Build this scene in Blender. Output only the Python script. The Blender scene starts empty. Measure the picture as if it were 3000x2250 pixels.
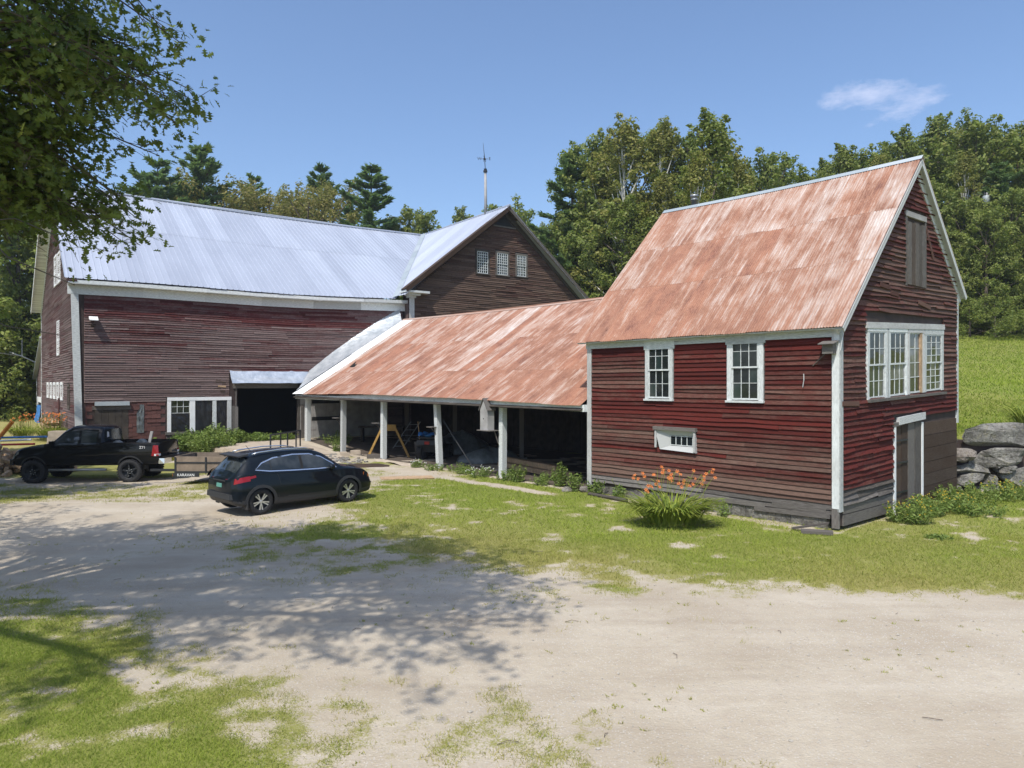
import bpy, math, random
import numpy as np
from mathutils import Vector, Matrix

random.seed(7); RNG = np.random.default_rng(7)
SC = bpy.context.scene
COL = SC.collection
PI = math.pi

# ---------------------------------------------------------------- camera
cam_d = bpy.data.cameras.new('camera'); cam = bpy.data.objects.new('camera', cam_d); COL.objects.link(cam)
cam_d.sensor_width = 36.0; cam_d.lens = 24.98; cam_d.clip_start = 0.1; cam_d.clip_end = 3000
cam.location = (0, 0, 3.5); cam.rotation_euler = (math.radians(90), 0, 0)
SC.camera = cam

# ---------------------------------------------------------------- sun and sky
SUN_EL = math.radians(57); SH = Vector((-0.36, -0.93)).normalized()
SDIR = Vector((SH.x*math.cos(SUN_EL), SH.y*math.cos(SUN_EL), math.sin(SUN_EL)))
sd = bpy.data.lights.new('sun', 'SUN'); sun = bpy.data.objects.new('sun', sd); COL.objects.link(sun)
sd.energy = 3.7; sd.angle = math.radians(0.53); sd.color = (1.0, 0.955, 0.88)
sun.rotation_euler = SDIR.to_track_quat('Z', 'Y').to_euler()
W = bpy.data.worlds.new('World'); SC.world = W; W.use_nodes = True
wn = W.node_tree; wn.nodes.clear()
def WN(t, **k):
    n = wn.nodes.new(t)
    for a, b in k.items(): setattr(n, a, b)
    return n
sky = WN('ShaderNodeTexSky', sky_type='NISHITA', sun_disc=False)
sky.sun_elevation = SUN_EL; sky.sun_rotation = math.atan2(SDIR.x, SDIR.y)
sky.altitude = 200; sky.air_density = 1.0; sky.dust_density = 2.2; sky.ozone_density = 3.0
bg = WN('ShaderNodeBackground'); bg.inputs[1].default_value = 0.15
out = WN('ShaderNodeOutputWorld')
tc = WN('ShaderNodeTexCoord')
# a few wisps of fair-weather cloud: noise in the sky's own direction, gathered by a slow coverage noise
mp = WN('ShaderNodeMapping'); mp.inputs['Scale'].default_value = (4.0, 4.0, 11.0); mp.inputs['Rotation'].default_value = (0, math.radians(18), 0)
wn.links.new(tc.outputs['Generated'], mp.inputs[0])
n1 = WN('ShaderNodeTexNoise'); n1.inputs['Scale'].default_value = 4.5; n1.inputs['Detail'].default_value = 10; n1.inputs['Roughness'].default_value = .66
wn.links.new(mp.outputs[0], n1.inputs['Vector'])
def blob(dirv, rad):
    d = Vector(dirv).normalized()
    s = WN('ShaderNodeVectorMath', operation='SUBTRACT'); wn.links.new(tc.outputs['Generated'], s.inputs[0]); s.inputs[1].default_value = d
    m = WN('ShaderNodeVectorMath', operation='MULTIPLY'); wn.links.new(s.outputs[0], m.inputs[0]); m.inputs[1].default_value = (1, 1, 1.9)
    l = WN('ShaderNodeVectorMath', operation='LENGTH'); wn.links.new(m.outputs[0], l.inputs[0])
    r = WN('ShaderNodeMapRange'); r.inputs[1].default_value = rad; r.inputs[2].default_value = 0; r.inputs[3].default_value = 0; r.inputs[4].default_value = 1
    wn.links.new(l.outputs['Value'], r.inputs[0]); return r.outputs[0]
def wmath(op, a, b):
    m = WN('ShaderNodeMath', operation=op)
    for i, q in enumerate((a, b)):
        if isinstance(q, (int, float)): m.inputs[i].default_value = q
        else: wn.links.new(q, m.inputs[i])
    return m.outputs[0]
b1 = blob((0.508, 1.0, 0.408), 0.075); b2 = blob((0.545, 1.0, 0.388), 0.064); b3 = blob((0.458, 1.0, 0.402), 0.045)
b4 = blob((-1.4, -.6, .6), .25); b5 = blob((1.6, -.2, .5), .2)
cov = wmath('MAXIMUM', wmath('MAXIMUM', b1, b2), wmath('MAXIMUM', wmath('MULTIPLY', b3, .8), wmath('MAXIMUM', b4, b5)))
mr = WN('ShaderNodeMapRange'); mr.inputs[1].default_value = .70; mr.inputs[2].default_value = 1.0
cl = wmath('MULTIPLY', cov, .95)
wn.links.new(wmath('ADD', n1.outputs[0], wmath('MULTIPLY', cov, .42)), mr.inputs[0])
mixc = WN('ShaderNodeMix', data_type='RGBA'); mixc.inputs[7].default_value = (5.2, 5.3, 6.4, 1)
wn.links.new(wmath('MULTIPLY', mr.outputs[0], 0.45), mixc.inputs[0])
tintn = WN('ShaderNodeMix', data_type='RGBA', blend_type='MULTIPLY'); tintn.inputs[0].default_value = 1.0; tintn.inputs[7].default_value = (.94, 1.0, 1.06, 1)
wn.links.new(sky.outputs[0], tintn.inputs[6]); wn.links.new(tintn.outputs[2], mixc.inputs[6])
wn.links.new(mixc.outputs[2], bg.inputs[0]); wn.links.new(bg.outputs[0], out.inputs[0])
SC.view_settings.view_transform = 'Standard'; SC.view_settings.look = 'None'
SC.view_settings.exposure = 0.36; SC.view_settings.gamma = 1.0; SC.view_settings.use_curve_mapping = False
SC.cycles.max_bounces = 6; SC.cycles.diffuse_bounces = 4; SC.cycles.glossy_bounces = 2; SC.cycles.transmission_bounces = 3; SC.cycles.transparent_max_bounces = 6
SC.cycles.use_denoising = True

# ---------------------------------------------------------------- helpers
class MB:
    """collects verts and faces in world coordinates; build() links one mesh object"""
    def __init__(s): s.v = []; s.f = []; s.m = []; s.t = []; s.p = []; s.tint = (0.5, 0.5, 0.5); s.mi = 0
    def add(s, vs, fs, uv=None):
        b = len(s.v); s.v += [tuple(q) for q in vs]; s.f += [tuple(b+i for i in q) for q in fs]
        s.m += [s.mi]*len(fs); s.t += [s.tint]*len(vs)
        s.p += list(uv) if uv is not None else [(0, 0, 0)]*len(vs)
        return s
    def hexa(s, c, uv=None):      # 8 corners: 4 bottom loop, 4 top loop
        return s.add(c, [(3, 2, 1, 0), (4, 5, 6, 7), (0, 1, 5, 4), (1, 2, 6, 5), (2, 3, 7, 6), (3, 0, 4, 7)], uv)
    def box(s, x0, x1, y0, y1, z0, z1):
        return s.hexa([(x0, y0, z0), (x1, y0, z0), (x1, y1, z0), (x0, y1, z0), (x0, y0, z1), (x1, y0, z1), (x1, y1, z1), (x0, y1, z1)])
    def obox(s, c, ax, ay, az):   # centre and three half-axes
        c, ax, ay, az = map(Vector, (c, ax, ay, az))
        return s.hexa([c-ax-ay-az, c+ax-ay-az, c+ax+ay-az, c-ax+ay-az, c-ax-ay+az, c+ax-ay+az, c+ax+ay+az, c-ax+ay+az])
    def tube(s, pts, r, n=8, cap=True):
        pts = [Vector(q) for q in pts]; k = len(pts)
        rr = r if isinstance(r, (list, tuple)) else [r]*k
        vs = []; last = None
        for i, q in enumerate(pts):
            d = (pts[min(i+1, k-1)]-pts[max(i-1, 0)])
            d = d.normalized() if d.length > 1e-9 else Vector((0, 0, 1))
            a = last-d*last.dot(d) if last is not None else d.orthogonal()
            if a.length < 1e-6: a = d.orthogonal()
            a.normalize(); last = a; b = d.cross(a)
            for j in range(n):
                t = 2*PI*j/n; vs.append(q+(a*math.cos(t)+b*math.sin(t))*rr[i])
        fs = [(i*n+j, i*n+(j+1) % n, (i+1)*n+(j+1) % n, (i+1)*n+j) for i in range(k-1) for j in range(n)]
        if cap: fs += [tuple(range(n))[::-1], tuple(range((k-1)*n, k*n))]
        return s.add(vs, fs)
    def lathe(s, c, axis, prof, n=24):   # prof: (radius, height along axis)
        c = Vector(c); d = Vector(axis).normalized(); a = d.orthogonal().normalized(); b = d.cross(a)
        vs = [c+d*h+(a*math.cos(2*PI*j/n)+b*math.sin(2*PI*j/n))*r for r, h in prof for j in range(n)]
        fs = [(i*n+j, i*n+(j+1) % n, (i+1)*n+(j+1) % n, (i+1)*n+j) for i in range(len(prof)-1) for j in range(n)]
        return s.add(vs, fs)
    def xf(s, M):
        s.v = [tuple(M @ Vector(q)) for q in s.v]; return s
    def build(s, name, mats, parent=None, smooth=False):
        if not isinstance(mats, (list, tuple)): mats = [mats]
        off = Vector((0, 0, 0)); q = parent
        while q is not None: off = off+q.location; q = q.parent
        me = bpy.data.meshes.new(name)
        me.from_pydata([(a-off.x, b-off.y, c-off.z) for a, b, c in s.v], [], s.f)
        for m in mats: me.materials.append(m)
        if len(mats) > 1: me.polygons.foreach_set('material_index', s.m)
        at = me.attributes.new('tint', 'FLOAT_VECTOR', 'POINT'); at.data.foreach_set('vector', np.array(s.t, dtype=np.float32).ravel())
        ap = me.attributes.new('puv', 'FLOAT_VECTOR', 'POINT'); ap.data.foreach_set('vector', np.array(s.p, dtype=np.float32).ravel())
        if smooth: me.polygons.foreach_set('use_smooth', [True]*len(me.polygons))
        me.update()
        o = bpy.data.objects.new(name, me); COL.objects.link(o)
        if parent is not None: o.parent = parent
        return o

def npmesh(name, V, F, mat, parent=None, tint=None, puv=None, smooth=False):
    """fast mesh from numpy arrays (all faces with the same number of corners)"""
    V = np.asarray(V, dtype=np.float32); F = np.asarray(F, dtype=np.int32); k = F.shape[1]
    off = Vector((0, 0, 0)); q = parent
    while q is not None: off = off+q.location; q = q.parent
    V = V-np.array(off, dtype=np.float32)
    me = bpy.data.meshes.new(name); me.vertices.add(len(V)); me.vertices.foreach_set('co', V.ravel())
    me.loops.add(F.size); me.loops.foreach_set('vertex_index', F.ravel())
    me.polygons.add(len(F)); me.polygons.foreach_set('loop_start', np.arange(len(F), dtype=np.int32)*k)
    me.polygons.foreach_set('loop_total', np.full(len(F), k, dtype=np.int32))
    me.polygons.foreach_set('use_smooth', np.full(len(F), smooth))
    me.update(calc_edges=True); me.validate()
    if tint is not None:
        at = me.attributes.new('tint', 'FLOAT_VECTOR', 'POINT'); at.data.foreach_set('vector', np.asarray(tint, dtype=np.float32).ravel())
    if puv is not None:
        at = me.attributes.new('puv', 'FLOAT_VECTOR', 'POINT'); at.data.foreach_set('vector', np.asarray(puv, dtype=np.float32).ravel())
    for m in (mat if isinstance(mat, (list, tuple)) else [mat]): me.materials.append(m)
    o = bpy.data.objects.new(name, me); COL.objects.link(o)
    if parent is not None: o.parent = parent
    return o

def tag(o, label=None, cat=None, group=None, kind=None):
    if label: o['label'] = label
    if cat: o['category'] = cat
    if group: o['group'] = group
    if kind: o['kind'] = kind
    return o
def thing(name, label, cat, loc=(0, 0, 0), group=None):
    o = bpy.data.objects.new(name, None); COL.objects.link(o); o.location = loc; o.empty_display_size = .3
    return tag(o, label, cat, group)
def dup(root, loc=None, rz=0, s=1, label=None):
    r = root.copy(); COL.objects.link(r)
    if loc is not None: r.location = loc
    r.rotation_euler = (0, 0, rz); r.scale = s if isinstance(s, (tuple, list)) else (s, s, s)
    if label: r['label'] = label
    for ch in list(root.children):
        c = ch.copy(); COL.objects.link(c); c.parent = r
        for g in ch.children:
            d = g.copy(); COL.objects.link(d); d.parent = c
    return r

class Face:
    """vertical wall plane: a along it, z up, o outwards"""
    def __init__(s, O, d, n): s.O = Vector(O); s.d = Vector(d).normalized(); s.n = Vector(n).normalized()
    def pt(s, a, z, o=0.0):
        q = s.O+s.d*a+s.n*o; return (q.x, q.y, z)
    def box(s, mb, a0, a1, z0, z1, o0, o1, sh=0.0):   # sh: shear (rise per metre along a)
        g = lambda a, z, o: s.pt(a, z+sh*(a-a0), o)
        uv = [(a0, z0, 0), (a1, z0, 0), (a1, z0, 0), (a0, z0, 0), (a0, z1, 0), (a1, z1, 0), (a1, z1, 0), (a0, z1, 0)]
        if z1-z0 > (a1-a0)*1.2: uv = [(y_, x_, 0) for x_, y_, _ in uv]
        return mb.hexa([g(a0, z0, o1), g(a1, z0, o1), g(a1, z0, o0), g(a0, z0, o0), g(a0, z1, o1), g(a1, z1, o1), g(a1, z1, o0), g(a0, z1, o0)], uv)

def vnoise(x, y, sc, seed=0, octv=4):
    """value noise fbm on arrays, about -1..1"""
    x = np.asarray(x, float)/sc; y = np.asarray(y, float)/sc; r = np.zeros(np.broadcast(x, y).shape); amp = 1; tot = 0
    def h(i, j, s):
        n = (i.astype(np.int64)*374761393+j.astype(np.int64)*668265263+s*1274126177) & 0x7fffffff
        n = (n ^ (n >> 13))*1274126177 & 0x7fffffff
        return ((n ^ (n >> 16)) & 0xffff)/32767.5-1
    for k in range(octv):
        xi = np.floor(x); yi = np.floor(y); fx = x-xi; fy = y-yi; fx = fx*fx*(3-2*fx); fy = fy*fy*(3-2*fy)
        a = h(xi, yi, seed+k); b = h(xi+1, yi, seed+k); c = h(xi, yi+1, seed+k); d = h(xi+1, yi+1, seed+k)
        r = r+amp*((a*(1-fx)+b*fx)*(1-fy)+(c*(1-fx)+d*fx)*fy); tot += amp
        amp *= .55; x = x*2.03+17.1; y = y*2.03+9.7
    return r/tot*1.4
def sstep(t): t = np.clip(t, 0, 1); return t*t*(3-2*t)

# ---------------------------------------------------------------- materials
class NT:
    def __init__(s, name):
        s.m = bpy.data.materials.new(name); s.m.use_nodes = True; s.t = s.m.node_tree
        s.b = s.t.nodes['Principled BSDF']; s.out = s.t.nodes['Material Output']
    def n(s, t, **k):
        q = s.t.nodes.new(t)
        for a, b in k.items(): setattr(q, a, b)
        return q
    def l(s, a, b): s.t.links.new(a, b)
    def attr(s, name): return s.n('ShaderNodeAttribute', attribute_name=name)
    def noise(s, vec, scale, detail=4, rough=.55, sc3=None):
        if sc3 is not None:
            m = s.n('ShaderNodeMapping'); m.inputs['Scale'].default_value = sc3; s.l(vec, m.inputs[0]); vec = m.outputs[0]
        q = s.n('ShaderNodeTexNoise'); q.inputs['Scale'].default_value = scale; q.inputs['Detail'].default_value = detail; q.inputs['Roughness'].default_value = rough
        s.l(vec, q.inputs['Vector']); return q.outputs[0]
    def math(s, op, a, b=None, clamp=False):
        q = s.n('ShaderNodeMath', operation=op, use_clamp=clamp)
        for i, x in enumerate((a, b)):
            if x is None: continue
            if isinstance(x, (int, float)): q.inputs[i].default_value = x
            else: s.l(x, q.inputs[i])
        return q.outputs[0]
    def rng(s, x, a, b, c=0, d=1):
        q = s.n('ShaderNodeMapRange'); s.l(x, q.inputs[0])
        for i, v in enumerate((a, b, c, d)): q.inputs[i+1].default_value = v
        return q.outputs[0]
    def mix(s, f, a, b, mode='MIX'):
        q = s.n('ShaderNodeMix', data_type='RGBA', blend_type=mode)
        for i, x in ((0, f), (6, a), (7, b)):
            if isinstance(x, (int, float)): q.inputs[i].default_value = x
            elif isinstance(x, tuple): q.inputs[i].default_value = (*x[:3], 1)
            else: s.l(x, q.inputs[i])
        return q.outputs[2]
    def color(s, c):
        if isinstance(c, tuple): s.b.inputs['Base Color'].default_value = (*c, 1)
        else: s.l(c, s.b.inputs['Base Color'])
    def set(s, **k):
        for a, v in k.items():
            i = s.b.inputs[a.replace('_', ' ')]
            if isinstance(v, (int, float)): i.default_value = v
            else: s.l(v, i)
    def bump(s, h, st=.3, dist=.02):
        q = s.n('ShaderNodeBump'); q.inputs['Strength'].default_value = st; q.inputs['Distance'].default_value = dist
        s.l(h, q.inputs['Height']); s.l(q.outputs[0], s.b.inputs['Normal'])
    def obj(s): return s.n('ShaderNodeTexCoord').outputs['Object']
    def sep(s, v):
        q = s.n('ShaderNodeSeparateXYZ'); s.l(v, q.inputs[0]); return q.outputs

def flat(name, c, rough=.6, metal=0, spec=.5, var=.0, vs=3.0):
    t = NT(name)
    if var:
        nz = t.noise(t.obj(), vs, 5)
        t.color(t.mix(t.rng(nz, .3, .7), tuple(x*(1-var) for x in c), tuple(min(1, x*(1+var)) for x in c)))
    else: t.color(c)
    t.set(Roughness=rough, Metallic=metal); t.b.inputs['Specular IOR Level'].default_value = spec
    return t.m

def wood(name, paint, bare, dark, paint_lo=.35, paint_hi=.75, rough=.85):
    """painted clapboard worn to bare wood; tint = (random per board, wear, shade); puv = metres along and across"""
    t = NT(name); tn = t.sep(t.attr('tint').outputs['Vector']); p = t.attr('puv').outputs['Vector']
    big = t.noise(p, 1.0, 5, .65, (1.1, 2.2, 1)); fine = t.noise(p, 1.0, 6, .7, (7, 46, 1)); grain = t.noise(p, 1, 3, .5, (3, 210, 1))
    w = t.math('ADD', t.math('MULTIPLY', big, .55), t.math('MULTIPLY', fine, .45))
    w = t.math('ADD', w, t.math('MULTIPLY', t.math('SUBTRACT', tn[1], .5), .62)); w = t.math('ADD', w, t.math('MULTIPLY', t.math('SUBTRACT', tn[0], .5), .11))
    f = t.rng(w, paint_lo, paint_hi)
    pc = t.mix(t.rng(tn[0], 0, 1), tuple(x*.72 for x in paint), tuple(x*1.28 for x in paint))
    bc = t.mix(t.rng(grain, .3, .7), dark, bare)
    bc = t.mix(tn[0], bc, t.mix(.5, bc, tuple(x*1.5 for x in bare)))
    c = t.mix(f, pc, bc)
    c = t.mix(t.rng(fine, .35, .62), t.mix(.42, c, (0.012, 0.009, 0.008)), c)
    c = t.mix(t.math('MULTIPLY', tn[2], .0), c, c)
    t.color(c); t.set(Roughness=rough); t.b.inputs['Specular IOR Level'].default_value = .25
    t.bump(t.math('ADD', fine, t.math('MULTIPLY', grain, .4)), .5, .006); return t.m

M = {}
M['red'] = wood('red_clapboard', (.098, .014, .010), (.155, .095, .072), (.055, .030, .023), .42, .74)
M['redbarn'] = wood('faded_red_clapboard', (.105, .025, .024), (.190, .140, .130), (.082, .052, .048), .22, .50)
M['brown'] = wood('bare_brown_clapboard', (.075, .030, .022), (.145, .095, .070), (.048, .028, .021), .30, .60)
M['greywood'] = wood('weathered_grey_wood', (.09, .075, .062), (.19, .175, .16), (.042, .035, .030), .3, .7)
M['darkwood'] = wood('dark_brown_planks', (.055, .032, .020), (.12, .095, .075), (.022, .014, .010), .35, .85)
M['white'] = wood('old_white_paint', (.66, .69, .68), (.36, .35, .33), (.17, .155, .14), .56, .86)
M['whiteworn'] = wood('worn_white_paint', (.60, .61, .60), (.34, .325, .31), (.15, .13, .12), .42, .78)
M['cleanwhite'] = flat('white_trim', (.74, .75, .75), .6, var=.06)
M['wallback'] = flat('wall_boards', (.045, .030, .026), .9, var=.3)
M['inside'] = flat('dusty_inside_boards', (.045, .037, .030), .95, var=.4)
M['limewash'] = flat('limewashed_boards', (.33, .32, .31), .9, var=.25, vs=2)
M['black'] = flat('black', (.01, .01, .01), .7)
M['trailerwood'] = flat('grey_brown_plywood', (.20, .155, .115), .9, var=.25, vs=3)
M['concrete'] = flat('concrete', (.40, .335, .26), .9, var=.18, vs=4)
M['tarblue'] = flat('blue_tarp', (.05, .20, .50), .5, var=.25, vs=5)
M['tarclear'] = flat('grey_plastic_sheet', (.12, .135, .14), .35, var=.3, vs=6)
M['yellow'] = flat('yellow_lumber', (.34, .20, .05), .7, var=.2, vs=6)
M['pinewood'] = flat('cut_pine', (.40, .27, .16), .8, var=.3, vs=8)
M['orange'] = flat('orange_paint', (.75, .25, .03), .6)
M['steel'] = flat('grey_steel', (.30, .31, .32), .45, .7)
M['darksteel'] = flat('dark_steel', (.03, .032, .035), .5, .3)
M['alu'] = flat('dull_aluminium', (.30, .33, .34), .6, .2)
M['rubber'] = flat('tyre_rubber', (.018, .018, .019), .85, var=.2, vs=12)
M['plastic'] = flat('black_plastic', (.025, .026, .028), .6)
M['chrome'] = flat('bright_trim', (.75, .76, .78), .2, .9)
M['rim'] = flat('alloy', (.62, .62, .62), .3, .75)
M['redlamp'] = flat('red_lamp', (.26, .006, .010), .15)
M['amber'] = flat('amber_lamp', (.6, .16, .02), .2)
M['plateg'] = flat('plate_green', (.10, .27, .22), .5)
M['platey'] = flat('plate_yellow', (.55, .55, .06), .5)
M['decal'] = flat('white_decal', (.7, .7, .7), .5)
M['decalred'] = flat('red_decal', (.5, .03, .03), .5)
def paint(name, c):
    t = NT(name); t.color(c); t.set(Roughness=.5, Metallic=.0); t.b.inputs['Specular IOR Level'].default_value = .1; t.b.inputs['Coat Weight'].default_value = .55; t.b.inputs['Coat Roughness'].default_value = .04
    return t.m
M['navy'] = paint('dark_blue_paint', (.0035, .0065, .010)); M['carblack'] = paint('black_paint', (.0045, .0045, .0055))
def glass(name, c, var=0.0):
    t = NT(name)
    nz = t.noise(t.obj(), 1.7, 3); t.color(t.mix(t.rng(nz, .45, .75), c, tuple(x+var for x in c)))
    t.set(Roughness=.04); t.b.inputs['Specular IOR Level'].default_value = .6; t.bump(t.noise(t.obj(), 2.5, 1), .12, .01); return t.m
M['glass'] = glass('window_glass', (.012, .016, .017), .02); M['carglass'] = glass('car_glass', (.02, .026, .03), .05)
M['glasscurtain'] = glass('window_glass_curtain', (.10, .105, .105), .16); M['glassgreen'] = glass('window_glass_green', (.022, .035, .033), .04)
M['film'] = flat('black_plastic_film', (.014, .014, .016), .35, var=.5, vs=5)

def rust():
    t = NT('rusty_corrugated_iron'); tn = t.sep(t.attr('tint').outputs['Vector']); p = t.attr('puv').outputs['Vector']
    st = t.noise(p, 1, 6, .65, (4.5, .42, 1)); st2 = t.noise(p, 1, 6, .72, (15, 1.0, 1)); pt = t.noise(p, 1, 8, .62, (1.1, .8, 1)); fn = t.noise(p, 1, 5, .65, (26, 9, 1))
    w = t.math('ADD', t.math('MULTIPLY', st, .34), t.math('ADD', t.math('MULTIPLY', st2, .24), t.math('ADD', t.math('MULTIPLY', pt, .34), t.math('MULTIPLY', fn, .08))))
    w = t.math('ADD', w, t.math('MULTIPLY', t.math('SUBTRACT', tn[1], .5), .30)); w = t.math('ADD', w, t.math('MULTIPLY', t.math('SUBTRACT', tn[0], .5), .05))
    f = t.rng(w, .49, .69)
    rc = t.mix(t.rng(pt, .36, .62), (.105, .038, .025), (.31, .125, .072))
    rc = t.mix(t.rng(fn, .35, .65), rc, t.mix(.35, rc, (.50, .25, .18)))
    zc = t.mix(t.rng(st2, .35, .65), (.43, .33, .27), (.62, .595, .575))
    mid = t.mix(t.rng(w, .38, .56), rc, (.34, .175, .108))
    mid = t.mix(t.math('MULTIPLY', tn[0], .55), mid, t.mix(.35, mid, (.09, .05, .04)))
    t.color(t.mix(f, mid, zc)); t.set(Roughness=.72, Metallic=.0); t.b.inputs['Specular IOR Level'].default_value = .35
    t.bump(fn, .2, .004); return t.m
M['rust'] = rust()
def tin(name, a, b, metal=.35, rough=.42):
    t = NT(name); tn = t.sep(t.attr('tint').outputs['Vector']); p = t.attr('puv').outputs['Vector']
    nz = t.noise(p, 1, 5, .6, (.5, .22, 1)); f = t.math('ADD', t.math('MULTIPLY', nz, .7), t.math('MULTIPLY', tn[0], .3))
    t.color(t.mix(t.rng(f, .3, .7), a, b)); t.set(Roughness=rough, Metallic=metal); return t.m
M['tin'] = tin('ribbed_barn_metal', (.41, .44, .51), (.51, .545, .62)); M['tinold'] = tin('grey_flashing', (.33, .38, .40), (.50, .54, .56), .3, .5)
def foil():
    t = NT('crinkled_aluminium_sheet'); nz = t.noise(t.obj(), 2.2, 5, .6); t.color(t.mix(t.rng(nz, .35, .65), (.48, .53, .58), (.72, .76, .80)))
    t.set(Roughness=.33, Metallic=.55); t.bump(t.noise(t.obj(), 5, 4), .6, .05); return t.m
M['foil'] = foil()
def shingle():
    t = NT('red_asphalt_shingle'); tn = t.sep(t.attr('tint').outputs['Vector']); nz = t.noise(t.obj(), 40, 3)
    c = t.mix(tn[0], (.065, .027, .024), (.105, .042, .036)); t.color(t.mix(t.rng(nz, .3, .7), c, t.mix(.5, c, (.13, .06, .05)))); t.set(Roughness=.95); return t.m
M['shingle'] = shingle()
def stone():
    t = NT('lichened_granite'); tn = t.sep(t.attr('tint').outputs['Vector']); o = t.obj()
    a = t.noise(o, 2.2, 8, .65); b = t.noise(o, 11, 6, .7); c3 = t.noise(o, 5.0, 4, .6)
    c = t.mix(tn[0], (.14, .13, .115), (.26, .245, .225)); c = t.mix(t.rng(a, .42, .64), c, (.35, .335, .30)); c = t.mix(t.rng(b, .48, .70), c, (.075, .068, .06))
    c = t.mix(t.math('MULTIPLY', t.rng(c3, .55, .68), .45), c, (.30, .27, .16)); c = t.mix(t.math('MULTIPLY', tn[1], .22), c, (.27, .17, .12))
    t.color(c); t.set(Roughness=.92); t.bump(t.math('ADD', b, a), 1.0, .12); return t.m
M['stone'] = stone()
def leafmat(name, lo, hi, warm, trans=.32, rough=.55):
    t = NT(name); tn = t.sep(t.attr('tint').outputs['Vector']); rnd = t.n('ShaderNodeObjectInfo').outputs['Random']
    c = t.mix(tn[0], lo, hi); c = t.mix(t.math('MULTIPLY', tn[1], .9), c, warm); c = t.mix(t.math('MULTIPLY', rnd, .35), c, t.mix(.5, c, warm))
    t.color(c); t.set(Roughness=rough); t.b.inputs['Specular IOR Level'].default_value = .35
    tr = t.n('ShaderNodeBsdfTranslucent'); t.l(t.mix(.5, c, (.12, .20, .02)), tr.inputs[0])
    mx = t.n('ShaderNodeMixShader'); mx.inputs[0].default_value = trans; t.l(t.b.outputs[0], mx.inputs[1]); t.l(tr.outputs[0], mx.inputs[2]); t.l(mx.outputs[0], t.out.inputs[0]); return t.m
M['leafA'] = leafmat('broad_leaves', (.115, .170, .040), (.28, .345, .080), (.33, .30, .08), .5)
M['leafB'] = leafmat('birch_leaves', (.155, .175, .042), (.33, .34, .085), (.40, .32, .09), .5)
M['leafY'] = leafmat('yellowish_leaves', (.18, .18, .05), (.33, .30, .09), (.37, .28, .09), .48)
M['needle'] = leafmat('pine_needles', (.085, .160, .070), (.20, .30, .12), (.21, .25, .09), .45)
M['oakleaf'] = leafmat('oak_leaves', (.070, .120, .032), (.25, .32, .08), (.26, .24, .07), .52, .40)
M['weed'] = leafmat('weed_leaves', (.10, .17, .035), (.22, .32, .07), (.28, .30, .08), .42)
M['lily'] = leafmat('daylily_leaves', (.14, .22, .03), (.34, .40, .06), (.38, .36, .08), .4)
M['petal'] = leafmat('orange_petals', (.75, .17, .035), (.85, .28, .08), (.8, .3, .1), .3)
M['grassm'] = leafmat('grass_blades', (.15, .24, .022), (.40, .50, .055), (.50, .42, .15), .5, .7)
M['yellowpetal'] = leafmat('yellow_petals', (.7, .5, .03), (.8, .6, .05), (.8, .5, .1), .3)
M['bark'] = flat('bark', (.11, .085, .065), .95, var=.4, vs=6)
M['birchbark'] = flat('birch_bark', (.55, .53, .48), .9, var=.35, vs=7)
def groundmat():
    t = NT('ground_surface'); g = t.sep(t.attr('tint').outputs['Vector']); o = t.obj()
    n1 = t.noise(o, .55, 6, .6); n2 = t.noise(o, 5, 6, .65); n3 = t.noise(o, 42, 4, .7); n4 = t.noise(o, 110, 2, .6)
    vo = t.n('ShaderNodeTexVoronoi'); vo.inputs['Scale'].default_value = 38; t.l(o, vo.inputs['Vector'])
    sand = t.mix(t.rng(n1, .35, .65), (.385, .325, .245), (.475, .415, .325))
    sand = t.mix(t.math('MULTIPLY', t.rng(n2, .48, .70), .40), sand, (.37, .30, .235))
    sand = t.mix(t.math('MULTIPLY', t.rng(n3, .42, .66), .18), sand, (.30, .27, .22))
    rut = t.noise(o, 1, 5, .6, (.16, 1.5, 1)); sand = t.mix(t.math('MULTIPLY', t.rng(rut, .52, .70), .38), sand, (.29, .235, .175)); sand = t.mix(t.math('MULTIPLY', t.rng(rut, .46, .32), .25), sand, (.55, .50, .42))
    peb = t.mix(t.sep(vo.outputs['Color'])[0], (.30, .29, .28), (.62, .60, .56))
    pm = t.math('MULTIPLY', t.rng(vo.outputs['Distance'], .42, .28), t.math('MULTIPLY', g[2], t.rng(t.sep(vo.outputs['Color'])[1], .45, .55)))
    sand = t.mix(t.math('MULTIPLY', pm, .75), sand, peb)
    soil = t.mix(t.rng(n4, .3, .7), (.12, .145, .030), (.23, .265, .055))
    dry = t.mix(t.rng(n3, .3, .7), (.24, .21, .075), (.34, .30, .115))
    gr = t.mix(g[1], soil, dry)
    m = t.math('ADD', g[0], t.math('MULTIPLY', t.math('SUBTRACT', n2, .5), 1.0)); m = t.math('ADD', m, t.math('MULTIPLY', t.math('SUBTRACT', n3, .5), 1.2))
    f = t.math('MULTIPLY', t.rng(m, .36, .62), t.rng(g[0], 0, .12))
    t.color(t.mix(f, sand, gr)); t.set(Roughness=.95); t.b.inputs['Specular IOR Level'].default_value = .1
    t.bump(t.math('ADD', t.math('MULTIPLY', n2, 1.2), t.math('ADD', t.math('MULTIPLY', n3, .5), t.math('MULTIPLY', vo.outputs['Distance'], -.25))), .6, .03); return t.m
M['ground'] = groundmat()

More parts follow.
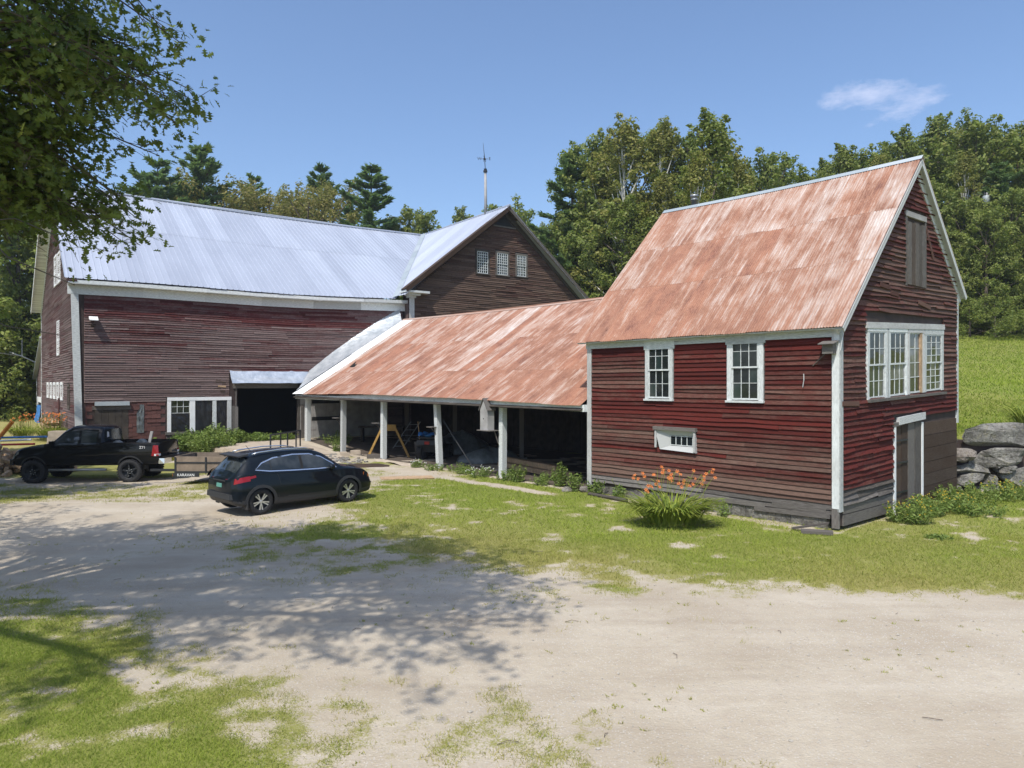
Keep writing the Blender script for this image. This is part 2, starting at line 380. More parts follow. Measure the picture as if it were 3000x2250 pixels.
# ---------------------------------------------------------------- plan of the place
P0 = Vector((7.79, 16.92)); U = Vector((-0.6523, 0.7580)); V_ = Vector((0.7580, 0.6523))
FR = Face(P0, U, -V_)                       # workshop front, a runs to the left
GA = Face(P0, V_, -U)                       # workshop gable, a runs to the right
B_ = Vector((0.80652, 0.59121)); P_ = Vector((-0.59121, 0.80652))
WC = Vector((-6.45, 44.8)); R0 = WC+P_*0.7
LW = Face(R0, -B_, -P_)                     # barn long wall, a runs to the left
WF = Face(WC, B_, -P_)                      # barn wing gable
C0 = R0-B_*17.94
LGd = Vector((-0.60489, 0.79631)); LG = Face(C0, LGd, (-LGd.y, LGd.x))

def wcoord(x, y): return (x-P0.x)*V_.x+(y-P0.y)*V_.y, (x-P0.x)*U.x+(y-P0.y)*U.y
def hgt(x, y):
    x = np.asarray(x, float); y = np.asarray(y, float)
    w, t = wcoord(x, y)
    z = .10*np.exp(-(((x+5.6)/3.5)**2+((y-19.5)/4)**2))
    z = z-.22*sstep((-x-9)/5)*sstep((y-20)/5)*sstep((38-y)/8)
    z = z+.34*sstep((y-35.5)/4)*sstep((x+18)/5)*sstep((-3.5-x)/3)
    z = z+.6*sstep((-x-19)/6)*sstep((y-30)/9)
    z = z+.16*sstep((w-1.5)/5)*sstep((-t+1)/2)
    d = np.minimum(w-8.3-1.2*sstep((t-7.6)/1.2), y-22.75-.02*(x-14))
    z = z+sstep(d/.35)*1.75+np.clip(d, 0, 44)*.178+np.clip(d-44, 0, 300)*.09
    z = z+.03*vnoise(x, y, 4.0, 3, 3)
    return z
def hz(x, y): return float(hgt(x, y))
def ypoly(x, P): 
    P = np.array(P); return np.interp(x, P[:, 0], P[:, 1])
def masks(x, y):
    """grass cover, dryness, pebbles"""
    w, t = wcoord(x, y)
    n = vnoise(x, y, 1.3, 11, 5); nb = vnoise(x, y, 4.5, 23, 4)
    yA = ypoly(x, [(-30, 13), (-9, 12.2), (-7, 11.0), (-5.4, 9.9), (-3.0, 8.2), (-1.9, 7.0), (-1.0, 5.9), (1, 5.2), (4, 4.5), (30, 4)]); yT = ypoly(x, [(-30, 15), (-9, 14), (-6, 12.2), (-3, 10.6), (0, 8.6), (2, 7.6), (5, 7.0), (7, 6.2), (12, 5)])
    pt = vnoise(x, y, .9, 91, 3)*.6+vnoise(x, y, .28, 95, 2)*.5
    pch = lambda p: np.clip(p*(1+.80*pt)+.10*pt*(p > .02), 0, 1)
    gA = pch(np.clip((yA-y)/2.6+.55+n*.22+nb*.12, 0, 1)**1.2)
    thin = np.where(x > -1.5, .46, .60)*sstep((yT-y)/2.2+n*.5+nb*.3)*np.clip(.45+1.2*pt, 0, 1)
    yB = ypoly(x, [(-30, 60), (-9, 40), (-7, 24), (-4.8, 19.4), (-3.6, 16.4), (-1.8, 14.4), (0.2, 13.1), (2, 12.2), (4, 11.9), (8, 11.6), (12, 11.5), (30, 11.5)])
    soft = np.interp(x, [-6, 0, 3, 6], [6.5, 4.2, 1.7, 1.4])
    gB = pch(np.clip((y-yB)/soft*.8+.48+n*.20+nb*.15, 0, 1)**1.2)
    tB = .42*sstep((y-yB+3.5)/3.5)*np.clip(.35+pt, 0, 1)*np.interp(x, [-8, -6, 2, 4], [0, 1, 1, .3]); thin = np.maximum(thin, tB)
    # patchy grass around the car and a thin yellow sward in front of truck and trailer
    gC = 1.1*np.exp(-(((x+3.0)/4.4)**2+((y-16.2)/3.3)**2))*np.clip(.75+.9*pt, 0, 1.3); gC = np.maximum(gC, .85*np.clip(.7+.6*pt, 0, 1)*sstep((y-20.3-.10*(x+12))/1.2)*sstep((27.5-y)/2)*sstep((-6.4-x)/2.5)*(1+.5*nb))
    gD = .9*sstep((2.5-np.abs(x+24)/6))*sstep((y-27)/2)*sstep((34-y)/2)
    g = np.maximum.reduce([gA, thin, gB, gC*(.75+.5*n), gD])
    # gravel path along the open shed and bare earth round the ramp
    pth = sstep(1.25-np.abs(w+1.55+.05*(t-14)+.18*n)/.42)*sstep((t-7.6)/1.5)*sstep((27-t)/5)
    g = g*(1-.9*pth)
    bare = sstep(1.4-np.hypot((x+4.9)/3.2, (y-27.6)/3.4)); bare = np.maximum(bare, sstep(1.3-np.hypot((x+8.0)/2.4, (y-32.5)/3.5)))
    g = g*(1-.88*bare*np.clip(.9+.5*n, 0, 1))
    isl = np.exp(-(((x+3.7)/1.25)**2+((y-25.2)/1.0)**2)*1.3)+np.exp(-(((x+7.1)/.9)**2+((y-30.3)/1.8)**2)*1.1)
    g = np.maximum(g, np.clip(isl*1.3, 0, .95))
    g = np.where((w > np.where(t > 8, -.25, .0)) & (w < 8.5) & (t > -.1) & (t < 31), np.where(t > 8, .22*sstep((1.0-w)/1.0), .5), g)
    g = np.where((w < -.05) & (w > -.55) & (t > -.2) & (t < 7.0), g*.45, g)
    dry0 = np.clip(1.15-1.25*g, 0, .95)
    far = (np.minimum(w-8.3, y-22.5) > .1); g = np.where(far, 1.0, g)
    g = np.where((x < -19) & (y > 33), .75+.2*n, g)
    dry = np.clip(.30+.35*nb+.2*n, 0, 1); dry = np.where(y < yA, np.clip(.12+.2*nb+.3*sstep((y-yA+1.5)/1.5), 0, 1), dry)
    dry = np.where((y > yB) & (w < 0) & (x > -3), np.clip(.80-(y-yB)*.10+.45*nb, .08, 1), dry)
    dry = np.where(x < -6.4, np.maximum(dry, np.where(y > 19.5, .62, 0)), dry)
    dry = np.where(far, np.clip(.22+.22*nb, 0, 1), dry)
    dry = np.where(far, dry, np.maximum(dry, dry0))
    grav = np.clip(.35+.5*vnoise(x, y, 3, 41, 3)+.8*np.exp(-(((x-8)/4)**2+((y-9.6)/1.3)**2))+.6*pth, 0, 1)
    return np.clip(g, 0, 1), dry, grav

# ---------------------------------------------------------------- ground sheet
def build_ground():
    xs = np.concatenate([np.array([-900, -500, -300, -180, -120, -90, -70, -55, -45, -38]), np.arange(-33, -17, .45), np.arange(-17, 17, .15), np.arange(17, 40, .4), np.arange(40, 62, .8), np.array([66, 80, 100, 140, 200, 320, 520, 900])])
    ys = np.concatenate([np.array([-300, -120, -60, -30, -15, -8, -3, 0, 2, 3.5]), np.arange(4.6, 15, .11), np.arange(15, 30, .16), np.arange(30, 44, .3), np.arange(44, 70, .8), np.array([72, 76, 82, 90, 100, 115, 135, 160, 200, 280, 400, 650, 1000, 1600])])
    X, Y = np.meshgrid(xs, ys); Z = hgt(X, Y)
    g, d, gr = masks(X, Y)
    nx = len(xs); ny = len(ys); idx = np.arange(nx*ny).reshape(ny, nx)
    F = np.stack([idx[:-1, :-1], idx[:-1, 1:], idx[1:, 1:], idx[1:, :-1]], -1).reshape(-1, 4)
    o = npmesh('ground', np.stack([X, Y, Z], -1).reshape(-1, 3), F, M['ground'], tint=np.stack([g, d, gr], -1).reshape(-1, 3), smooth=True)
    tag(o, kind='structure')
build_ground()

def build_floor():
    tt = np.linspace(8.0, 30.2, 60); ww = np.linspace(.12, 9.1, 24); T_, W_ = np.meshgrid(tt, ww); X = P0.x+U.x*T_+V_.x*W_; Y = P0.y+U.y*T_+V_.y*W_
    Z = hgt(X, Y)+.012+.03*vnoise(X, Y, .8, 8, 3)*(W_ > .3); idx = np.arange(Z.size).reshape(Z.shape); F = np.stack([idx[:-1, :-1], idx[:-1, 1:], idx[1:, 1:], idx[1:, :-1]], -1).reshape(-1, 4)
    m = flat('shade_dark_earth', (.070, .054, .040), .95, var=.35, vs=2.5)  # brown earth coloured darker than the yard to deepen the shed's shade
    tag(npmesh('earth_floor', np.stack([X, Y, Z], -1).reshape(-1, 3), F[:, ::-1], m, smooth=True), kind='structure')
build_floor()

def build_haze():
    b = MB(); b.box(-420, 420, -60, 420, -12, 70)
    o = b.build('haze', bpy.data.materials.new('thin_haze')); m = o.data.materials[0]; m.use_nodes = True; n = m.node_tree; n.nodes.clear()
    v = n.nodes.new('ShaderNodeVolumePrincipled'); v.inputs['Color'].default_value = (.80, .88, 1.0, 1); v.inputs['Density'].default_value = HAZE; v.inputs['Anisotropy'].default_value = .2
    q_ = n.nodes.new('ShaderNodeOutputMaterial'); n.links.new(v.outputs[0], q_.inputs['Volume']); tag(o, kind='stuff')
HAZE = .0004
SC.cycles.volume_bounces = 0
build_haze()
# ================================================================ buildings
def board_run(mb, F, a0, a1, z, h, zf=None, pr=(.022, .034), wob=.006, wear=.5, curl=0.0, step=.8, rag=0.0):
    k = max(1, int(round((a1-a0)/step))); vs = []; uv = []; fs = []
    r = random.random(); jz = random.uniform(-wob, wob); pu = random.uniform(0, 50); ro = random.uniform(*pr)
    mb.tint = (r, min(1, max(0, wear+random.uniform(-.14, .14))), random.random())
    for i in range(k+1):
        a = a0+(a1-a0)*i/k; zz = (zf(a, z) if zf else z)+jz+random.uniform(-wob, wob)*.8
        o = ro+random.uniform(-.004, .004)+(curl*random.random() if i in (0, k) else curl*.3*random.random())
        if rag and random.random() < rag: zz += random.uniform(0, .035)
        top = (zf(a, z+h) if zf else z+h)
        vs += [F.pt(a, zz, o), F.pt(a, zz+.002, .0), F.pt(a, top+.012, .007)]
        uv += [(pu+a, zz, 0), (pu+a, zz, 0), (pu+a, zz+h, 0)]
    for i in range(k):
        b = i*3; fs += [(b, b+3, b+5, b+2), (b+1, b+4, b+3, b)]
    fs += [(0, 2, 1), (k*3, k*3+1, k*3+2)]
    mb.add(vs, fs, uv)

def clad(F, lims, z0, z1, expo, holes, wearf, emit, seg=(2.2, 4.2), zf=None, **kw):
    z = z0
    while z < z1-.02:
        h = min(expo*random.uniform(.94, 1.06), z1-z)
        L = lims(z+h*.5)
        if L is None or L[1]-L[0] < .08: z += h; continue
        spans = [L]
        for (ha0, ha1, hz0, hz1, sh) in holes:
            ns = []
            for (s0, s1) in spans:
                q0 = hz0+sh*((s0+s1)/2-ha0) if False else hz0+sh*(ha1-ha0)*.5; q1 = hz1+sh*(ha1-ha0)*.5
                if z+h*.6 < q0 or z+h*.4 > q1 or ha1 < s0 or ha0 > s1: ns.append((s0, s1)); continue
                if ha0 > s0+.03: ns.append((s0, ha0))
                if ha1 < s1-.03: ns.append((ha1, s1))
            spans = ns
        for (s0, s1) in spans:
            a = s0; first = True
            while a < s1-.02:
                ln = random.uniform(*seg)*(random.uniform(.3, 1) if first else 1); first = False
                b = a+ln
                if s1-b < .5: b = s1
                emit(F, a+.002, b-.002, z, h, wearf((a+b)/2, z), zf, kw); a = b
        z += h

def emit_parts(parent, mat, name='clapboard'):
    def e(F, a, b, z, h, w, zf, kw):
        mb = MB(); board_run(mb, F, a, b, z, h, zf=zf, wear=w, **kw); mb.build(name, M['greywood'] if random.random() < (.95-z)/.45 else mat, parent)
    return e
def emit_mb(mb):
    def e(F, a, b, z, h, w, zf, kw): board_run(mb, F, a, b, z, h, zf=zf, wear=w, **kw)
    return e

def window(parent, F, a0, a1, z0, z1, cols, rows, casing=.12, gl='glass', sill=True, frame='whiteworn', rail=True, sh=0.0, glz=None, o=0.0, head=None, single=True, mun=.014, name='window', sashm=None):
    """a sash window on wall face F (a0..a1, z0..z1 outer casing): window > casing boards, sash, panes"""
    mb = MB(); mb.tint = (random.random(), .45, .5); hd = head if head else casing
    F.box(mb, a0, a0+casing, z0, z1-hd, o-.02, o+.055, sh)
    g = sh*(a1-a0-casing); F.box(mb, a1-casing, a1, z0+g, z1-hd+g, o-.02, o+.055, sh)
    F.box(mb, a0-.01, a1+.01, z1-hd, z1, o-.02, o+.062, sh)
    w = mb.build(name, M[frame], parent)
    if sill:
        s = MB(); s.tint = (random.random(), .6, .5); F.box(s, a0-.03, a1+.03, z0-.055, z0, o-.02, o+.10, sh); s.build('sill', M[frame], w)
    ga0 = a0+casing; ga1 = a1-casing; gz0 = z0+.02; gz1 = z1-hd
    S = MB(); S.tint = (.5, .3, .5); st = .045
    fb = lambda A0, A1, Z0, Z1, O0, O1: F.box(S, A0, A1, Z0+sh*(A0-a0), Z1+sh*(A0-a0), O0, O1, sh)
    halves = [(gz0, (gz0+gz1)/2+.02), ((gz0+gz1)/2-.02, gz1)] if rail else [(gz0, gz1)]
    panes = []
    for hi, (q0, q1) in enumerate(halves):
        oo = o+.012+(.022 if hi else 0)
        fb(ga0, ga0+st, q0, q1, oo-.02, oo+.018); fb(ga1-st, ga1, q0, q1, oo-.02, oo+.018)
        fb(ga0+st, ga1-st, q0, q0+st, oo-.02, oo+.018); fb(ga0+st, ga1-st, q1-st*.8, q1, oo-.02, oo+.018)
        rr = rows if not rail else rows//2; pw = (ga1-ga0-2*st)/cols; ph = (q1-q0-1.8*st)/rr
        for c in range(1, cols): fb(ga0+st+pw*c-mun/2*1.3, ga0+st+pw*c+mun/2*1.3, q0+st, q1-st*.8, oo-.012, oo+.012)
        for r in range(1, rr): fb(ga0+st, ga1-st, q0+st+ph*r-mun/2, q0+st+ph*r+mun/2, oo-.0125, oo+.0105)
        for c in range(cols):
            for r in range(rr): panes.append((ga0+st+pw*c, q0+st+ph*r, pw, ph, oo, hi, c))
    S.build('sash', M[sashm or frame] if sashm else M['white'], w)
    if single:
        for (pa, pz, pw, ph, oo, hi, c) in panes:
            p = MB(); zz = pz+sh*(pa-a0); t1, t2 = random.uniform(-.003, .003), random.uniform(-.003, .003)
            p.add([F.pt(pa, zz, oo+t1), F.pt(pa+pw, zz+sh*pw, oo+t2), F.pt(pa+pw, zz+ph+sh*pw, oo-t1), F.pt(pa, zz+ph, oo-t2),
                   F.pt(pa, zz, oo-.009), F.pt(pa+pw, zz+sh*pw, oo-.009), F.pt(pa+pw, zz+ph+sh*pw, oo-.009), F.pt(pa, zz+ph, oo-.009)],
                  [(0, 1, 2, 3), (7, 6, 5, 4), (0, 4, 5, 1), (1, 5, 6, 2), (2, 6, 7, 3), (3, 7, 4, 0)])
            p.build('pane', M[glz(hi, c) if glz else gl], w)
    else:
        p = MB()
        for (pa, pz, pw, ph, oo, hi, c) in panes:
            zz = pz+sh*(pa-a0); F.box(p, pa, pa+pw, zz, zz+ph, oo-.009, oo-random.uniform(0, .004))
        q = p.build('glazing', M[gl], w); q['kind'] = 'stuff'
    return w

def corr_panel(parent, fP, a0, a1, r0f, r1f, n, amp, per, mat, tint, name='roof_panel', rows=2, lap=0.0, trap=False, rot=0.0):
    """one metal sheet: fP(a, r) -> (point, normal); profile across a; r runs up the slope"""
    if trap:
        prof = []; k = max(1, round((a1-a0)/per)); pp = (a1-a0)/k
        for i in range(k):
            b = a0+i*pp; prof += [(b, 0), (b+pp*.80, 0), (b+pp*.86, amp), (b+pp*.94, amp)]
        prof.append((a1, 0))
    else:
        k = max(2, int((a1-a0)/per*n)); prof = [(a0+(a1-a0)*i/k, amp*math.sin(2*PI*(a0+(a1-a0)*i/k)/per)) for i in range(k+1)]
    vs = []; uv = []; m = len(prof); edge = random.uniform(-.02, .02)
    for j in range(rows+1):
        for (a, o) in prof:
            r0, r1 = r0f(a), r1f(a); r = r0+(r1-r0)*j/rows
            if j == 0: r += edge+random.uniform(-.004, .004)
            p, n_ = fP(a, r); vs.append(tuple(Vector(p)+n_*(o+lap*(1-j/rows)))); uv.append((a+rot, r, 0))
    fs = [(j*m+i, j*m+i+1, (j+1)*m+i+1, (j+1)*m+i) for j in range(rows) for i in range(m-1)]
    mb = MB(); mb.tint = tint; mb.add(vs, fs, uv); return mb.build(name, mat, parent, smooth=not trap)

def slab(mb, pts, th):     # polygon extruded downwards along its normal
    P = [Vector(p) for p in pts]; n = (P[1]-P[0]).cross(P[2]-P[0]).normalized()
    if n.z < 0: n = -n
    k = len(P); vs = P+[p-n*th for p in P]
    mb.add(vs, [tuple(range(k)), tuple(range(k, 2*k))[::-1]]+[(i, (i+1) % k, (i+1) % k+k, i+k) for i in range(k)])

# ---------------------------------------------------------------- workshop (tall red shed)
def workshop():
    T = thing('red_workshop', 'tall narrow red clapboard shed with steep rusty roof and white framed windows', 'shed', (P0.x, P0.y, 0))
    L = 8.14; WD = 7.98; AP = 4.64; EZ = 5.02; RZ = 9.72; FE = 6.45
    wb = MB()
    FR.box(wb, .02, L, .28, EZ-.1, -.16, -.004)
    rk = lambda a: EZ+(RZ-EZ)*a/AP if a < AP else RZ-(RZ-FE)*(a-AP)/(WD-AP)
    for (side, o) in ((0, 0), (1, -L)):
        outer = [(.0, .1), (WD, .3), (WD, FE-.15), (AP, RZ-.12), (0, EZ-.12)]
        v1 = [GA.pt(a, z, o-.004 if side == 0 else o) for a, z in outer]; v2 = [GA.pt(a, z, o-.16 if side == 0 else o+.14) for a, z in outer]
        wb.add(v1+v2, [tuple(range(5)), tuple(range(5, 10))[::-1]]+[(i, (i+1) % 5, (i+1) % 5+5, i+5) for i in range(5)])
    BK = Face(P0+V_*WD, U, V_); BK.box(wb, 0, L, .2, FE-.15, -.14, 0)
    wb.build('wall', M['wallback'], T)
    # front clapboards
    holes = [(4.74, 5.80, 2.99, 5.2, 0), (1.90, 3.02, 2.99, 5.2, 0), (4.00, 5.36, 1.58, 2.20, 0)]
    def wear_f(a, z):
        if z < .95: return .98
        if z < 1.35: return .66
        if z > 4.25: return .02
        return .46+.28*float(vnoise(a, z, 1.4, 5, 3))+(.14 if z < 2.0 else 0)-(.14 if 2.3 < z < 3.0 else 0)
    zsl = lambda a, z: z+(a*.0-.01*math.sin(a*.9))*(1-z/5)
    clad(FR, lambda z: (.17, L-.18), .36, 4.84, .126, holes, wear_f, emit_parts(T, M['red']), seg=(3.0, 7.5), zf=zsl, wob=.005, pr=(.034, .052), rag=.10, curl=.012)
    def wear_g(a, z): return .58+.28*float(vnoise(a, z, 1.2, 9, 3))-(.18 if z < 2.9 else 0)+(.2 if z < .8 else 0)
    gh = [(1.40, 6.75, 3.06, 5.12, .04), (3.08, 5.12, 0, 2.52, .03), (3.88, 5.36, 6.18, 8.25, .04)]
    def lim(z):
        if z < .55: return None
        a0 = .12 if z < EZ else (z-EZ)/(RZ-EZ)*AP+.12
        a1 = WD-.10 if z < FE else WD-.10-(z-FE)/(RZ-FE)*(WD-AP)
        if z < 2.42: a1 = 3.1
        return (a0, a1) if a1-a0 > .15 else None
    clad(GA, lim, .56, RZ-.12, .128, gh, wear_g, emit_parts(T, M['red']), seg=(1.3, 3.6), zf=lambda a, z: z+.030*a*(1-.2*(z/9)), wob=.012, pr=(.034, .060), rag=.28, curl=.035)
    # wide planks low on the gable
    z = .16
    for h in (.40, .36, .34, .40, .37, .38):
        mb = MB(); mb.tint = (random.random(), random.uniform(.3, .8), .5); GA.box(mb, 5.24, 7.92, z, z+h-.014, -.02, .022+random.uniform(0, .012), .02); mb.build('plank', M['darkwood'], T); z += h
    for (z0, h) in ((.10, .27), (.38, .22)):
        mb = MB(); mb.tint = (.6, .9, .5); GA.box(mb, .16, 3.05, z0, z0+h-.012, -.02, .035, .0); mb.build('plank', M['greywood'], T)
    # loose board ends
    for (a, z_, ln, an) in ((1.75, 6.5, .5, .5), (2.5, 6.05, .62, -.06), (3.1, 5.9, .5, -.05), (5.6, 7.55, 1.0, -.95), (5.2, 5.75, .9, -.12), (.5, 3.02, .9, -.02)):
        mb = MB(); mb.tint = (random.random(), .75, .5); c = Vector(GA.pt(a, z_, .06)); dx = Vector((V_.x, V_.y, 0))*math.cos(an)+Vector((0, 0, 1))*math.sin(an)
        up = Vector((-V_.x, -V_.y, 0))*math.sin(an)+Vector((0, 0, 1))*math.cos(an); nn = Vector((-U.x, -U.y, 0))
        mb.obox(c, dx*ln*.5, nn*.008+up*.008, up*.055); mb.build('loose_board', M['red'], T)
    # trim
    def tr(name, F, a0, a1, z0, z1, o1, mat='white', wear=.5, o0=-.02, sh=0):
        mb = MB(); mb.tint = (random.random(), wear, .5); F.box(mb, a0, a1, z0, z1, o0, o1, sh); return mb.build(name, M[mat], T)
    tr('corner_board', FR, -.02, .15, .52, 4.80, .052, 'white', .62); tr('corner_board', FR, -.01, .16, .05, .515, .045, 'greywood', .8)
    tr('corner_board', FR, .10, .152, 4.0, 4.8, .056, 'whiteworn', .4)
    tr('corner_board', FR, L-.17, L+.01, .20, 4.84, .05, 'whiteworn', .6)
    tr('corner_board', GA, -.045, .11, .45, 4.98, .05, 'white', .35)
    tr('corner_board', GA, WD-.10, WD+.03, 2.30, FE-.1, .05, 'white', .45)
    tr('frieze_board', FR, .15, L+.05, 4.63, 4.90, .058, 'white', .25)
    tr('window_head', FR, 4.72, 5.82, 4.52, 4.80, .064, 'white', .3); tr('window_head', FR, 1.88, 3.04, 4.56, 4.80, .064, 'white', .3)
    # rakes with soffit
    def rake(a0, z0, a1, z1, wdt, mat, wear, name):
        n2 = Vector((-(z1-z0), a1-a0)).normalized()
        if n2.y < 0: n2 = -n2
        q = [(a0, z0), (a1, z1), (a1-n2.x*wdt, z1-n2.y*wdt), (a0-n2.x*wdt, z0-n2.y*wdt)]
        mb = MB(); mb.tint = (.5, wear, .5); v1 = [GA.pt(a, z, .0) for a, z in q]; v2 = [GA.pt(a, z, .055) for a, z in q]
        mb.add(v1+v2, [(3, 2, 1, 0), (4, 5, 6, 7)]+[(i, (i+1) % 4, (i+1) % 4+4, i+4) for i in range(4)]); mb.build(name, M[mat], T)
        # soffit and fascia under the sheet overhang
        q2 = [(a0, z0+.0), (a1, z1+.0), (a1-n2.x*.03, z1-n2.y*.03), (a0-n2.x*.03, z0-n2.y*.03)]
        mb = MB(); mb.tint = (.5, wear, .5); v1 = [GA.pt(a, z, .055) for a, z in q2]; v2 = [GA.pt(a, z, .20) for a, z in q2]
        mb.add(v1+v2, [(3, 2, 1, 0), (4, 5, 6, 7)]+[(i, (i+1) % 4, (i+1) % 4+4, i+4) for i in range(4)]); mb.build('soffit', M[mat], T)
        q3 = [(a0+n2.x*.03, z0+n2.y*.03), (a1+n2.x*.03, z1+n2.y*.03), (a1-n2.x*.10, z1-n2.y*.10), (a0-n2.x*.10, z0-n2.y*.10)]
        mb = MB(); mb.tint = (.5, wear, .5); v1 = [GA.pt(a, z, .17) for a, z in q3]; v2 = [GA.pt(a, z, .20) for a, z in q3]
        mb.add(v1+v2, [(3, 2, 1, 0), (4, 5, 6, 7)]+[(i, (i+1) % 4, (i+1) % 4+4, i+4) for i in range(4)]); mb.build('rake_fascia', M[mat], T)
    rake(-.22, EZ-.22, AP, RZ+.02, .16, 'whiteworn', .35, 'rake_board'); rake(AP, RZ+.02, WD+.30, FE-.26, .24, 'white', .3, 'rake_board')
    # eave fascia
    mb = MB(); mb.tint = (.5, .3, .5); FR.box(mb, -.12, L+.3, 4.80, 4.835, .058, .20); mb.build('eave_board', M['white'], T)
    # rusty sheets: three laps up the slope, thirteen columns
    nrm = Vector((-V_.x*(RZ-EZ)/AP, -V_.y*(RZ-EZ)/AP, 1)).normalized(); SL = math.hypot(AP+.22, RZ-EZ+.22)
    def fP(a, r):
        f = r/SL; w = -.26+(AP+.26)*f; z = 4.80+(RZ+.09-4.80)*f
        z -= .05*math.sin(PI*min(max((a+.2)/8.9, 0), 1))*(.3+.7*f)-.010*a*f
        q = P0+U*a+V_*w; return (q.x, q.y, z+.05), nrm
    cols = 14; a0 = -.20; cw = (8.62+.20)/cols; lv = [0, SL*.36, SL*.66, SL]
    for c in range(cols):
        for j in range(3):
            g = .5+random.uniform(-.10, .10)+(.10 if j == 2 else 0)+(.22 if c in (0,) and j < 2 else 0)+(-.06 if j == 0 else 0)
            aa, bb = a0+cw*c, a0+cw*(c+1)+.04
            ext = lambda a: 0.0 if j else 0.0
            top = lv[j+1]+(.10 if j < 2 else 0)
            corr_panel(T, fP, aa, bb, (lambda a, j=j: lv[j]), (lambda a, top=top: top), 6, .011, .076, M['rust'], (random.random(), g, 0), lap=.003 if j else .001, rot=c*3.1+j*7.7, rows=3)
    # lap seams: the paler, cleaner bottom edges of the upper sheets
    # far slope
    mb = MB(); mb.tint = (.5, .6, 0)
    pts = [P0+U*(-.2)+V_*AP, P0+U*8.6+V_*AP, P0+U*8.6+V_*(WD+.32), P0+U*(-.2)+V_*(WD+.32)]
    slab(mb, [(pts[0].x, pts[0].y, RZ+.10), (pts[1].x, pts[1].y, RZ+.16), (pts[2].x, pts[2].y, FE-.20), (pts[3].x, pts[3].y, FE-.22)], .03); mb.build('roof_sheet', M['rust'], T)
    mb = MB(); mb.tint = (.5, .9, 0)
    for i in range(6):
        a, b = -.22+8.86*i/6, -.22+8.86*(i+1)/6-.006; s = MB(); s.tint = (random.random(), .7, 0)
        za = RZ+.165+.010*a-.05*math.sin(PI*(a+.2)/8.9); zb = RZ+.165+.010*b-.05*math.sin(PI*(b+.2)/8.9)
        def rp(aa, w, z): q = P0+U*aa+V_*w; return (q.x, q.y, z)
        s.add([rp(a, AP-.13, za-.13), rp(b, AP-.13, zb-.13), rp(b, AP, zb), rp(a, AP, za), rp(a, AP+.13, za-.13), rp(b, AP+.13, zb-.13)], [(0, 1, 2, 3), (3, 2, 5, 4)]); s.build('ridge_cap', M['tinold'], T)
    # windows
    gz = lambda hi, c: random.choice(['glass', 'glass', 'glass', 'glassgreen'])
    window(T, FR, 4.78, 5.78, 3.06, 4.84, 3, 4, .11, glz=gz, frame='white', head=.10)
    window(T, FR, 1.94, 3.00, 3.06, 4.90, 3, 4, .13, glz=gz, frame='white', head=.10)
    # hopper box window, out of square
    c = [(5.38, 2.20), (3.99, 2.20), (3.96, 1.56), (5.20, 1.60)]
    inn = [(4.88, 2.02), (4.10, 2.02), (4.08, 1.72), (4.86, 1.72)]
    mb = MB(); mb.tint = (.4, .45, .5); vs = [FR.pt(a, z, .10) for a, z in c]+[FR.pt(a, z, .025) for a, z in inn]+[FR.pt(a, z, .0) for a, z in c]
    mb.add(vs, [(0, 1, 5, 4), (1, 2, 6, 5), (2, 3, 7, 6), (3, 0, 4, 7), (0, 8, 9, 1), (1, 9, 10, 2), (2, 10, 11, 3), (3, 11, 8, 0)]); hw = mb.build('hopper_window', M['whiteworn'], T)
    mb = MB(); mb.tint = (.7, .95, .5); FR.box(mb, 3.95, 5.42, 2.16, 2.26, .0, .15); mb.build('head_board', M['greywood'], hw)
    for (a_, z0, z1, tl) in ((5.34, 1.64, 2.15, .1), (4.0, 1.58, 2.15, .0)):
        mb = MB(); mb.tint = (.5, .5, .5); FR.box(mb, a_-.03, a_+.03, z0, z1, .09, .125); mb.build('jamb', M['whiteworn'], hw)
    for i in range(4):
        a = 4.12+i*.19; mb = MB(); FR.box(mb, a, a+.165, 1.76, 1.99, .010, .020); mb.build('pane', M['glass'], hw)
    mb = MB(); mb.tint = (.5, .4, .5)
    for i in range(5): FR.box(mb, 4.095+i*.19, 4.115+i*.19, 1.735, 2.01, .012, .036)
    FR.box(mb, 4.115, 4.875, 1.735, 1.755, .012, .034); FR.box(mb, 4.115, 4.875, 1.995, 2.012, .012, .034); mb.build('sash', M['white'], hw)
    # the row of four windows in the gable
    sh = .042
    tr('window_head', GA, 1.38, 6.76, 4.90, 5.055, .075, 'whiteworn', .55, sh=sh); tr('sill', GA, 1.46, 6.84, 3.03, 3.10, .11, 'greywood', .7, sh=sh-.01)
    zoff = lambda a: sh*(a-1.38)
    def gl1(hi, c): return ['glass', 'glass', 'glasscurtain'][c] if hi else ['glassgreen', 'glassgreen', 'glasscurtain'][c]
    def gl2(hi, c): return 'glass' if hi else random.choice(['glass', 'glassgreen', 'glasscurtain'])
    def gl4(hi, c): return random.choice(['glass', 'glasscurtain', 'glassgreen'])
    window(T, GA, 1.46, 2.62, 3.09+zoff(1.5), 4.90+zoff(1.5), 3, 4, .085, glz=gl1, frame='white', sill=False, sh=sh, mun=.018)
    window(T, GA, 2.74, 3.98, 3.09+zoff(2.7), 4.90+zoff(2.7), 3, 4, .085, glz=gl2, frame='white', sill=False, sh=sh, mun=.018)
    window(T, GA, 4.05, 5.16, 3.10+zoff(4.0), 4.90+zoff(4.0), 2, 4, .10, glz=gl2, frame='whiteworn', sill=False, sh=sh, rail=False, mun=.02, name='recessed_window')
    window(T, GA, 5.20, 6.72, 3.10+zoff(5.2), 4.90+zoff(5.2), 3, 8, .15, glz=gl4, frame='white', sill=False, sh=sh, mun=.018)
    mb = MB(); mb.tint = (.5, .5, .5); GA.box(mb, 4.92, 5.06, 3.26, 5.0, .0, .05); mb.build('window_jamb', M['pinewood'], T)
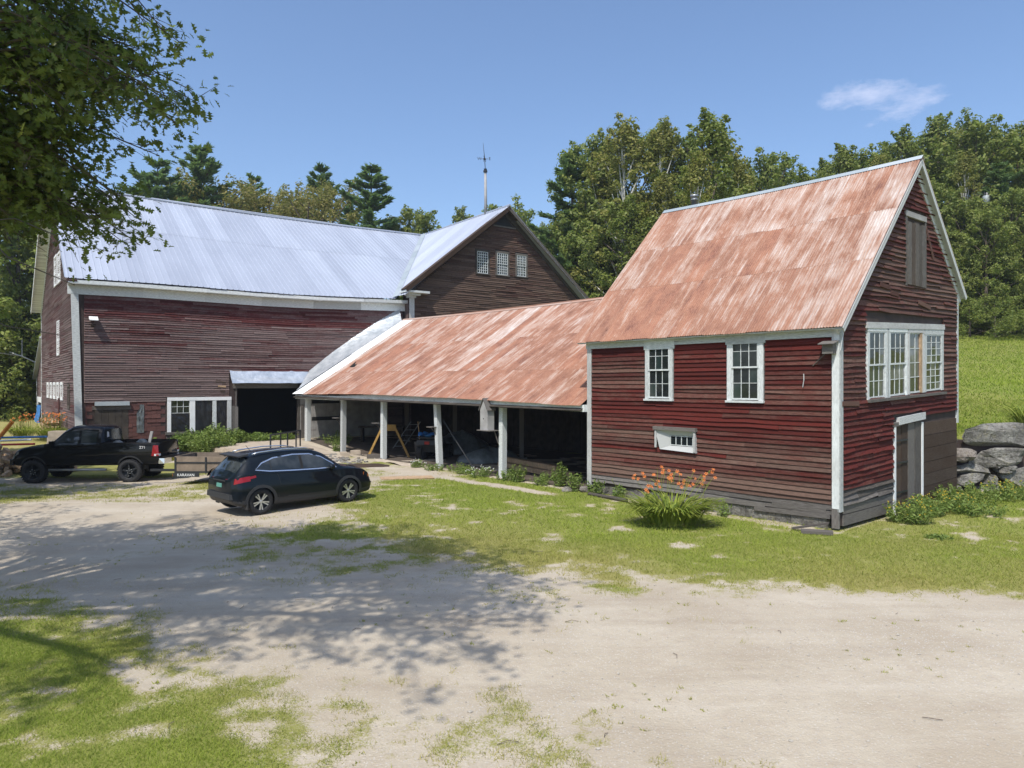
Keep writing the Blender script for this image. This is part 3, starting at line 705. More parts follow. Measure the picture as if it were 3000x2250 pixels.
    tr('mullion', GA, 2.62, 2.74, 3.10, 4.92, .066, 'white', .3)
    # loft door
    d = MB(); d.tint = (.5, .6, .5); GA.box(d, 3.86, 3.97, 6.2, 8.12, 0, .06, 0); ld = d.build('loft_door', M['greywood'], T)
    d = MB(); d.tint = (.7, .8, .5); GA.box(d, 3.84, 5.34, 8.10, 8.25, 0, .07, .02); d.build('lintel', M['whiteworn'], ld)
    d = MB(); d.tint = (.5, .6, .5); GA.box(d, 5.26, 5.36, 6.24, 8.12, 0, .055, 0); d.build('jamb', M['greywood'], ld)
    for i in range(5):
        d = MB(); d.tint = (random.random(), random.uniform(.3, .9), .5); a = 3.975+i*.257; GA.box(d, a, a+.25, 6.24, 7.98+random.uniform(-.02, .02), .02, .075+random.uniform(-.006, .006)); d.build('board', M['greywood' if i != 1 else 'darkwood'], ld)
    # low double door of wide boards
    d = MB(); d.tint = (.5, .1, .5); GA.box(d, 3.08, 3.20, .02, 2.36, 0, .06); dr = d.build('door', M['cleanwhite'], T)
    d = MB(); GA.box(d, 5.02, 5.12, .14, 2.42, 0, .06); d.build('jamb', M['cleanwhite'], dr)
    d = MB(); d.tint = (.5, .3, .5); GA.box(d, 3.35, 5.20, 2.40, 2.60, .0, .09, .055); d.build('lintel', M['whiteworn'], dr)
    d = MB(); d.tint = (.5, .9, .5); GA.box(d, 3.02, 3.5, 2.36, 2.47, .0, .07, .02); d.build('head_board', M['greywood'], dr)
    for i, (a, b) in enumerate(((3.21, 3.66), (3.67, 4.10), (4.11, 4.56), (4.57, 5.01))):
        d = MB(); d.tint = (random.random(), .5 if i < 2 else .9, .5); GA.box(d, a, b, .08, 2.38+.02*i, -.06, -.0+.012*i); d.build('board', M['darkwood' if i < 2 else 'greywood'], dr)
    for z in (.55, 1.35, 1.95):
        d = MB(); d.tint = (.3, .2, .5); GA.box(d, 3.24, 4.05, z, z+.05, .03, .04); d.build('hinge', M['darksteel'], dr)
    # foundation stones
    a = .3
    while a < 7.9:
        w = random.uniform(.6, 1.4); s = MB(); s.tint = (random.random()*.6, 0, 0); z1 = .34+.0*a
        FR.box(s, a, min(a+w-.02, 7.95), -.1, z1, -.2, .0-random.uniform(0, .03)); s.build('foundation_stone', M['stone'], T); a += w
    # peeling lowest boards
    for (a, b, z_, sl) in ((.2, 2.2, .26, -.03), (1.9, 4.2, .30, .0), (.3, 1.7, .38, -.02)):
        mb = MB(); mb.tint = (random.random(), 1, .5); FR.box(mb, a, b, z_, z_+.12, .02, .035+.012*random.random(), sl); mb.build('loose_board', M['greywood'], T)
    # stove pipe on the far slope
    q = P0+U*7.55+V_*(AP+.35); pz = RZ+.02
    mb = MB(); mb.lathe((q.x, q.y, pz-.5), (0, 0, 1), [(.0, 0), (.12, 0), (.12, .95), (.135, .95), (.135, .99), (.105, .99), (.105, 1.06), (.15, 1.06), (.15, 1.14), (0, 1.16)], 16); mb.build('stove_pipe', M['steel'], T, True)
    # drooping wire on the corner
    mb = MB(); mb.tube([GA.pt(.03, 5.1, .12), GA.pt(-.02, 4.9, .16), GA.pt(-.08, 4.5, .10), GA.pt(-.1, 4.3, .08)], .006, 5); mb.build('wire', M['cleanwhite'], T)
workshop()

# ---------------------------------------------------------------- long open shed
BZ = [(8.14, 2.60), (12.77, 2.66), (17.11, 2.75), (21.47, 2.78), (25.5, 2.67), (29.6, 2.68), (30.3, 2.68)]
EVZ = [(8.14, 2.80), (9, 2.80), (14.9, 2.93), (22.3, 3.02), (27, 2.97), (30.4, 2.93)]
POSTS = [(12.63, -.09), (16.71, -.02), (21.28, .03), (25.27, .14), (29.41, .38)]
def carport():
    T = thing('open_cart_shed', 'long low open-fronted shed with rusty roof on white posts between the two red buildings', 'cart shed', (0, 26, 0))
    T0, T1, RW, = 8.14, 30.35, 6.85
    bz = lambda t: ypoly(t, BZ); ez = lambda t: float(ypoly(t, EVZ)); rz = lambda t: 7.42+.006*(t-16)-.10*math.sin(PI*(t-8)/22)
    # posts
    base = None
    for i, (t, g) in enumerate(POSTS):
        lean = [(-.02, 0), (.22, 0), (-.03, 0), (-.05, 0), (-.03, 0)][i]; wd = .105 if i < 4 else .14
        mb = MB(); mb.tint = (random.random(), .35, .5)
        q = P0+U*t; u3 = Vector((U.x, U.y, 0)); v3 = Vector((V_.x, V_.y, 0))
        b = Vector((q.x, q.y, g-.1)); tt = b+u3*lean[0]+Vector((0, 0, bz(t)-g+.1)); r = wd
        c = [b-u3*r+v3*.02, b+u3*r+v3*.02, b+u3*r+v3*.24, b-u3*r+v3*.24]; e = [p-b+tt for p in c]; zl = bz(t)-g
        mb.hexa([tuple(p) for p in c]+[tuple(p) for p in e], [(0, 0, 0), (.3, 0, 0), (.5, 0, 0), (.8, 0, 0), (0, zl, 0), (.3, zl, 0), (.5, zl, 0), (.8, zl, 0)]); mb.build('post', M['white'], T)
    for k in range(len(BZ)-1):
        (ta, za), (tb, zb) = BZ[k], BZ[k+1]; mb = MB(); mb.tint = (random.random(), .3, .5)
        FR.box(mb, ta, tb-.004, za, za+.22, -.16, .20, (zb-za)/(tb-ta)); mb.build('beam', M['white'], T)
    # roof sheets
    sl = Vector((RW+.32, 0)); 
    def fP(a, r):
        f = r; w = -.32+(RW+.32)*f; z0 = ez(a); z = z0+(rz(a)-z0)*f-.10*math.sin(PI*f)*math.sin(PI*(a-8)/22)*.8
        q = P0+U*a+V_*w; m = (rz(a)-z0)/(RW+.32); return (q.x, q.y, z), Vector((-V_.x*m, -V_.y*m, 1)).normalized()
    n = 36; cw = (T1-8.2)/n; lv = [0, .27, .62, 1.0]
    def sheet(aa, bb, r0, r1, g, j, c):
        # puv in metres
        ob = corr_panel(T, (lambda a, r: fP(a, r/8.5)), aa, bb, (lambda a: r0*8.5), (lambda a: r1*8.5), 5, .011, .085, M['rust'], (random.random(), g, 0), lap=.003 if j else .001, rot=c*2.3+j*5.1, rows=3)
    for c in range(n):
        aa = 8.2+cw*c; bb = aa+cw+.035
        if aa > 29.0: continue
        wcol = .48+random.uniform(-.10, .10); 
        if c in (15, 16): wcol = .80
        for j in range(3):
            g = wcol+random.uniform(-.12, .12)+(.06 if j == 2 else 0)+(-.06 if j == 0 else 0)
            if c in (15, 16) and j < 1: g = .5
            if aa > 28.1: g = .78
            sheet(aa, bb, lv[j], lv[j+1]+(.02 if j < 2 else 0), g, j, c)
    # newer pale sheets along the barn
    for (aa, bb) in ((29.0, 29.7), (29.7, 30.40)):
        for j, (r0, r1) in enumerate(((0, .52), (.50, 1.0))):
            mb = corr_panel(T, (lambda a, r: fP(a, r/8.5)), aa, bb, (lambda a: r0*8.5), (lambda a: r1*8.5), 5, .009, .085, M['cleanwhite'], (random.random(), 1, 0), lap=.025, rows=3, name='pale_roof_panel')
    # far slope
    mb = MB(); mb.tint = (.4, .5, 0); Q = [P0+U*8.2+V_*RW, P0+U*T1+V_*RW, P0+U*T1+V_*10.3, P0+U*8.2+V_*10.3]
    slab(mb, [(Q[0].x, Q[0].y, rz(8.2)-.01), (Q[1].x, Q[1].y, rz(T1)-.01), (Q[2].x, Q[2].y, 5.0), (Q[3].x, Q[3].y, 5.0)], .03); mb.build('roof_sheet', M['rust'], T)
    for i in range(9):
        a, b = 8.3+22.0*i/9, 8.3+22.0*(i+1)/9-.01; s = MB(); s.tint = (random.random(), .7, 0)
        rp = lambda aa, w, z: (*(P0+U*aa+V_*w), z)
        s.add([rp(a, RW-.12, rz(a)-.05), rp(b, RW-.12, rz(b)-.05), rp(b, RW, rz(b)+.05), rp(a, RW, rz(a)+.05), rp(a, RW+.12, rz(a)-.03), rp(b, RW+.12, rz(b)-.03)], [(0, 1, 2, 3), (3, 2, 5, 4)]); s.build('ridge_cap', M['rust'], T)
    # roof boards and rafters underneath
    mb = MB(); mb.tint = (.3, .6, .5)
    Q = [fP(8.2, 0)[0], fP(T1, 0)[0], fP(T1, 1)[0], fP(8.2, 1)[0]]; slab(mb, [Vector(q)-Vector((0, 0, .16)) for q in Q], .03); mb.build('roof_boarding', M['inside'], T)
    t = 9.0
    while t < 30.2:
        a, b = Vector(fP(t, .02)[0]), Vector(fP(t, 1)[0]); mb = MB(); mb.tint = (random.random(), .5, .5)
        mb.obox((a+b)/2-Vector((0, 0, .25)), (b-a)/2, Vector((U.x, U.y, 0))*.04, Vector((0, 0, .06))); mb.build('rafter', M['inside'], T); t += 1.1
    # back wall of upright boards and inner posts
    BW = Face(P0+V_*9.2, U, -V_); t = 8.2
    while t < 30.3:
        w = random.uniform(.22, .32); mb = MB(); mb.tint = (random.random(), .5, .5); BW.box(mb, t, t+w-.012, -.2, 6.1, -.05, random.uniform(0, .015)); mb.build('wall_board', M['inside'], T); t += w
    for t, w in ((10.9, 4.2), (16.5, 4.5), (21.5, 4.4), (26, 4.4)):
        q = P0+U*t+V_*w; mb = MB(); mb.tint = (random.random(), .8, .5); g = hz(q.x, q.y); mb.box(q.x-.10, q.x+.10, q.y-.10, q.y+.10, g-.05, 5.6); mb.build('inner_post', M['greywood'], T)
        mb = MB(); mb.tint = (.3, .2, 0); mb.box(q.x-.25, q.x+.25, q.y-.25, q.y+.25, g-.1, g+.14); mb.build('footing', M['stone'], T)
    # small perches nailed to the posts
    for i, (t, z) in enumerate(((16.71, 1.62), (21.28, 1.62), (25.27, 1.72))):
        mb = MB(); mb.tint = (.4, .8, .5); q = P0+U*(t+.26)-V_*.12; mb.obox((q.x, q.y, z+(.05 if i else .08)), Vector((U.x, U.y, 0))*.19, Vector((V_.x, V_.y, 0))*.13, (0, 0, .018)); pr = mb.build('perch', M['greywood'], T)
        mb = MB(); mb.tube([(q.x, q.y, z+.04), (*(P0+U*(t+.1)+V_*.05), z-.28)], .02, 5); mb.build('bracket', M['greywood'], pr)
    # dark torn hole in the roof
    p, nn = fP(28.2, .33); p = Vector(p); mb = MB(); u3 = Vector((U.x, U.y, 0)); s3 = (Vector(fP(28.2, .38)[0])-p).normalized()
    mb.add([p+nn*.03, p-u3*.5+nn*.03, p-u3*.28+s3*.42+nn*.16], [(0, 1, 2)]); mb.add([p+nn*.02, p-u3*.55+nn*.02, p-u3*.28+s3*.40+nn*.02], [(0, 1, 2)]); mb.build('lifted_sheet', M['black'], T)
carport()

# ---------------------------------------------------------------- barn
EA = [(-1, 8.80), (.2, 8.80), (2.45, 8.72), (7.0, 8.56), (10.2, 8.56), (14.25, 8.60), (18.5, 8.55)]
def barn():
    T = thing('great_barn', 'huge old red barn with pale ribbed metal roof and a brown cross gable', 'barn', (-14, 42, 0))
    ze = lambda a: float(ypoly(a, EA)); RQ = 10.7; RZ = 15.65; EO = .48
    wl = lambda a, z: z+(ze(a)-8.8)*(z/8.8)*1.0
    # solid walls with the doorway left open
    mb = MB()
    LW.box(mb, .1, 6.92, 0, 8.0, -.2, -.004); LW.box(mb, 10.3, 17.94, -.3, 8.0, -.2, -.004); LW.box(mb, 6.92, 10.3, 3.3, 8.0, -.2, -.004)
    LW.box(mb, .1, 17.9, 8.0, 8.35, -.2, -.004)
    mb.build('wall', M['wallback'], T)
    BL = Face(R0+P_*21.4, -B_, P_); mb = MB(); BL.box(mb, -14.7, 17.94, .2, 9.0, -.2, 0); mb.build('wall', M['wallback'], T)
    GW = 21.2; apx = 10.7
    prof = [(0, -.3), (GW, -.3), (GW, 9.0), (apx, RZ-.15), (0, 8.4)]
    v1 = [LG.pt(a, z, -.004) for a, z in prof]; v2 = [LG.pt(a, z, -.2) for a, z in prof]
    mb = MB(); mb.add(v1+v2, [tuple(range(5)), tuple(range(5, 10))[::-1]]+[(i, (i+1) % 5, (i+1) % 5+5, i+5) for i in range(5)]); mb.build('wall', M['wallback'], T)
    prof = [(0, 0), (14.72, 0), (14.72, 9.3), (7.36, RZ-.15), (0, 9.3)]
    v1 = [WF.pt(a, z, -.004) for a, z in prof]; v2 = [WF.pt(a, z, -.2) for a, z in prof]
    mb = MB(); mb.add(v1+v2, [tuple(range(5)), tuple(range(5, 10))[::-1]]+[(i, (i+1) % 5, (i+1) % 5+5, i+5) for i in range(5)]); mb.build('wall', M['wallback'], T)
    RW_ = Face(WC+B_*14.72, P_, B_); mb = MB(); RW_.box(mb, .2, 22, 0, 9.2, -.2, 0); mb.build('wall', M['wallback'], T)
    SW_ = Face(WC, P_, -B_); mb = MB(); mb.tint = (.4, .6, .5); SW_.box(mb, .0, .9, 0, 9.2, -.1, 0); mb.build('wall', M['redbarn'], T)
    mb = MB(); fl = [R0-B_*17.8, R0+B_*14.5, R0+B_*14.5+P_*21, R0-B_*17.8+P_*21]
    mb.add([(p.x, p.y, .30) for p in fl], [(0, 1, 2, 3)]); mb.build('barn_floor', M['inside'], T)
    IN = Face(R0+P_*7, -B_, -P_); mb = MB(); IN.box(mb, 2, 14, .3, 8, -.1, 0); mb.build('dark_inner_wall', M['black'], T)  # black inner wall, added so the doorway reads dark
    # clapboards: thousands of courses too fine to pick apart, real boards in one part per wall
    mb = MB(); holes = [(10.62, 13.9, .95, 2.88, 0), (6.6, 10.75, 0, 4.25, 0), (13.9, 18, -1, 2.66, 0)]
    wr = lambda a, z: .50+.35*float(vnoise(a, z, 2.2, 31, 4))-(.28 if z > 6.95 else 0)+(.15 if z < 4 else 0)
    clad(LW, lambda z: (.15, 17.6), .2, 8.12, .121, holes, wr, emit_mb(mb), seg=(1.4, 4.4), zf=wl, pr=(.034, .052), wob=.008, curl=.02, step=1.3, rag=.06)
    o = mb.build('clapboards', M['redbarn'], T); o['kind'] = 'stuff'
    mb = MB(); lgh = [(17.8, 21.3, -1, 0, 0)]
    def lim(z):
        a0 = .06 if z < 8.4 else (z-8.4)/(RZ-8.4)*apx+.1; a1 = GW-.1 if z < 9 else GW-.1-(z-9)/(RZ-9)*(GW-apx); return (a0, a1) if a1-a0 > .3 else None
    clad(LG, lim, -.1, RZ-.2, .125, lgh, lambda a, z: .5+.3*float(vnoise(a, z, 2, 35, 3)), emit_mb(mb), seg=(2, 5), pr=(.028, .05), wob=.01, curl=.02, step=1.6, rag=.05)
    o = mb.build('clapboards', M['redbarn'], T); o['kind'] = 'stuff'
    mb = MB()
    def limw(z):
        if z > RZ-1.25: return None
        a0 = .12 if z < 9.3 else (z-9.3)/(RZ-9.3)*7.36+.2; a1 = 14.6 if z < 9.3 else 14.72-(z-9.3)/(RZ-9.3)*7.36-.2; return (a0, a1) if a1-a0 > .3 else None
    clad(WF, limw, 5.5, RZ-.6, .126, [(4.9, 6.1, 10.95, 12.62, 0), (6.56, 7.74, 10.98, 12.68, 0), (8.25, 9.35, 11.02, 12.70, 0)], lambda a, z: .62+.3*float(vnoise(a, z, 2, 37, 3)), emit_mb(mb), seg=(1.0, 3.4), pr=(.03, .058), wob=.013, curl=.03, step=1.2, rag=.16)
    o = mb.build('clapboards', M['brown'], T); o['kind'] = 'stuff'
    # peak vent
    mb = MB(); mb.add([WF.pt(6.55, 14.40, .02), WF.pt(8.1, 14.40, .02), WF.pt(7.36, 15.12, .02)], [(0, 1, 2)]); mb.build('peak_vent', M['black'], T)
    mb = MB(); mb.tint = (.6, .7, .5); WF.box(mb, 6.4, 8.3, 14.30, 14.40, 0, .07); mb.build('vent_sill', M['greywood'], T)
    # metal roof, front slope: sheets with ribs, cut by the valley
    m1 = (RZ-8.56)/(RQ+EO); n1 = Vector((-P_.x*m1, -P_.y*m1, 1)).normalized(); k = math.hypot(1, m1)
    rzr = lambda a: RZ-.20*math.sin(PI*min(max((a+7.4)/26.2, 0), 1))
    def f1(a, r):
        q = -EO+r/k; f = (q+EO)/(RQ+EO); z = ze(a)+.06+(rzr(a)-ze(a)-.06)*f; p = R0-B_*a+P_*q; return (p.x, p.y, z), n1
    L1 = (RQ+EO)*k
    def r0v(a): 
        qv = RQ-1.3667*(7.36+a) if a < .9 else -EO
        return max(0, (max(qv, -EO)+EO)*k)
    a = -7.3; i = 0
    while a < 18.35:
        b = min(a+.915, 18.45)
        if a < .9: segs = [(None, 1)]
        for (s0, s1, jj) in ((0, .56, 0), (.55, 1, 1)):
            g = (random.random(), .5, 0)
            if r0v(a) > L1*s1: continue
            corr_panel(T, f1, a, b, (lambda x, s0=s0: max(r0v(x), L1*s0)), (lambda x, s1=s1: max(L1*s1, r0v(x)) if s1 < 1 else L1), 0, .036, .3, M['tin'], g, rows=4, lap=.008*jj, trap=True)
        a = b
    # wing left slope
    m2 = (RZ-9.50)/(7.36+.0); n2 = Vector((-B_.x*m2, -B_.y*m2, 1)).normalized(); k2 = math.hypot(1, m2)
    def f2(q, r):
        c = -.62+r/k2; p = WC-P_*0+B_*c+P_*(q+.7); return (p.x, p.y, RZ+.06-m2*(7.36-c)), n2
    L2 = (7.36+.62)*k2
    def r0w(q):
        cv = 7.36-(RQ-q)/1.3667; return max(0, (max(cv, -.62)+.62)*k2) if q > -.45 else 0
    q = -1.32
    while q < 10.6:
        b = min(q+.915, 10.65); corr_panel(T, f2, q, b, r0w, (lambda x: L2), 0, .034, .3, M['tin'], (random.random(), .5, 0), rows=2, trap=True); q = b
    # the other slopes
    def sheet(pts, name='roof_sheet'): mb = MB(); mb.tint = (.5, .5, 0); slab(mb, pts, .05); mb.build(name, M['tin'], T)
    w3 = lambda c, q, z: (*(WC+B_*c+P_*(q+.7)), z)
    sheet([w3(7.36, -1.32, RZ+.06), w3(15.4, -1.32, RZ+.06-m2*8.04), w3(15.4, 22, RZ+.06-m2*8.04), w3(7.36, 22, RZ+.06)])
    l3 = lambda a, q, z: (*(R0-B_*a+P_*q), z)
    sheet([l3(18.4, RQ, RZ+.02), l3(-7.36, RQ, RZ+.02), l3(-7.36, RQ*2+.5, 8.9), l3(18.4, RQ*2+.9, 8.9)])
    mb = MB(); mb.tint = (.4, .5, 0)
    for (pa, pb) in ((l3(18.45, RQ, rzr(18.4)+.07), l3(12, RQ, rzr(12)+.07)), (l3(12, RQ, rzr(12)+.07), l3(5, RQ, rzr(5)+.07)), (l3(5, RQ, rzr(5)+.07), l3(-1, RQ, rzr(-1)+.07)), (l3(-1, RQ, rzr(-1)+.07), l3(-7.36, RQ, RZ+.07)), (w3(7.36, -1.34, RZ+.11), w3(7.36, RQ, RZ+.09))):
        s = MB(); s.tint = (random.random(), .4, 0); s.tube([pa, pb], .07, 6); s.build('ridge_cap', M['tin'], T)
    # valley flashing
    vb = Vector(f1(.87, 0)[0])+Vector((0, 0, .06)); vt = Vector(l3(-7.30, RQ-.1, RZ+.08)); dv = (vt-vb); sx = Vector((B_.x, B_.y, 0)); kk = 9
    for i in range(kk):
        p = vb+dv*(i/kk); r = vb+dv*((i+1)/kk-.004); mb = MB(); mb.tint = (random.random(), .5, 0)
        mb.add([p-sx*.22+Vector((0, 0, .01)), p+sx*.22+Vector((0, 0, .17)), r+sx*.22+Vector((0, 0, .17)), r-sx*.22+Vector((0, 0, .01)), ], [(0, 1, 2, 3)]); mb.build('valley_flashing', M['tinold'], T)
    # eaves: fascia, soffit, frieze, in lengths that follow the sag
    ks = [0.0, 3, 6, 9, 12, 15, 18.3]
    for i in range(6):
        a, b = ks[i], ks[i+1]
        for (nm, z0, z1, o0, o1, wr_) in (('fascia', -.17, -.005, EO-.06, EO-.02, .25), ('soffit', -.20, -.172, .0, EO-.02, .3), ('frieze_board', -.66, -.201, 0, .06, .2)):
            mb = MB(); mb.tint = (random.random(), wr_, .5)
            g = lambda x, dz, o: LW.pt(x, ze(x)+dz, o); bb = b-.003
            mb.hexa([g(a, z0, o1), g(bb, z0, o1), g(bb, z0, o0), g(a, z0, o0), g(a, z1, o1), g(bb, z1, o1), g(bb, z1, o0), g(a, z1, o0)],
                    [(a, z0, 0), (b, z0, 0), (b, z0, 0), (a, z0, 0), (a, z1, 0), (b, z1, 0), (b, z1, 0), (a, z1, 0)]); mb.build(nm, M['white'], T)
    # left corner boards
    mb = MB(); mb.tint = (.5, .3, .5); c = [LW.pt(17.62, -.2, .06), LW.pt(17.94, -.2, .06), LW.pt(17.94, -.2, 0), LW.pt(17.62, -.2, 0)]; e = [(x-B_.x*.22, y-B_.y*.22, 7.95) for x, y, z in c]
    mb.hexa(c+e, [(0, 0, 0), (.3, 0, 0), (.3, 0, 0), (0, 0, 0), (0, 8, 0), (.3, 8, 0), (.3, 8, 0), (0, 8, 0)]); mb.build('corner_board', M['white'], T)
    # left gable rakes and returns
    def rk(a0, z0, a1, z1, wd, th, name, mat='white', o=0.0, F=LG):
        n_ = Vector((-(z1-z0), a1-a0)).normalized(); n_ = n_ if n_.y > 0 else -n_
        qd = [(a0, z0), (a1, z1), (a1-n_.x*wd, z1-n_.y*wd), (a0-n_.x*wd, z0-n_.y*wd)]; mb = MB(); mb.tint = (random.random(), .35, .5)
        v1 = [F.pt(a, z, o) for a, z in qd]; v2 = [F.pt(a, z, o+th) for a, z in qd]
        uv = [(math.hypot(a-a0, z-z0), wd*(i > 1), 0) for i, (a, z) in enumerate(qd)]*2
        mb.add(v1+v2, [(3, 2, 1, 0), (4, 5, 6, 7)]+[(i, (i+1) % 4, (i+1) % 4+4, i+4) for i in range(4)], uv); mb.build(name, M[mat], T)
    rk(apx, RZ, GW+.5, 8.75, .55, .06, 'rake_board'); rk(apx, RZ, GW+.5, 8.75, .07, .55, 'soffit', o=.06); rk(apx, RZ+.02, GW+.5, 8.77, .22, .05, 'fascia', o=.61)
    rk(-.5, 8.52, apx, RZ, .07, .32, 'soffit', 'redbarn'); rk(-.5, 8.54, apx, RZ+.02, .16, .05, 'fascia', 'redbarn', o=.33)
    # wing rakes: bare dark timber
    rk(-.62, 9.42, 7.36, RZ+.03, .42, .07, 'rake_board', 'darkwood', F=WF); rk(7.36, RZ+.03, 15.35, 9.36, .42, .07, 'rake_board', 'greywood', F=WF)
    rk(-.62, 9.42, 7.36, RZ+.03, .06, .50, 'soffit', 'darkwood', o=.07, F=WF); rk(7.36, RZ+.03, 15.35, 9.36, .06, .50, 'soffit', 'greywood', o=.07, F=WF)
    rk(-.62, 9.45, 7.36, RZ+.06, .26, .05, 'fascia', 'darkwood', o=.57, F=WF); rk(7.36, RZ+.06, 15.35, 9.39, .26, .05, 'fascia', 'greywood', o=.57, F=WF)
    # white corner post with its cornice return
    mb = MB(); mb.tint = (.5, .4, .5); WF.box(mb, -.03, .30, 6.9, 8.95, 0, .07); mb.build('corner_board', M['whiteworn'], T)
    for i, (a0, a1, z0, z1, o1) in enumerate(((-.10, .38, 8.95, 9.08, .16), (-.22, .62, 9.08, 9.22, .32), (-.55, 1.15, 9.225, 9.36, .55))):
        mb = MB(); mb.tint = (.5, .3, .5); WF.box(mb, a0, a1, z0, z1, -.3, o1); mb.build('cornice_return', M['white'], T)
    # wing windows (five narrow lights by four and more)
    for (a0, a1, z0, z1) in ((4.95, 6.08, 10.96, 12.58), (6.58, 7.72, 11.0, 12.64), (8.27, 9.33, 11.04, 12.66)):
        window(T, WF, a0, a1, z0, z1, 5, 8 if a0 > 5 else 8, .13, frame='greywood', single=False, mun=.030, sashm='white')
    # barn front: triple lower window
    w0 = MB(); w0.tint = (.5, .2, .5); LW.box(w0, 10.64, 13.86, 2.62, 2.80, -.02, .07); wl_ = w0.build('barn_window', M['cleanwhite'], T)
    for (a, b, m_) in ((13.68, 13.86, 'cleanwhite'), (12.50, 12.76, 'cleanwhite'), (11.42, 11.62, 'white'), (10.64, 10.86, 'whiteworn')):
        mb = MB(); mb.tint = (.5, .4, .5); LW.box(mb, a, b, .98, 2.615, -.02, .06); mb.build('mullion', M[m_], wl_)
    mb = MB(); mb.tint = (.5, .8, .5); LW.box(mb, 10.6, 13.95, .84, .975, -.02, .12); mb.build('sill', M['greywood'], wl_)
    for i in range(3):
        for j in range(2):
            mb = MB(); a = 12.78+i*.30; z = 1.98+j*.32; LW.box(mb, a+.012, a+.288, z+.012, z+.308, -.012, -.002); mb.build('pane', M['glass'], wl_)
    mb = MB(); mb.tint = (.5, .2, .5)
    for i in range(4): LW.box(mb, 12.765+i*.30, 12.79+i*.30, 1.96, 2.62, -.01, .022)
    for z in (1.955, 2.29): LW.box(mb, 12.79, 13.665, z, z+.024, -.01, .020)
    mb.build('sash', M['white'], wl_)
    for (a, b, z0, z1) in ((12.78, 13.67, 1.0, 1.94), (11.64, 12.48, 1.0, 2.60), (10.88, 11.40, .92, 2.60)):
        n_ = 7; vs = []; fs = []
        for i in range(n_):
            for j in range(n_): vs.append(LW.pt(a+(b-a)*i/(n_-1), z0+(z1-z0)*j/(n_-1), .004+.030*random.random()))
        fs = [(i*n_+j, i*n_+j+1, (i+1)*n_+j+1, (i+1)*n_+j) for i in range(n_-1) for j in range(n_-1)]
        mb = MB(); mb.add(vs, fs); mb.build('plastic_film', M['film'], wl_)
    # asphalt shingle area and boarded door
    row = 0; z = -.25
    while z < 2.62:
        a = 13.95+(.22 if row % 2 else 0)
        while a < 17.52:
            if not (15.6 < a < 17.2 and z < 2.2) and z+.2 < 2.66:
                w = .44; mb = MB(); mb.tint = (random.random(), 0, 0); b_ = min(a+w-.01, 17.54); lift = .012+(.02 if random.random() < .3 else 0); hh = .24
                zo = random.choice([0, 0, 0, .05, -.03])
                mb.add([LW.pt(a, z+zo, lift), LW.pt(b_, z+zo, lift), LW.pt(b_, z+hh, .002), LW.pt(a, z+hh, .002), LW.pt(a, z+zo, 0), LW.pt(b_, z+zo, 0)], [(0, 1, 2, 3), (4, 5, 1, 0), (0, 3, 4), (1, 5, 2)]); mb.build('shingle', M['shingle'], T)
            a += .44
        z += .22; row += 1
    mb = MB(); mb.tint = (.5, .95, .5); LW.box(mb, 15.62, 17.15, 2.42, 2.62, 0, .16); bd = mb.build('boarded_door', M['tinold'], T)
    for i in range(5):
        mb = MB(); mb.tint = (random.random(), .3, .5); LW.box(mb, 15.66+i*.30, 15.95+i*.30, -.2, 2.20, 0, .03+.008*random.random()); mb.build('board', M['inside'], bd)
    mb = MB(); mb.tint = (.3, .8, .5); LW.box(mb, 15.55, 17.25, 2.21, 2.40, 0, .04); mb.build('head_board', M['greywood'], bd)
    n_ = 5; vs = [LW.pt(14.95+.34*i/(n_-1)*(1 if j < 6 else .6), 1.0+1.45*j/7, .02+.06*random.random()) for i in range(n_) for j in range(8)]
    mb = MB(); mb.add(vs, [(i*8+j, i*8+j+1, (i+1)*8+j+1, (i+1)*8+j) for i in range(n_-1) for j in range(7)]); mb.build('torn_sheet', M['tarclear'], T)
    # doorway frame, lintel and bent metal hood
    mb = MB(); mb.tint = (.5, .9, .5); LW.box(mb, 6.95, 10.55, 3.26, 3.62, -.02, .10); mb.build('lintel', M['greywood'], T)
    for (a, b, z0, z1, o) in ((10.30, 10.46, .1, 2.25, .12), (10.46, 10.60, .15, 2.3, .08), (10.36, 10.42, 2.2, 3.3, .05), (6.80, 6.94, .3, 3.2, .06), (6.62, 6.76, .3, 2.3, .10)):
        mb = MB(); mb.tint = (random.random(), .95, .5); LW.box(mb, a, b, z0, z1, -.02, o); mb.build('door_jamb', M['greywood'], T)
    mb = MB(); n_ = 16; vs = []
    for i in range(n_+1):
        a = 10.72+(5.75-10.72)*i/n_
        for j, (z, o) in enumerate(((4.26, .03), (4.02, .16), (3.76, .36), (3.62, .52), (3.55, .54))): vs.append(LW.pt(a, z+random.uniform(-.012, .012), o+random.uniform(-.02, .02)))
    mb.add(vs, [(i*5+j, (i+1)*5+j, (i+1)*5+j+1, i*5+j+1) for i in range(n_) for j in range(4)]); mb.build('door_hood', M['foil'], T, True)
    # rotten corner by the hood
    for k_ in range(7):
        mb = MB(); mb.tint = (random.random(), .6, .5); a = 10.75+random.uniform(0, .5); z = 2.95+k_*.12; LW.box(mb, a, a+random.uniform(.2, .6), z, z+.1, .0, .03+random.uniform(0, .03), random.uniform(-.1, .1)); mb.build('rotten_board', M['pinewood' if k_ == 3 else 'darkwood'], T)
    # flashing sheet climbing beside the open shed's roof
    up = [(6.25, 4.28), (4.9, 5.35), (3.5, 6.35), (1.9, 7.4), (.35, 8.30)]; K = 5
    ed = [.02, .25, .5, .75, .985]; vs = []
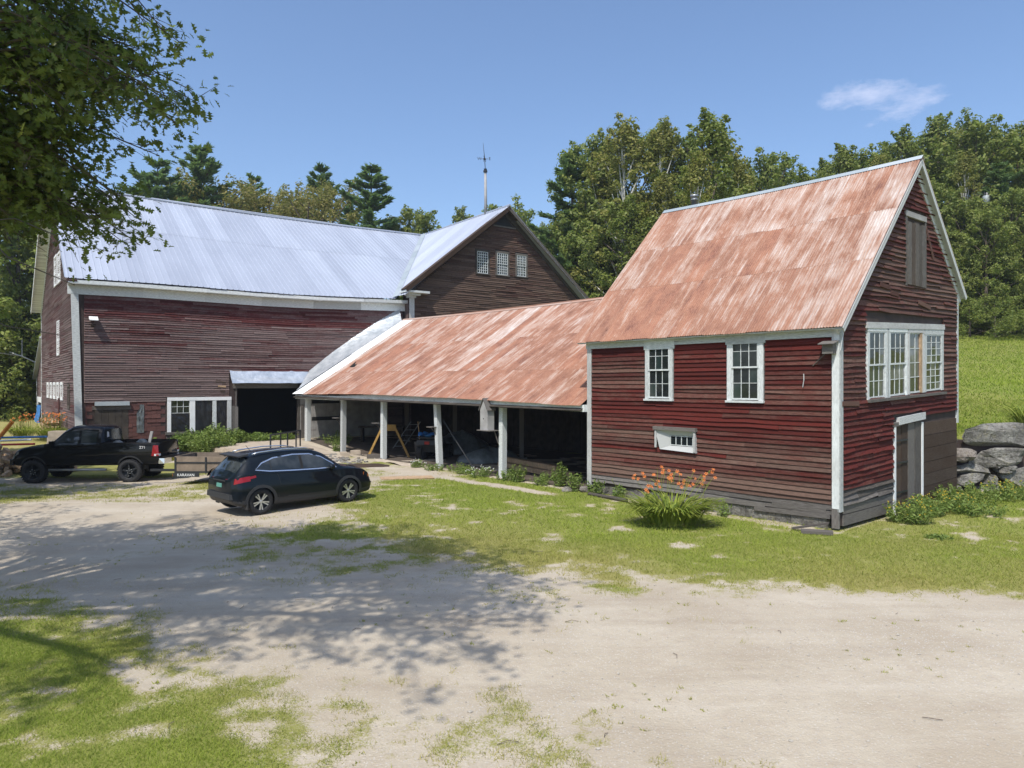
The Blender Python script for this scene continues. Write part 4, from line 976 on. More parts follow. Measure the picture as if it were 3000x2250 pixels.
    for (a, z), f in zip(up, ed):
        w_ = -.32+7.17*f; zz = 2.93+(7.42-2.93)*f+.10; q = P0+U*30.3+V_*w_; A = Vector(LW.pt(a, z, .03)); Bq = Vector((q.x, q.y, zz))
        for j in range(K): t = j/(K-1); p = A.lerp(Bq, t)+Vector((0, 0, -.10*math.sin(PI*t)))+Vector((0, 0, random.uniform(-.03, .03) if 0 < j < K-1 else 0)); vs.append(tuple(p))
    mb = MB(); mb.add(vs, [(i*K+j, i*K+j+1, (i+1)*K+j+1, (i+1)*K+j) for i in range(len(up)-1) for j in range(K-1)]); mb.build('roof_flashing', M['foil'], T, True)
    # pale boards behind the open shed
    for i in range(14):
        mb = MB(); mb.tint = (random.random(), .5, .5); a = 1.2+i*.40
        LW.box(mb, a, a+.39, .25, 2.9, .045, .06+.006*random.random()); mb.build('limewashed_board', M['limewash'], T)
    for z in (2.35, 1.35):
        mb = MB(); LW.box(mb, 4.4, 6.1, z, z+.22, .066, .072); mb.build('slot', M['black'], T)
    # left gable windows
    def blind(a0, a1, z0, z1, mat='cleanwhite', cas=.09, inner='cleanwhite'):
        mb = MB(); mb.tint = (.5, .3, .5); LG.box(mb, a0, a1, z0, z1, 0, .03); w_ = mb.build('window', M[inner], T)
        f = MB(); f.tint = (.5, .3, .5)
        for (x0, x1, y0, y1) in ((a0-cas, a0, z0-cas, z1+cas), (a1, a1+cas, z0-cas, z1+cas), (a0, a1, z1, z1+cas), (a0, a1, z0-cas, z0)): LG.box(f, x0, x1, y0, y1, 0, .08)
        f.build('casing', M[mat], w_)
    blind(7.95, 9.0, 5.25, 7.1); blind(7.3, 8.4, 9.45, 11.0, cas=.12); blind(9.4, 10.7, 9.5, 11.1, cas=.12)
    for a in (5.9, 8.1, 10.3, 12.6, 15.0): blind(a, a+.9, 2.75, 3.45, inner='limewash' if a != 12.6 else 'glass', cas=.16)
    blind(2.4, 3.0, 2.35, 3.35, 'greywood', .14, 'greywood')
    mb = MB(); mb.tube([LG.pt(7.2, -.2, .12), LG.pt(7.2, 2.7, .12)], .05, 8); mb.build('downpipe', M['shingle'], T)
    # corner strip at the far end
    mb = MB(); mb.tint = (.5, .4, .5); LG.box(mb, GW-.12, GW+.02, .2, 8.9, 0, .06); mb.build('corner_board', M['white'], T)
    # floodlight shade on the front
barn()

# lean-to behind the left gable
def leanto():
    O = Vector(LG.pt(21.25, 0, -3.0)[:2]); F = Face(O, LG.d, LG.n); T = thing('lean_to', 'narrow faded lean-to with a white door frame at the far left of the barn', 'lean-to', (O.x, O.y, 0))
    prof = [(0, 0), (7.2, 0), (7.2, 4.0), (0, 6.8)]; v1 = [F.pt(a, z, 2.85) for a, z in prof]; v2 = [F.pt(a, z, -6) for a, z in prof]
    mb = MB(); mb.add(v1+v2, [(0, 1, 2, 3), (7, 6, 5, 4)]+[(i, (i+1) % 4, (i+1) % 4+4, i+4) for i in range(4)]); mb.build('wall', M['wallback'], T)
    F2 = Face(Vector(F.pt(0, 0, 2.855)[:2]), F.d, F.n); mb = MB()
    clad(F2, lambda z: (0, 7.1 if z < 4 else 7.1-(z-4)/2.8*7.1), .0, 6.7, .14, [], lambda a, z: .5, emit_mb(mb), seg=(2, 5), step=3); o = mb.build('clapboards', M['redbarn'], T); o['kind'] = 'stuff'
    mb = MB(); mb.tint = (.5, .5, .5); slab(mb, [F2.pt(-.1, 6.95, .3), F2.pt(7.6, 3.95, .3), F2.pt(7.6, 3.95, -9), F2.pt(-.1, 6.95, -9)], .1); mb.build('roof', M['tinold'], T)
    mb = MB(); mb.tint = (.5, .4, .5); F2.box(mb, 7.0, 7.2, 0, 3.95, 0, .06); mb.build('corner_board', M['white'], T)
    mb = MB(); F2.box(mb, .3, 1.5, 3.6, 6.0, 0, .05); mb.build('window', M['cleanwhite'], T)
    mb = MB(); F2.box(mb, 1.3, 5.5, -.2, 2.1, .03, .05); d = mb.build('door', M['black'], T)
    for (a, b, z0, z1) in ((1.0, 1.4, -.2, 2.1), (5.2, 6.2, -.2, 2.1), (1.0, 6.2, 2.1, 2.5)):
        mb = MB(); F2.box(mb, a, b, z0, z1, 0, .09); mb.build('door_frame', M['cleanwhite'], d)
    tp = MB(); n_ = 7; vs = [F2.pt(1.2+ (4.6+.6*(1-j/8))*i/(n_-1)*(1-.35*(j/8)), -.3+2.2*j/8, .14+.35*(1-j/8)*random.random()+.12*math.sin(i*2.1)) for i in range(n_) for j in range(9)]
    tp.add(vs, [(i*9+j, i*9+j+1, (i+1)*9+j+1, (i+1)*9+j) for i in range(n_-1) for j in range(8)]); o = tp.build('blue_tarp', M['tarblue'], None, True)
    tag(o, 'blue tarp hanging in front of the white door frame at the barn end', 'tarp')
leanto()
# ================================================================ stone wall
def rock(mb, c, hx, hy, hz_, seed, yaw=0.0):
    """boulder: a rounded block pushed about with noise; 8x6 sphere grid"""
    r = random.Random(seed); n, m = 16, 10; vs = []; ph = [r.uniform(0, 6) for _ in range(6)]; e = r.uniform(.42, .62)
    cuts = [(Vector((r.gauss(0, 1), r.gauss(0, 1), r.gauss(0, .7))).normalized(), r.uniform(.55, .92)) for _ in range(14)]
    for j in range(m+1):
        th = PI*j/m
        for i in range(n):
            f = 2*PI*i/n; x, y, z = math.sin(th)*math.cos(f), math.sin(th)*math.sin(f), math.cos(th)
            s = lambda q: math.copysign(abs(q)**e, q)
            x, y, z = s(x), s(y), s(z); v = Vector((x, y, z))
            for cn, cd in cuts:
                dd = v.dot(cn)-cd
                if dd > 0: v = v-cn*dd
            k = 1+.06*math.sin(3*x+ph[0])+.05*math.sin(4*y+ph[1])+.06*math.sin(3.3*z+ph[2])+.04*math.sin(7*x+5*z+ph[3])
            x, y, z = v*k; cx, sy = math.cos(yaw), math.sin(yaw)
            vs.append((c[0]+x*hx*cx-y*hy*sy, c[1]+x*hx*sy+y*hy*cx, c[2]+z*hz_))
    fs = [(j*n+i, (j+1)*n+i, (j+1)*n+(i+1) % n, j*n+(i+1) % n) for j in range(m) for i in range(n)]
    mb.add(vs, fs)

def stonewall():
    T = thing('dry_stone_wall', 'dry stone retaining wall of big grey boulders right of the red shed', 'stone wall', (17, 22.4, 0))
    F = Face((13.62, 22.30), (1, .045), (.045, -1))
    # (a0, z0, a1, z1) of each stone's face, laid as in the photograph, then a run of the same kind beyond
    st = [(.02, 1.50, .52, 2.10), (.60, 1.42, 2.85, 2.24), (.05, .98, 1.0, 1.46), (.98, .88, 3.0, 1.46), (2.68, 1.05, 3.9, 1.68), (.40, .62, 1.62, .98), (.02, .55, .34, .98), (1.66, .66, 2.35, .92),
          (.40, .30, 1.32, .66), (1.34, .22, 1.76, .60), (1.80, .10, 3.5, .86), (.04, -.02, .75, .40), (.80, -.42, 2.45, .22), (2.46, -.10, 3.2, .12), (.02, -.62, 1.15, .04), (1.25, -.75, 2.5, -.22), (2.5, -.62, 3.6, -.08), (3.55, -.5, 4.4, .3),
          (.02, .42, .36, .66), (1.62, .82, 1.85, 1.0), (1.70, .04, 2.0, .2), (2.42, -.42, 2.66, -.2), (2.3, -.02, 2.55, .12), (3.05, 1.30, 3.25, 1.5), (-.2,-.8,.6,-.3)]
    a = 3.5; rg = random.Random(5)
    while a < 12.5:
        z = -.7
        while z < 2.0:
            w = rg.uniform(.6, 1.9); h = rg.uniform(.32, .6)
            if a > 3.55 or z > 1.6 or z < .9: st.append((a+rg.uniform(-.2, .2), z, a+w, min(z+h, 2.15)))
            z += h*.96
        a += rg.uniform(.75, 1.15)
    for i, (a0, z0, a1, z1) in enumerate(st):
        mb = MB(); mb.tint = (rg.random(), 1 if rg.random() < .25 else 0, 0); c = F.pt((a0+a1)/2, (z0+z1)/2+.0, -.28-rg.uniform(0, .10))
        rock(mb, c, (a1-a0)*.53, .40, (z1-z0)*.53, 100+i, .045); mb.build('stone', M['stone'], T, False)
    mb = MB(); F.box(mb, 0, 12.5, -1, 1.7, -.9, -.38); mb.build('rubble_fill', M['wallback'], T)
stonewall()

# ================================================================ foliage
def leafcards(P, N, size, rng, aspect=.55, up=.0):
    """rhombic leaf quads at points P facing roughly N"""
    n = len(P); N = N+rng.normal(0, .55, (n, 3)); N[:, 2] += up; N /= np.linalg.norm(N, axis=1)[:, None]+1e-9
    A = np.cross(N, rng.normal(0, 1, (n, 3))); A /= np.linalg.norm(A, axis=1)[:, None]+1e-9; B = np.cross(N, A)
    s = size*rng.uniform(.6, 1.3, (n, 1)); a = A*s; b = B*s*aspect
    V = np.stack([P-a, P-b*1.0+a*.1, P+a, P+b+a*.1], 1).reshape(-1, 3); F = np.arange(4*n).reshape(n, 4)
    return V, F

def crown_points(rng, blobs, per, shell=.55):
    P = []; N = []; T = []
    for (c, r, fl, bt) in blobs:
        n = int(per*r*r); d = rng.normal(0, 1, (n, 3)); d /= np.linalg.norm(d, axis=1)[:, None]
        rad = r*(shell+(1-shell)*rng.random((n, 1))**.6)*(1+.18*np.sin(d[:, :1]*5+c[0])+.15*np.sin(d[:, 1:2]*6+c[1]))
        p = d*rad; p[:, 2] *= fl; P.append(p+np.array(c)); N.append(d); t = np.clip(bt+rng.normal(0, .2, n), 0, 1); T.append(t)
    return np.concatenate(P), np.concatenate(N), np.concatenate(T)

def tree_mesh(name, seed, H, R, leafm, kind='broad', leaf=.20, per=150, base=.12, barkm='bark', parent=None):
    """builds crown and trunk as parts of parent, base at the parent's origin"""
    rng = np.random.default_rng(seed); rd = random.Random(seed)
    o = parent.location; O = np.array(o)
    tr = MB(); lean = (rd.uniform(-.03, .03)*H, rd.uniform(-.03, .03)*H)
    axis = lambda t: Vector((o.x+lean[0]*t*t, o.y+lean[1]*t*t, o.z-.3+H*t))
    r0 = H*(.014 if kind == 'birch' else .018)
    tr.tube([axis(i/8*.97) for i in range(9)], [r0*(1-.9*i/8) for i in range(9)], 7)
    blobs = []
    if kind in ('broad', 'birch', 'bush'):
        n = {'broad': 74, 'birch': 70, 'bush': 22}[kind]
        for k in range(n):
            t = base+(1-base)*(k+rd.random())/n; u = (t-base)/(1-base)
            if kind == 'birch': prof = (min(1, u*5+.35))*(1-.80*u**1.5)
            elif kind == 'bush': prof = math.sqrt(max(0, 1-(u*.95)**2))
            else: prof = math.sin(PI*min(1, .14+.82*u))**.55
            ph = k*2.399+rd.uniform(-.4, .4); rr = R*prof*rd.uniform(.35, .86); br = R*rd.uniform(.15, .27)*(1.08-.38*u)
            if kind == 'birch': br *= .85
            c = axis(t)+Vector((math.cos(ph)*rr, math.sin(ph)*rr, 0)); blobs.append(((c.x, c.y, c.z), br, .72 if kind == 'broad' else .95, rd.uniform(.2, .85)))
            if k % 2 == 0:
                s = axis(max(.05, t-.16)); tr.tube([s, s.lerp(c, .5)+Vector((0, 0, rr*.04)), c], [r0*.38*(1-.6*u), r0*.22, r0*.08], 4, False)
            # small outlying sprays roughen the outline
            for q in range(3):
                d = Vector((math.cos(ph+rd.uniform(-.7, .7)), math.sin(ph+rd.uniform(-.7, .7)), rd.uniform(-.3, .9)+.6*u)).normalized(); c2 = c+d*br*rd.uniform(.8, 1.35); blobs.append(((c2.x, c2.y, c2.z), br*rd.uniform(.28, .48), .9, rd.uniform(.3, 1)))
        t_ = axis(1.0)
        for q in range(5): blobs.append(((t_.x+rd.uniform(-.35, .35), t_.y+rd.uniform(-.35, .35), t_.z-q*.45), .35+.18*q, 1.2, .6))
        P, N, T = crown_points(rng, blobs, per*1.75/max(R, 1)**.2, .30)
        V, F = leafcards(P, N, leaf*.86, rng, up=.45)
    else:   # pine: whorls of feathery branches
        Vs = []; Ts = []; z = base; P = []; D = []; T = []
        while z < .985:
            u = (z-base)/(1-base); L = R*(1-u)**.75*(.35+.65*min(1, u*5+.25)); nb = rd.randint(3, 5); ph = rd.uniform(0, 6)
            for b in range(nb):
                if rd.random() < .14: continue
                a = ph+2*PI*b/nb+rd.uniform(-.3, .3); l = L*rd.choice([.55, .8, .95, 1.1, 1.35])+.3; s = axis(z); up = rd.uniform(-.05, .25)+.35*u
                e = s+Vector((math.cos(a)*l, math.sin(a)*l, l*up)); mid = s.lerp(e, .5)-Vector((0, 0, l*.05))
                tr.tube([s, mid, e], [r0*.3*(1-u*.6), r0*.2, r0*.06], 3, False)
                m = int(100*l+22); tt = rng.random(m)**.65; side = rng.normal(0, 1, m)*.15*l*(1.1-tt)+rng.normal(0, .10, m)
                base_p = np.array(s)[None]*(1-tt[:, None])+np.array(e)[None]*tt[:, None]-np.array([0, 0, l*.2])[None]*(tt*(1-tt))[:, None]
                sd = np.array([-math.sin(a), math.cos(a), 0]); p = base_p+sd[None]*side[:, None]; p[:, 2] += rng.normal(.04, .07, m)
                d = np.array([math.cos(a), math.sin(a), .35])[None]*rng.uniform(.4, 1, (m, 1))+sd[None]*np.sign(side)[:, None]*rng.uniform(.1, .9, (m, 1))+rng.normal(0, .25, (m, 3))
                P.append(p); D.append(d); T.append(np.clip(.35+.4*rd.random()+rng.normal(0, .18, m)+.2*(p[:, 2]-base_p[:, 2]), 0, 1))
            z += rd.uniform(.036, .058)*(1.0 if u < .8 else .7)
        P = np.concatenate(P); D = np.concatenate(D); T = np.concatenate(T); n = len(P); D /= np.linalg.norm(D, axis=1)[:, None]
        S = np.cross(D, rng.normal(0, 1, (n, 3))+np.array([0, 0, 1.2])); S /= np.linalg.norm(S, axis=1)[:, None]+1e-9
        l = leaf*rng.uniform(.8, 1.5, (n, 1)); w = leaf*.26
        V = np.stack([P-D*l*.5, P-S*w+D*l*.2, P+D*l, P+S*w+D*l*.2], 1).reshape(-1, 3); F = np.arange(4*n).reshape(n, 4)
    warm = np.clip(rng.normal(.15, .25, len(T)), 0, 1)
    tint = np.repeat(np.stack([T, warm, np.zeros_like(T)], 1), 4, 0)
    c = npmesh('crown', V, F, M[leafm], parent, tint=tint); tr.build('trunk', M[barkm], parent, True); return c

PROTO = {}
def tree(kind, px, top, Z, label, group=None, cat='tree', wid=1.0, name=None, base=None):
    """stands a tree of a kind at depth Z along the bearing px, tall enough to reach elevation top (photo px at 2212 wide, read off once)"""
    if label in (L1, L2):
        kd = {'birch': 'pale trunked birch', 'aspen': 'feathery narrow tree', 'pineA': 'dark pine', 'pineB': 'dark pine', 'broadA': 'large domed leafy tree', 'broadB': 'dense dark leafy tree', 'broadC': 'broad low branched tree', 'bush': 'leafy bush', 'yellow': 'yellowish tree'}
        kd = kd.get(kind, kd['birch']); wh = 'in the wood behind the barn, half hidden by its neighbours' if label == L1 else 'in the wood edge above the lawn, half hidden by its neighbours'
        label = kd+' '+wh; group = kd+'s '+('behind the barn' if 'barn' in wh else 'above the lawn')
    x = (px-1106)/1535*Z; zb = hz(x, Z) if base is None else base; H = 3.5+(829.5-top)/1535*Z-zb
    spec = {'broadA': (16, 4.6, 'leafA', 'broad', .17, 190, .05, 'bark'), 'broadB': (16, 4.2, 'leafA', 'broad', .165, 200, .06, 'bark'), 'broadC': (15, 5.0, 'leafA', 'broad', .17, 180, .04, 'bark'),
            'yellow': (22, 7.3, 'leafY', 'broad', .17, 95, .05, 'bark'), 'birchA': (18, 3.6, 'leafB', 'birch', .135, 250, .07, 'birchbark'), 'birchB': (18, 3.3, 'leafB', 'birch', .135, 250, .10, 'birchbark'),
            'aspen': (17, 3.2, 'leafA', 'birch', .14, 250, .06, 'bark'), 'pineA': (18, 4.6, 'needle', 'pine', .27, 0, .10, 'bark'), 'pineB': (17, 4.2, 'needle', 'pine', .27, 0, .08, 'bark'), 'bush': (8, 4.8, 'leafA', 'bush', .14, 150, .02, 'bark')}[kind]
    if kind not in PROTO:
        t = thing(name or 'tree', label, cat, (0, 0, 0), group); i = len(PROTO)
        tree_mesh(kind, 40+i*7, spec[0], spec[1], spec[2], spec[3], spec[4], spec[5], spec[6], spec[7], parent=t); PROTO[kind] = t; r = t
        r.location = (x, Z, zb); s = H/spec[0]; r.scale = (s*wid, s*wid, s); r.rotation_euler = (0, 0, random.uniform(0, 6.28))
    else:
        s = H/spec[0]; r = dup(PROTO[kind], (x, Z, zb), random.uniform(0, 6.28), (s*wid, s*wid, s), label)
        if group: r['group'] = group
        elif 'group' in r: del r['group']
        r['category'] = cat
        r.name = name or {'pineA': 'pine_tree', 'pineB': 'pine_tree', 'birchA': 'birch_tree', 'birchB': 'birch_tree', 'bush': 'shrub'}.get(kind, 'tree')
    if kind in ('pineA', 'pineB') and not name: r.name = 'pine_tree'
    return r

G1 = 'trees of the wood behind the barn'; G2 = 'trees of the wood edge above the lawn'
L1 = 'tree in the wood behind the barn, half hidden by its neighbours'; L2 = 'leafy tree in the green wood edge above the lawn and behind the rusty steep roof'
# behind the barn, left to right
tree('pineA', 445, 312, 72, 'tall dark pine with a broken top above the left half of the metal barn roof')
tree('pineB', 335, 338, 70, 'pine beside the drooping oak branches, left of the tallest pine', wid=1.0)
tree('pineB', 300, 366, 76, L1, G1); tree('pineA', 385, 400, 78, L1, G1)
tree('yellow', 480, 378, 74, 'yellow green tree just right of the tall dark pine above the barn ridge', wid=1.15)
tree('pineB', 545, 374, 88, 'dark conifer tip poking up between two yellowish trees', wid=.8)
tree('yellow', 592, 404, 76, 'rounded yellowish tree over the middle of the barn ridge', wid=1.1)
tree('yellow', 655, 418, 74, 'low yellowish tree under the paired pines above the barn ridge', wid=1.0)
tree('pineA', 700, 352, 86, 'slim pine with an open crown left of the wide pine', wid=.85)
tree('yellow', 715, 392, 78, 'olive tree pressed against the wide layered pine', wid=1.2)
tree('pineA', 795, 355, 74, 'wide layered white pine with long side branches near the barn cross gable', wid=1.15)
tree('broadA', 905, 452, 78, 'dark round tree rising behind the junction of the two metal roofs', wid=1.0)
tree('broadB', 862, 470, 78, L1, G1)
tree('aspen', 995, 446, 78, 'small sparse tree alone on the skyline left of the weathervane pole', wid=.9)
tree('broadC', 1100, 452, 80, 'bright green tree behind the cross gable peak under the weathervane', wid=1.2)
tree('broadC', 1148, 486, 78, 'low bright tree right of the brown cross gable peak', wid=.8)
tree('broadB', 1050, 500, 78, L1, G1)
# the big clump right of centre
tree('pineB', 1238, 330, 63, 'pine with branches reaching left at the edge of the big central clump', wid=1.25)
tree('broadB', 1268, 300, 63, 'leafy tree on the left shoulder of the central clump', wid=.9)
tree('birchA', 1345, 262, 58, 'birch with the highest left crown in the central clump', wid=1.2)
tree('birchB', 1420, 254, 58, 'pale trunked birch standing in front of the central clump', wid=1.05)
tree('aspen', 1530, 243, 48, 'pointed tree forming the highest peak behind the rusty roof', wid=1.35)
tree('birchB', 1500, 330, 43, 'pale birch low beside the stove pipe on the rusty roof', wid=1.0)
tree('birchA', 1590, 345, 49, 'ragged birch on the right shoulder of the central clump', wid=1.1)
tree('broadA', 1300, 400, 63, 'lower leafy tree filling the front of the central clump', wid=1.1)
tree('birchA', 1385, 420, 58, L1, G1); tree('broadB', 1225, 470, 63, 'dark tree low behind the right slope of the brown gable', wid=.9)
tree('broadA', 1460, 420, 58, L1, G1)
tree('broadC', 1212, 500, 78, 'shrubby tree at the gap right of the brown gable', wid=.8)
# wood edge on the right
tree('broadB', 1672, 330, 60, 'round dark tree just left of where the steep roof ridge climbs', wid=1.0)
tree('broadA', 1735, 375, 62, L2, G2); tree('aspen', 1820, 312, 62, 'feathery tree in the dip over the middle of the steep roof ridge', wid=1.2)
tree('broadC', 1870, 345, 66, L2, G2); tree('aspen', 1950, 275, 62, 'ragged pointed tree left of the roof peak', wid=1.1)
tree('birchA', 1905, 330, 60, L2, G2); tree('aspen', 2030, 245, 64, 'tallest feathery tree right behind the peak of the steep roof', wid=1.15)
tree('broadA', 2105, 262, 62, 'dark domed tree at the top right skyline', wid=1.1); tree('broadB', 2190, 268, 62, 'dense tree at the right border of the picture skyline', wid=1.1)
tree('birchB', 2085, 330, 58, 'yellow green birch halfway up the wood right of the roof peak', wid=1.0)
tree('pineA', 2160, 350, 58, 'feathery pine in the wood above the pole transformer', wid=1.0)
tree('broadC', 2260, 290, 60, L2, G2); tree('broadB', 2010, 400, 57, L2, G2); tree('broadA', 2080, 430, 56, L2, G2); tree('broadC', 2190, 415, 55.5, 'wide leafy tree at the lawn edge on the right border', wid=1.1)
tree('broadB', 2240, 470, 54, L2, G2); tree('broadA', 2130, 452, 54, 'low branched tree overhanging the lawn edge right of the shed', wid=1.05)
tree('broadC', 2050, 520, 55, L2, G2); tree('broadC', 2110, 470, 56, L2, G2)
for px, tp, Z, k in ((1640, 380, 66, 'broadA'), (1780, 380, 60, 'broadB'), (1700, 420, 56, 'broadC'), (1960, 350, 58, 'broadB'), (2320, 300, 64, 'broadA'), (2400, 300, 68, 'broadB'), (2330, 430, 58, 'broadC'), (1560, 400, 55, 'broadC'), (2500, 280, 70, 'broadA'), (2060, 300, 70, 'broadC'), (2150, 300, 70, 'broadA'), (2230, 320, 72, 'broadB')):
    tree(k, px, tp, Z, L2, G2)
for px, tp, Z, k, lb in ((1290, 318, 62, 'birchA', 'olive birch just inside the left shoulder of the central clump'), (1325, 300, 64, 'birchB', 'pale birch behind the left shoulder of the central clump'), (1375, 285, 62, 'broadB', 'green tree behind the highest left birch crown'), (1455, 290, 60, 'birchA', 'yellow green birch between the two highest peaks of the central clump'),
                      (1490, 285, 58, 'aspen', 'ragged tree just left of the highest peak behind the rusty roof'), (1570, 290, 58, 'birchA', 'yellowing birch just right of the highest peak behind the rusty roof'), (1610, 385, 56, 'birchB', 'low yellowish birch right of the stove pipe'), (1350, 430, 56, 'broadA', None), (1440, 380, 56, 'birchB', None), (1250, 410, 66, 'birchA', 'dark birch at the left foot of the central clump'), (1290, 470, 62, 'broadC', None),
                      (1690, 350, 66, 'aspen', None), (1780, 345, 66, 'aspen', None), (1845, 330, 66, 'broadB', None), (1915, 305, 66, 'aspen', None), (1985, 300, 66, 'broadA', None), (2065, 268, 68, 'birchA', None), (2150, 285, 66, 'aspen', None), (2220, 300, 64, 'aspen', None)):
    tree(k, px, tp, Z, lb or (L2 if px > 1640 else L1), None if lb else (G2 if px > 1640 else G1), wid=1.15)
# left of the barn
tree('broadA', 40, 420, 60, 'big dark tree behind the barn end under the oak branches', wid=1.2)
tree('broadC', 100, 400, 66, L1, G1); tree('broadB', -60, 420, 58, L1, G1); tree('broadA', 180, 430, 70, L1, G1)
tree('broadC', -20, 560, 68, L1, G1); tree('broadB', 60, 520, 62, L1, G1)
tree('bush', 10, 640, 60, 'sunlit light green bushy tree beside the left end of the barn', cat='tree', name='bushy_tree', wid=.62)
tree('bush', 30, 700, 61, 'pale bushy tree at the left border behind the firewood', cat='tree', name='bushy_tree', wid=1.0)
tree('bush', 62, 740, 64, 'dark low bush against the lean-to at the far left', cat='bush', name='bush', wid=1.2)
tree('bush', -50, 640, 56, L1, G1, cat='bush', name='bush')
tree('broadB', 560, 430, 96, L1, G1); tree('broadA', 640, 430, 96, L1, G1); tree('broadC', 420, 420, 84, L1, G1); tree('pineB', 760, 420, 92, L1, G1); tree('broadB', 500, 425, 94, L1, G1)
for px, Z in ((2095, 52.5), (2150, 52), (2230, 52.5)):
    tree('bush', px, 690-52, Z, 'low undergrowth bush at the shady foot of the wood', 'undergrowth bushes at the wood edge', cat='bush', name='bush', wid=1.6)

def yard_tree():
    r = dup(PROTO['broadA'], (-20.7, 20.0, hz(-20.7, 20.0)), 1.1, (1.15, 1.15, .95), 'tall leafy yard tree left of the gravel drive, shading the black pickup truck'); r['category'] = 'tree'; r.name = 'yard_tree'
    if 'group' in r: del r['group']
    r = dup(PROTO['broadB'], (-25.6, 25.0, hz(-25.6, 25.0)), 2.1, (1.25, 1.25, 1.0), 'second leafy yard tree left of the gravel drive, nearer the barn end'); r['category'] = 'tree'; r.name = 'yard_tree'
    if 'group' in r: del r['group']
yard_tree()

# bare trunks showing in the dark under the wood edge
for i, (px, Z) in enumerate(((2098, 60), (2122, 61), (2140, 60), (2160, 61), (2176, 60), (2196, 61), (2206, 60), (2068, 61))):
    x = (px-1106)/1535*Z; zb = hz(x, Z); t = thing('bare_tree', 'bare dark trunk in the shade under the wood edge', 'tree', (x, Z, zb), 'shaded trunks at the wood edge')
    mb = MB(); mb.tube([(x, Z, zb-.2), (x+random.uniform(-.3, .3), Z, zb+9)], [.22, .14], 7); mb.build('trunk', M['bark'], t, True)

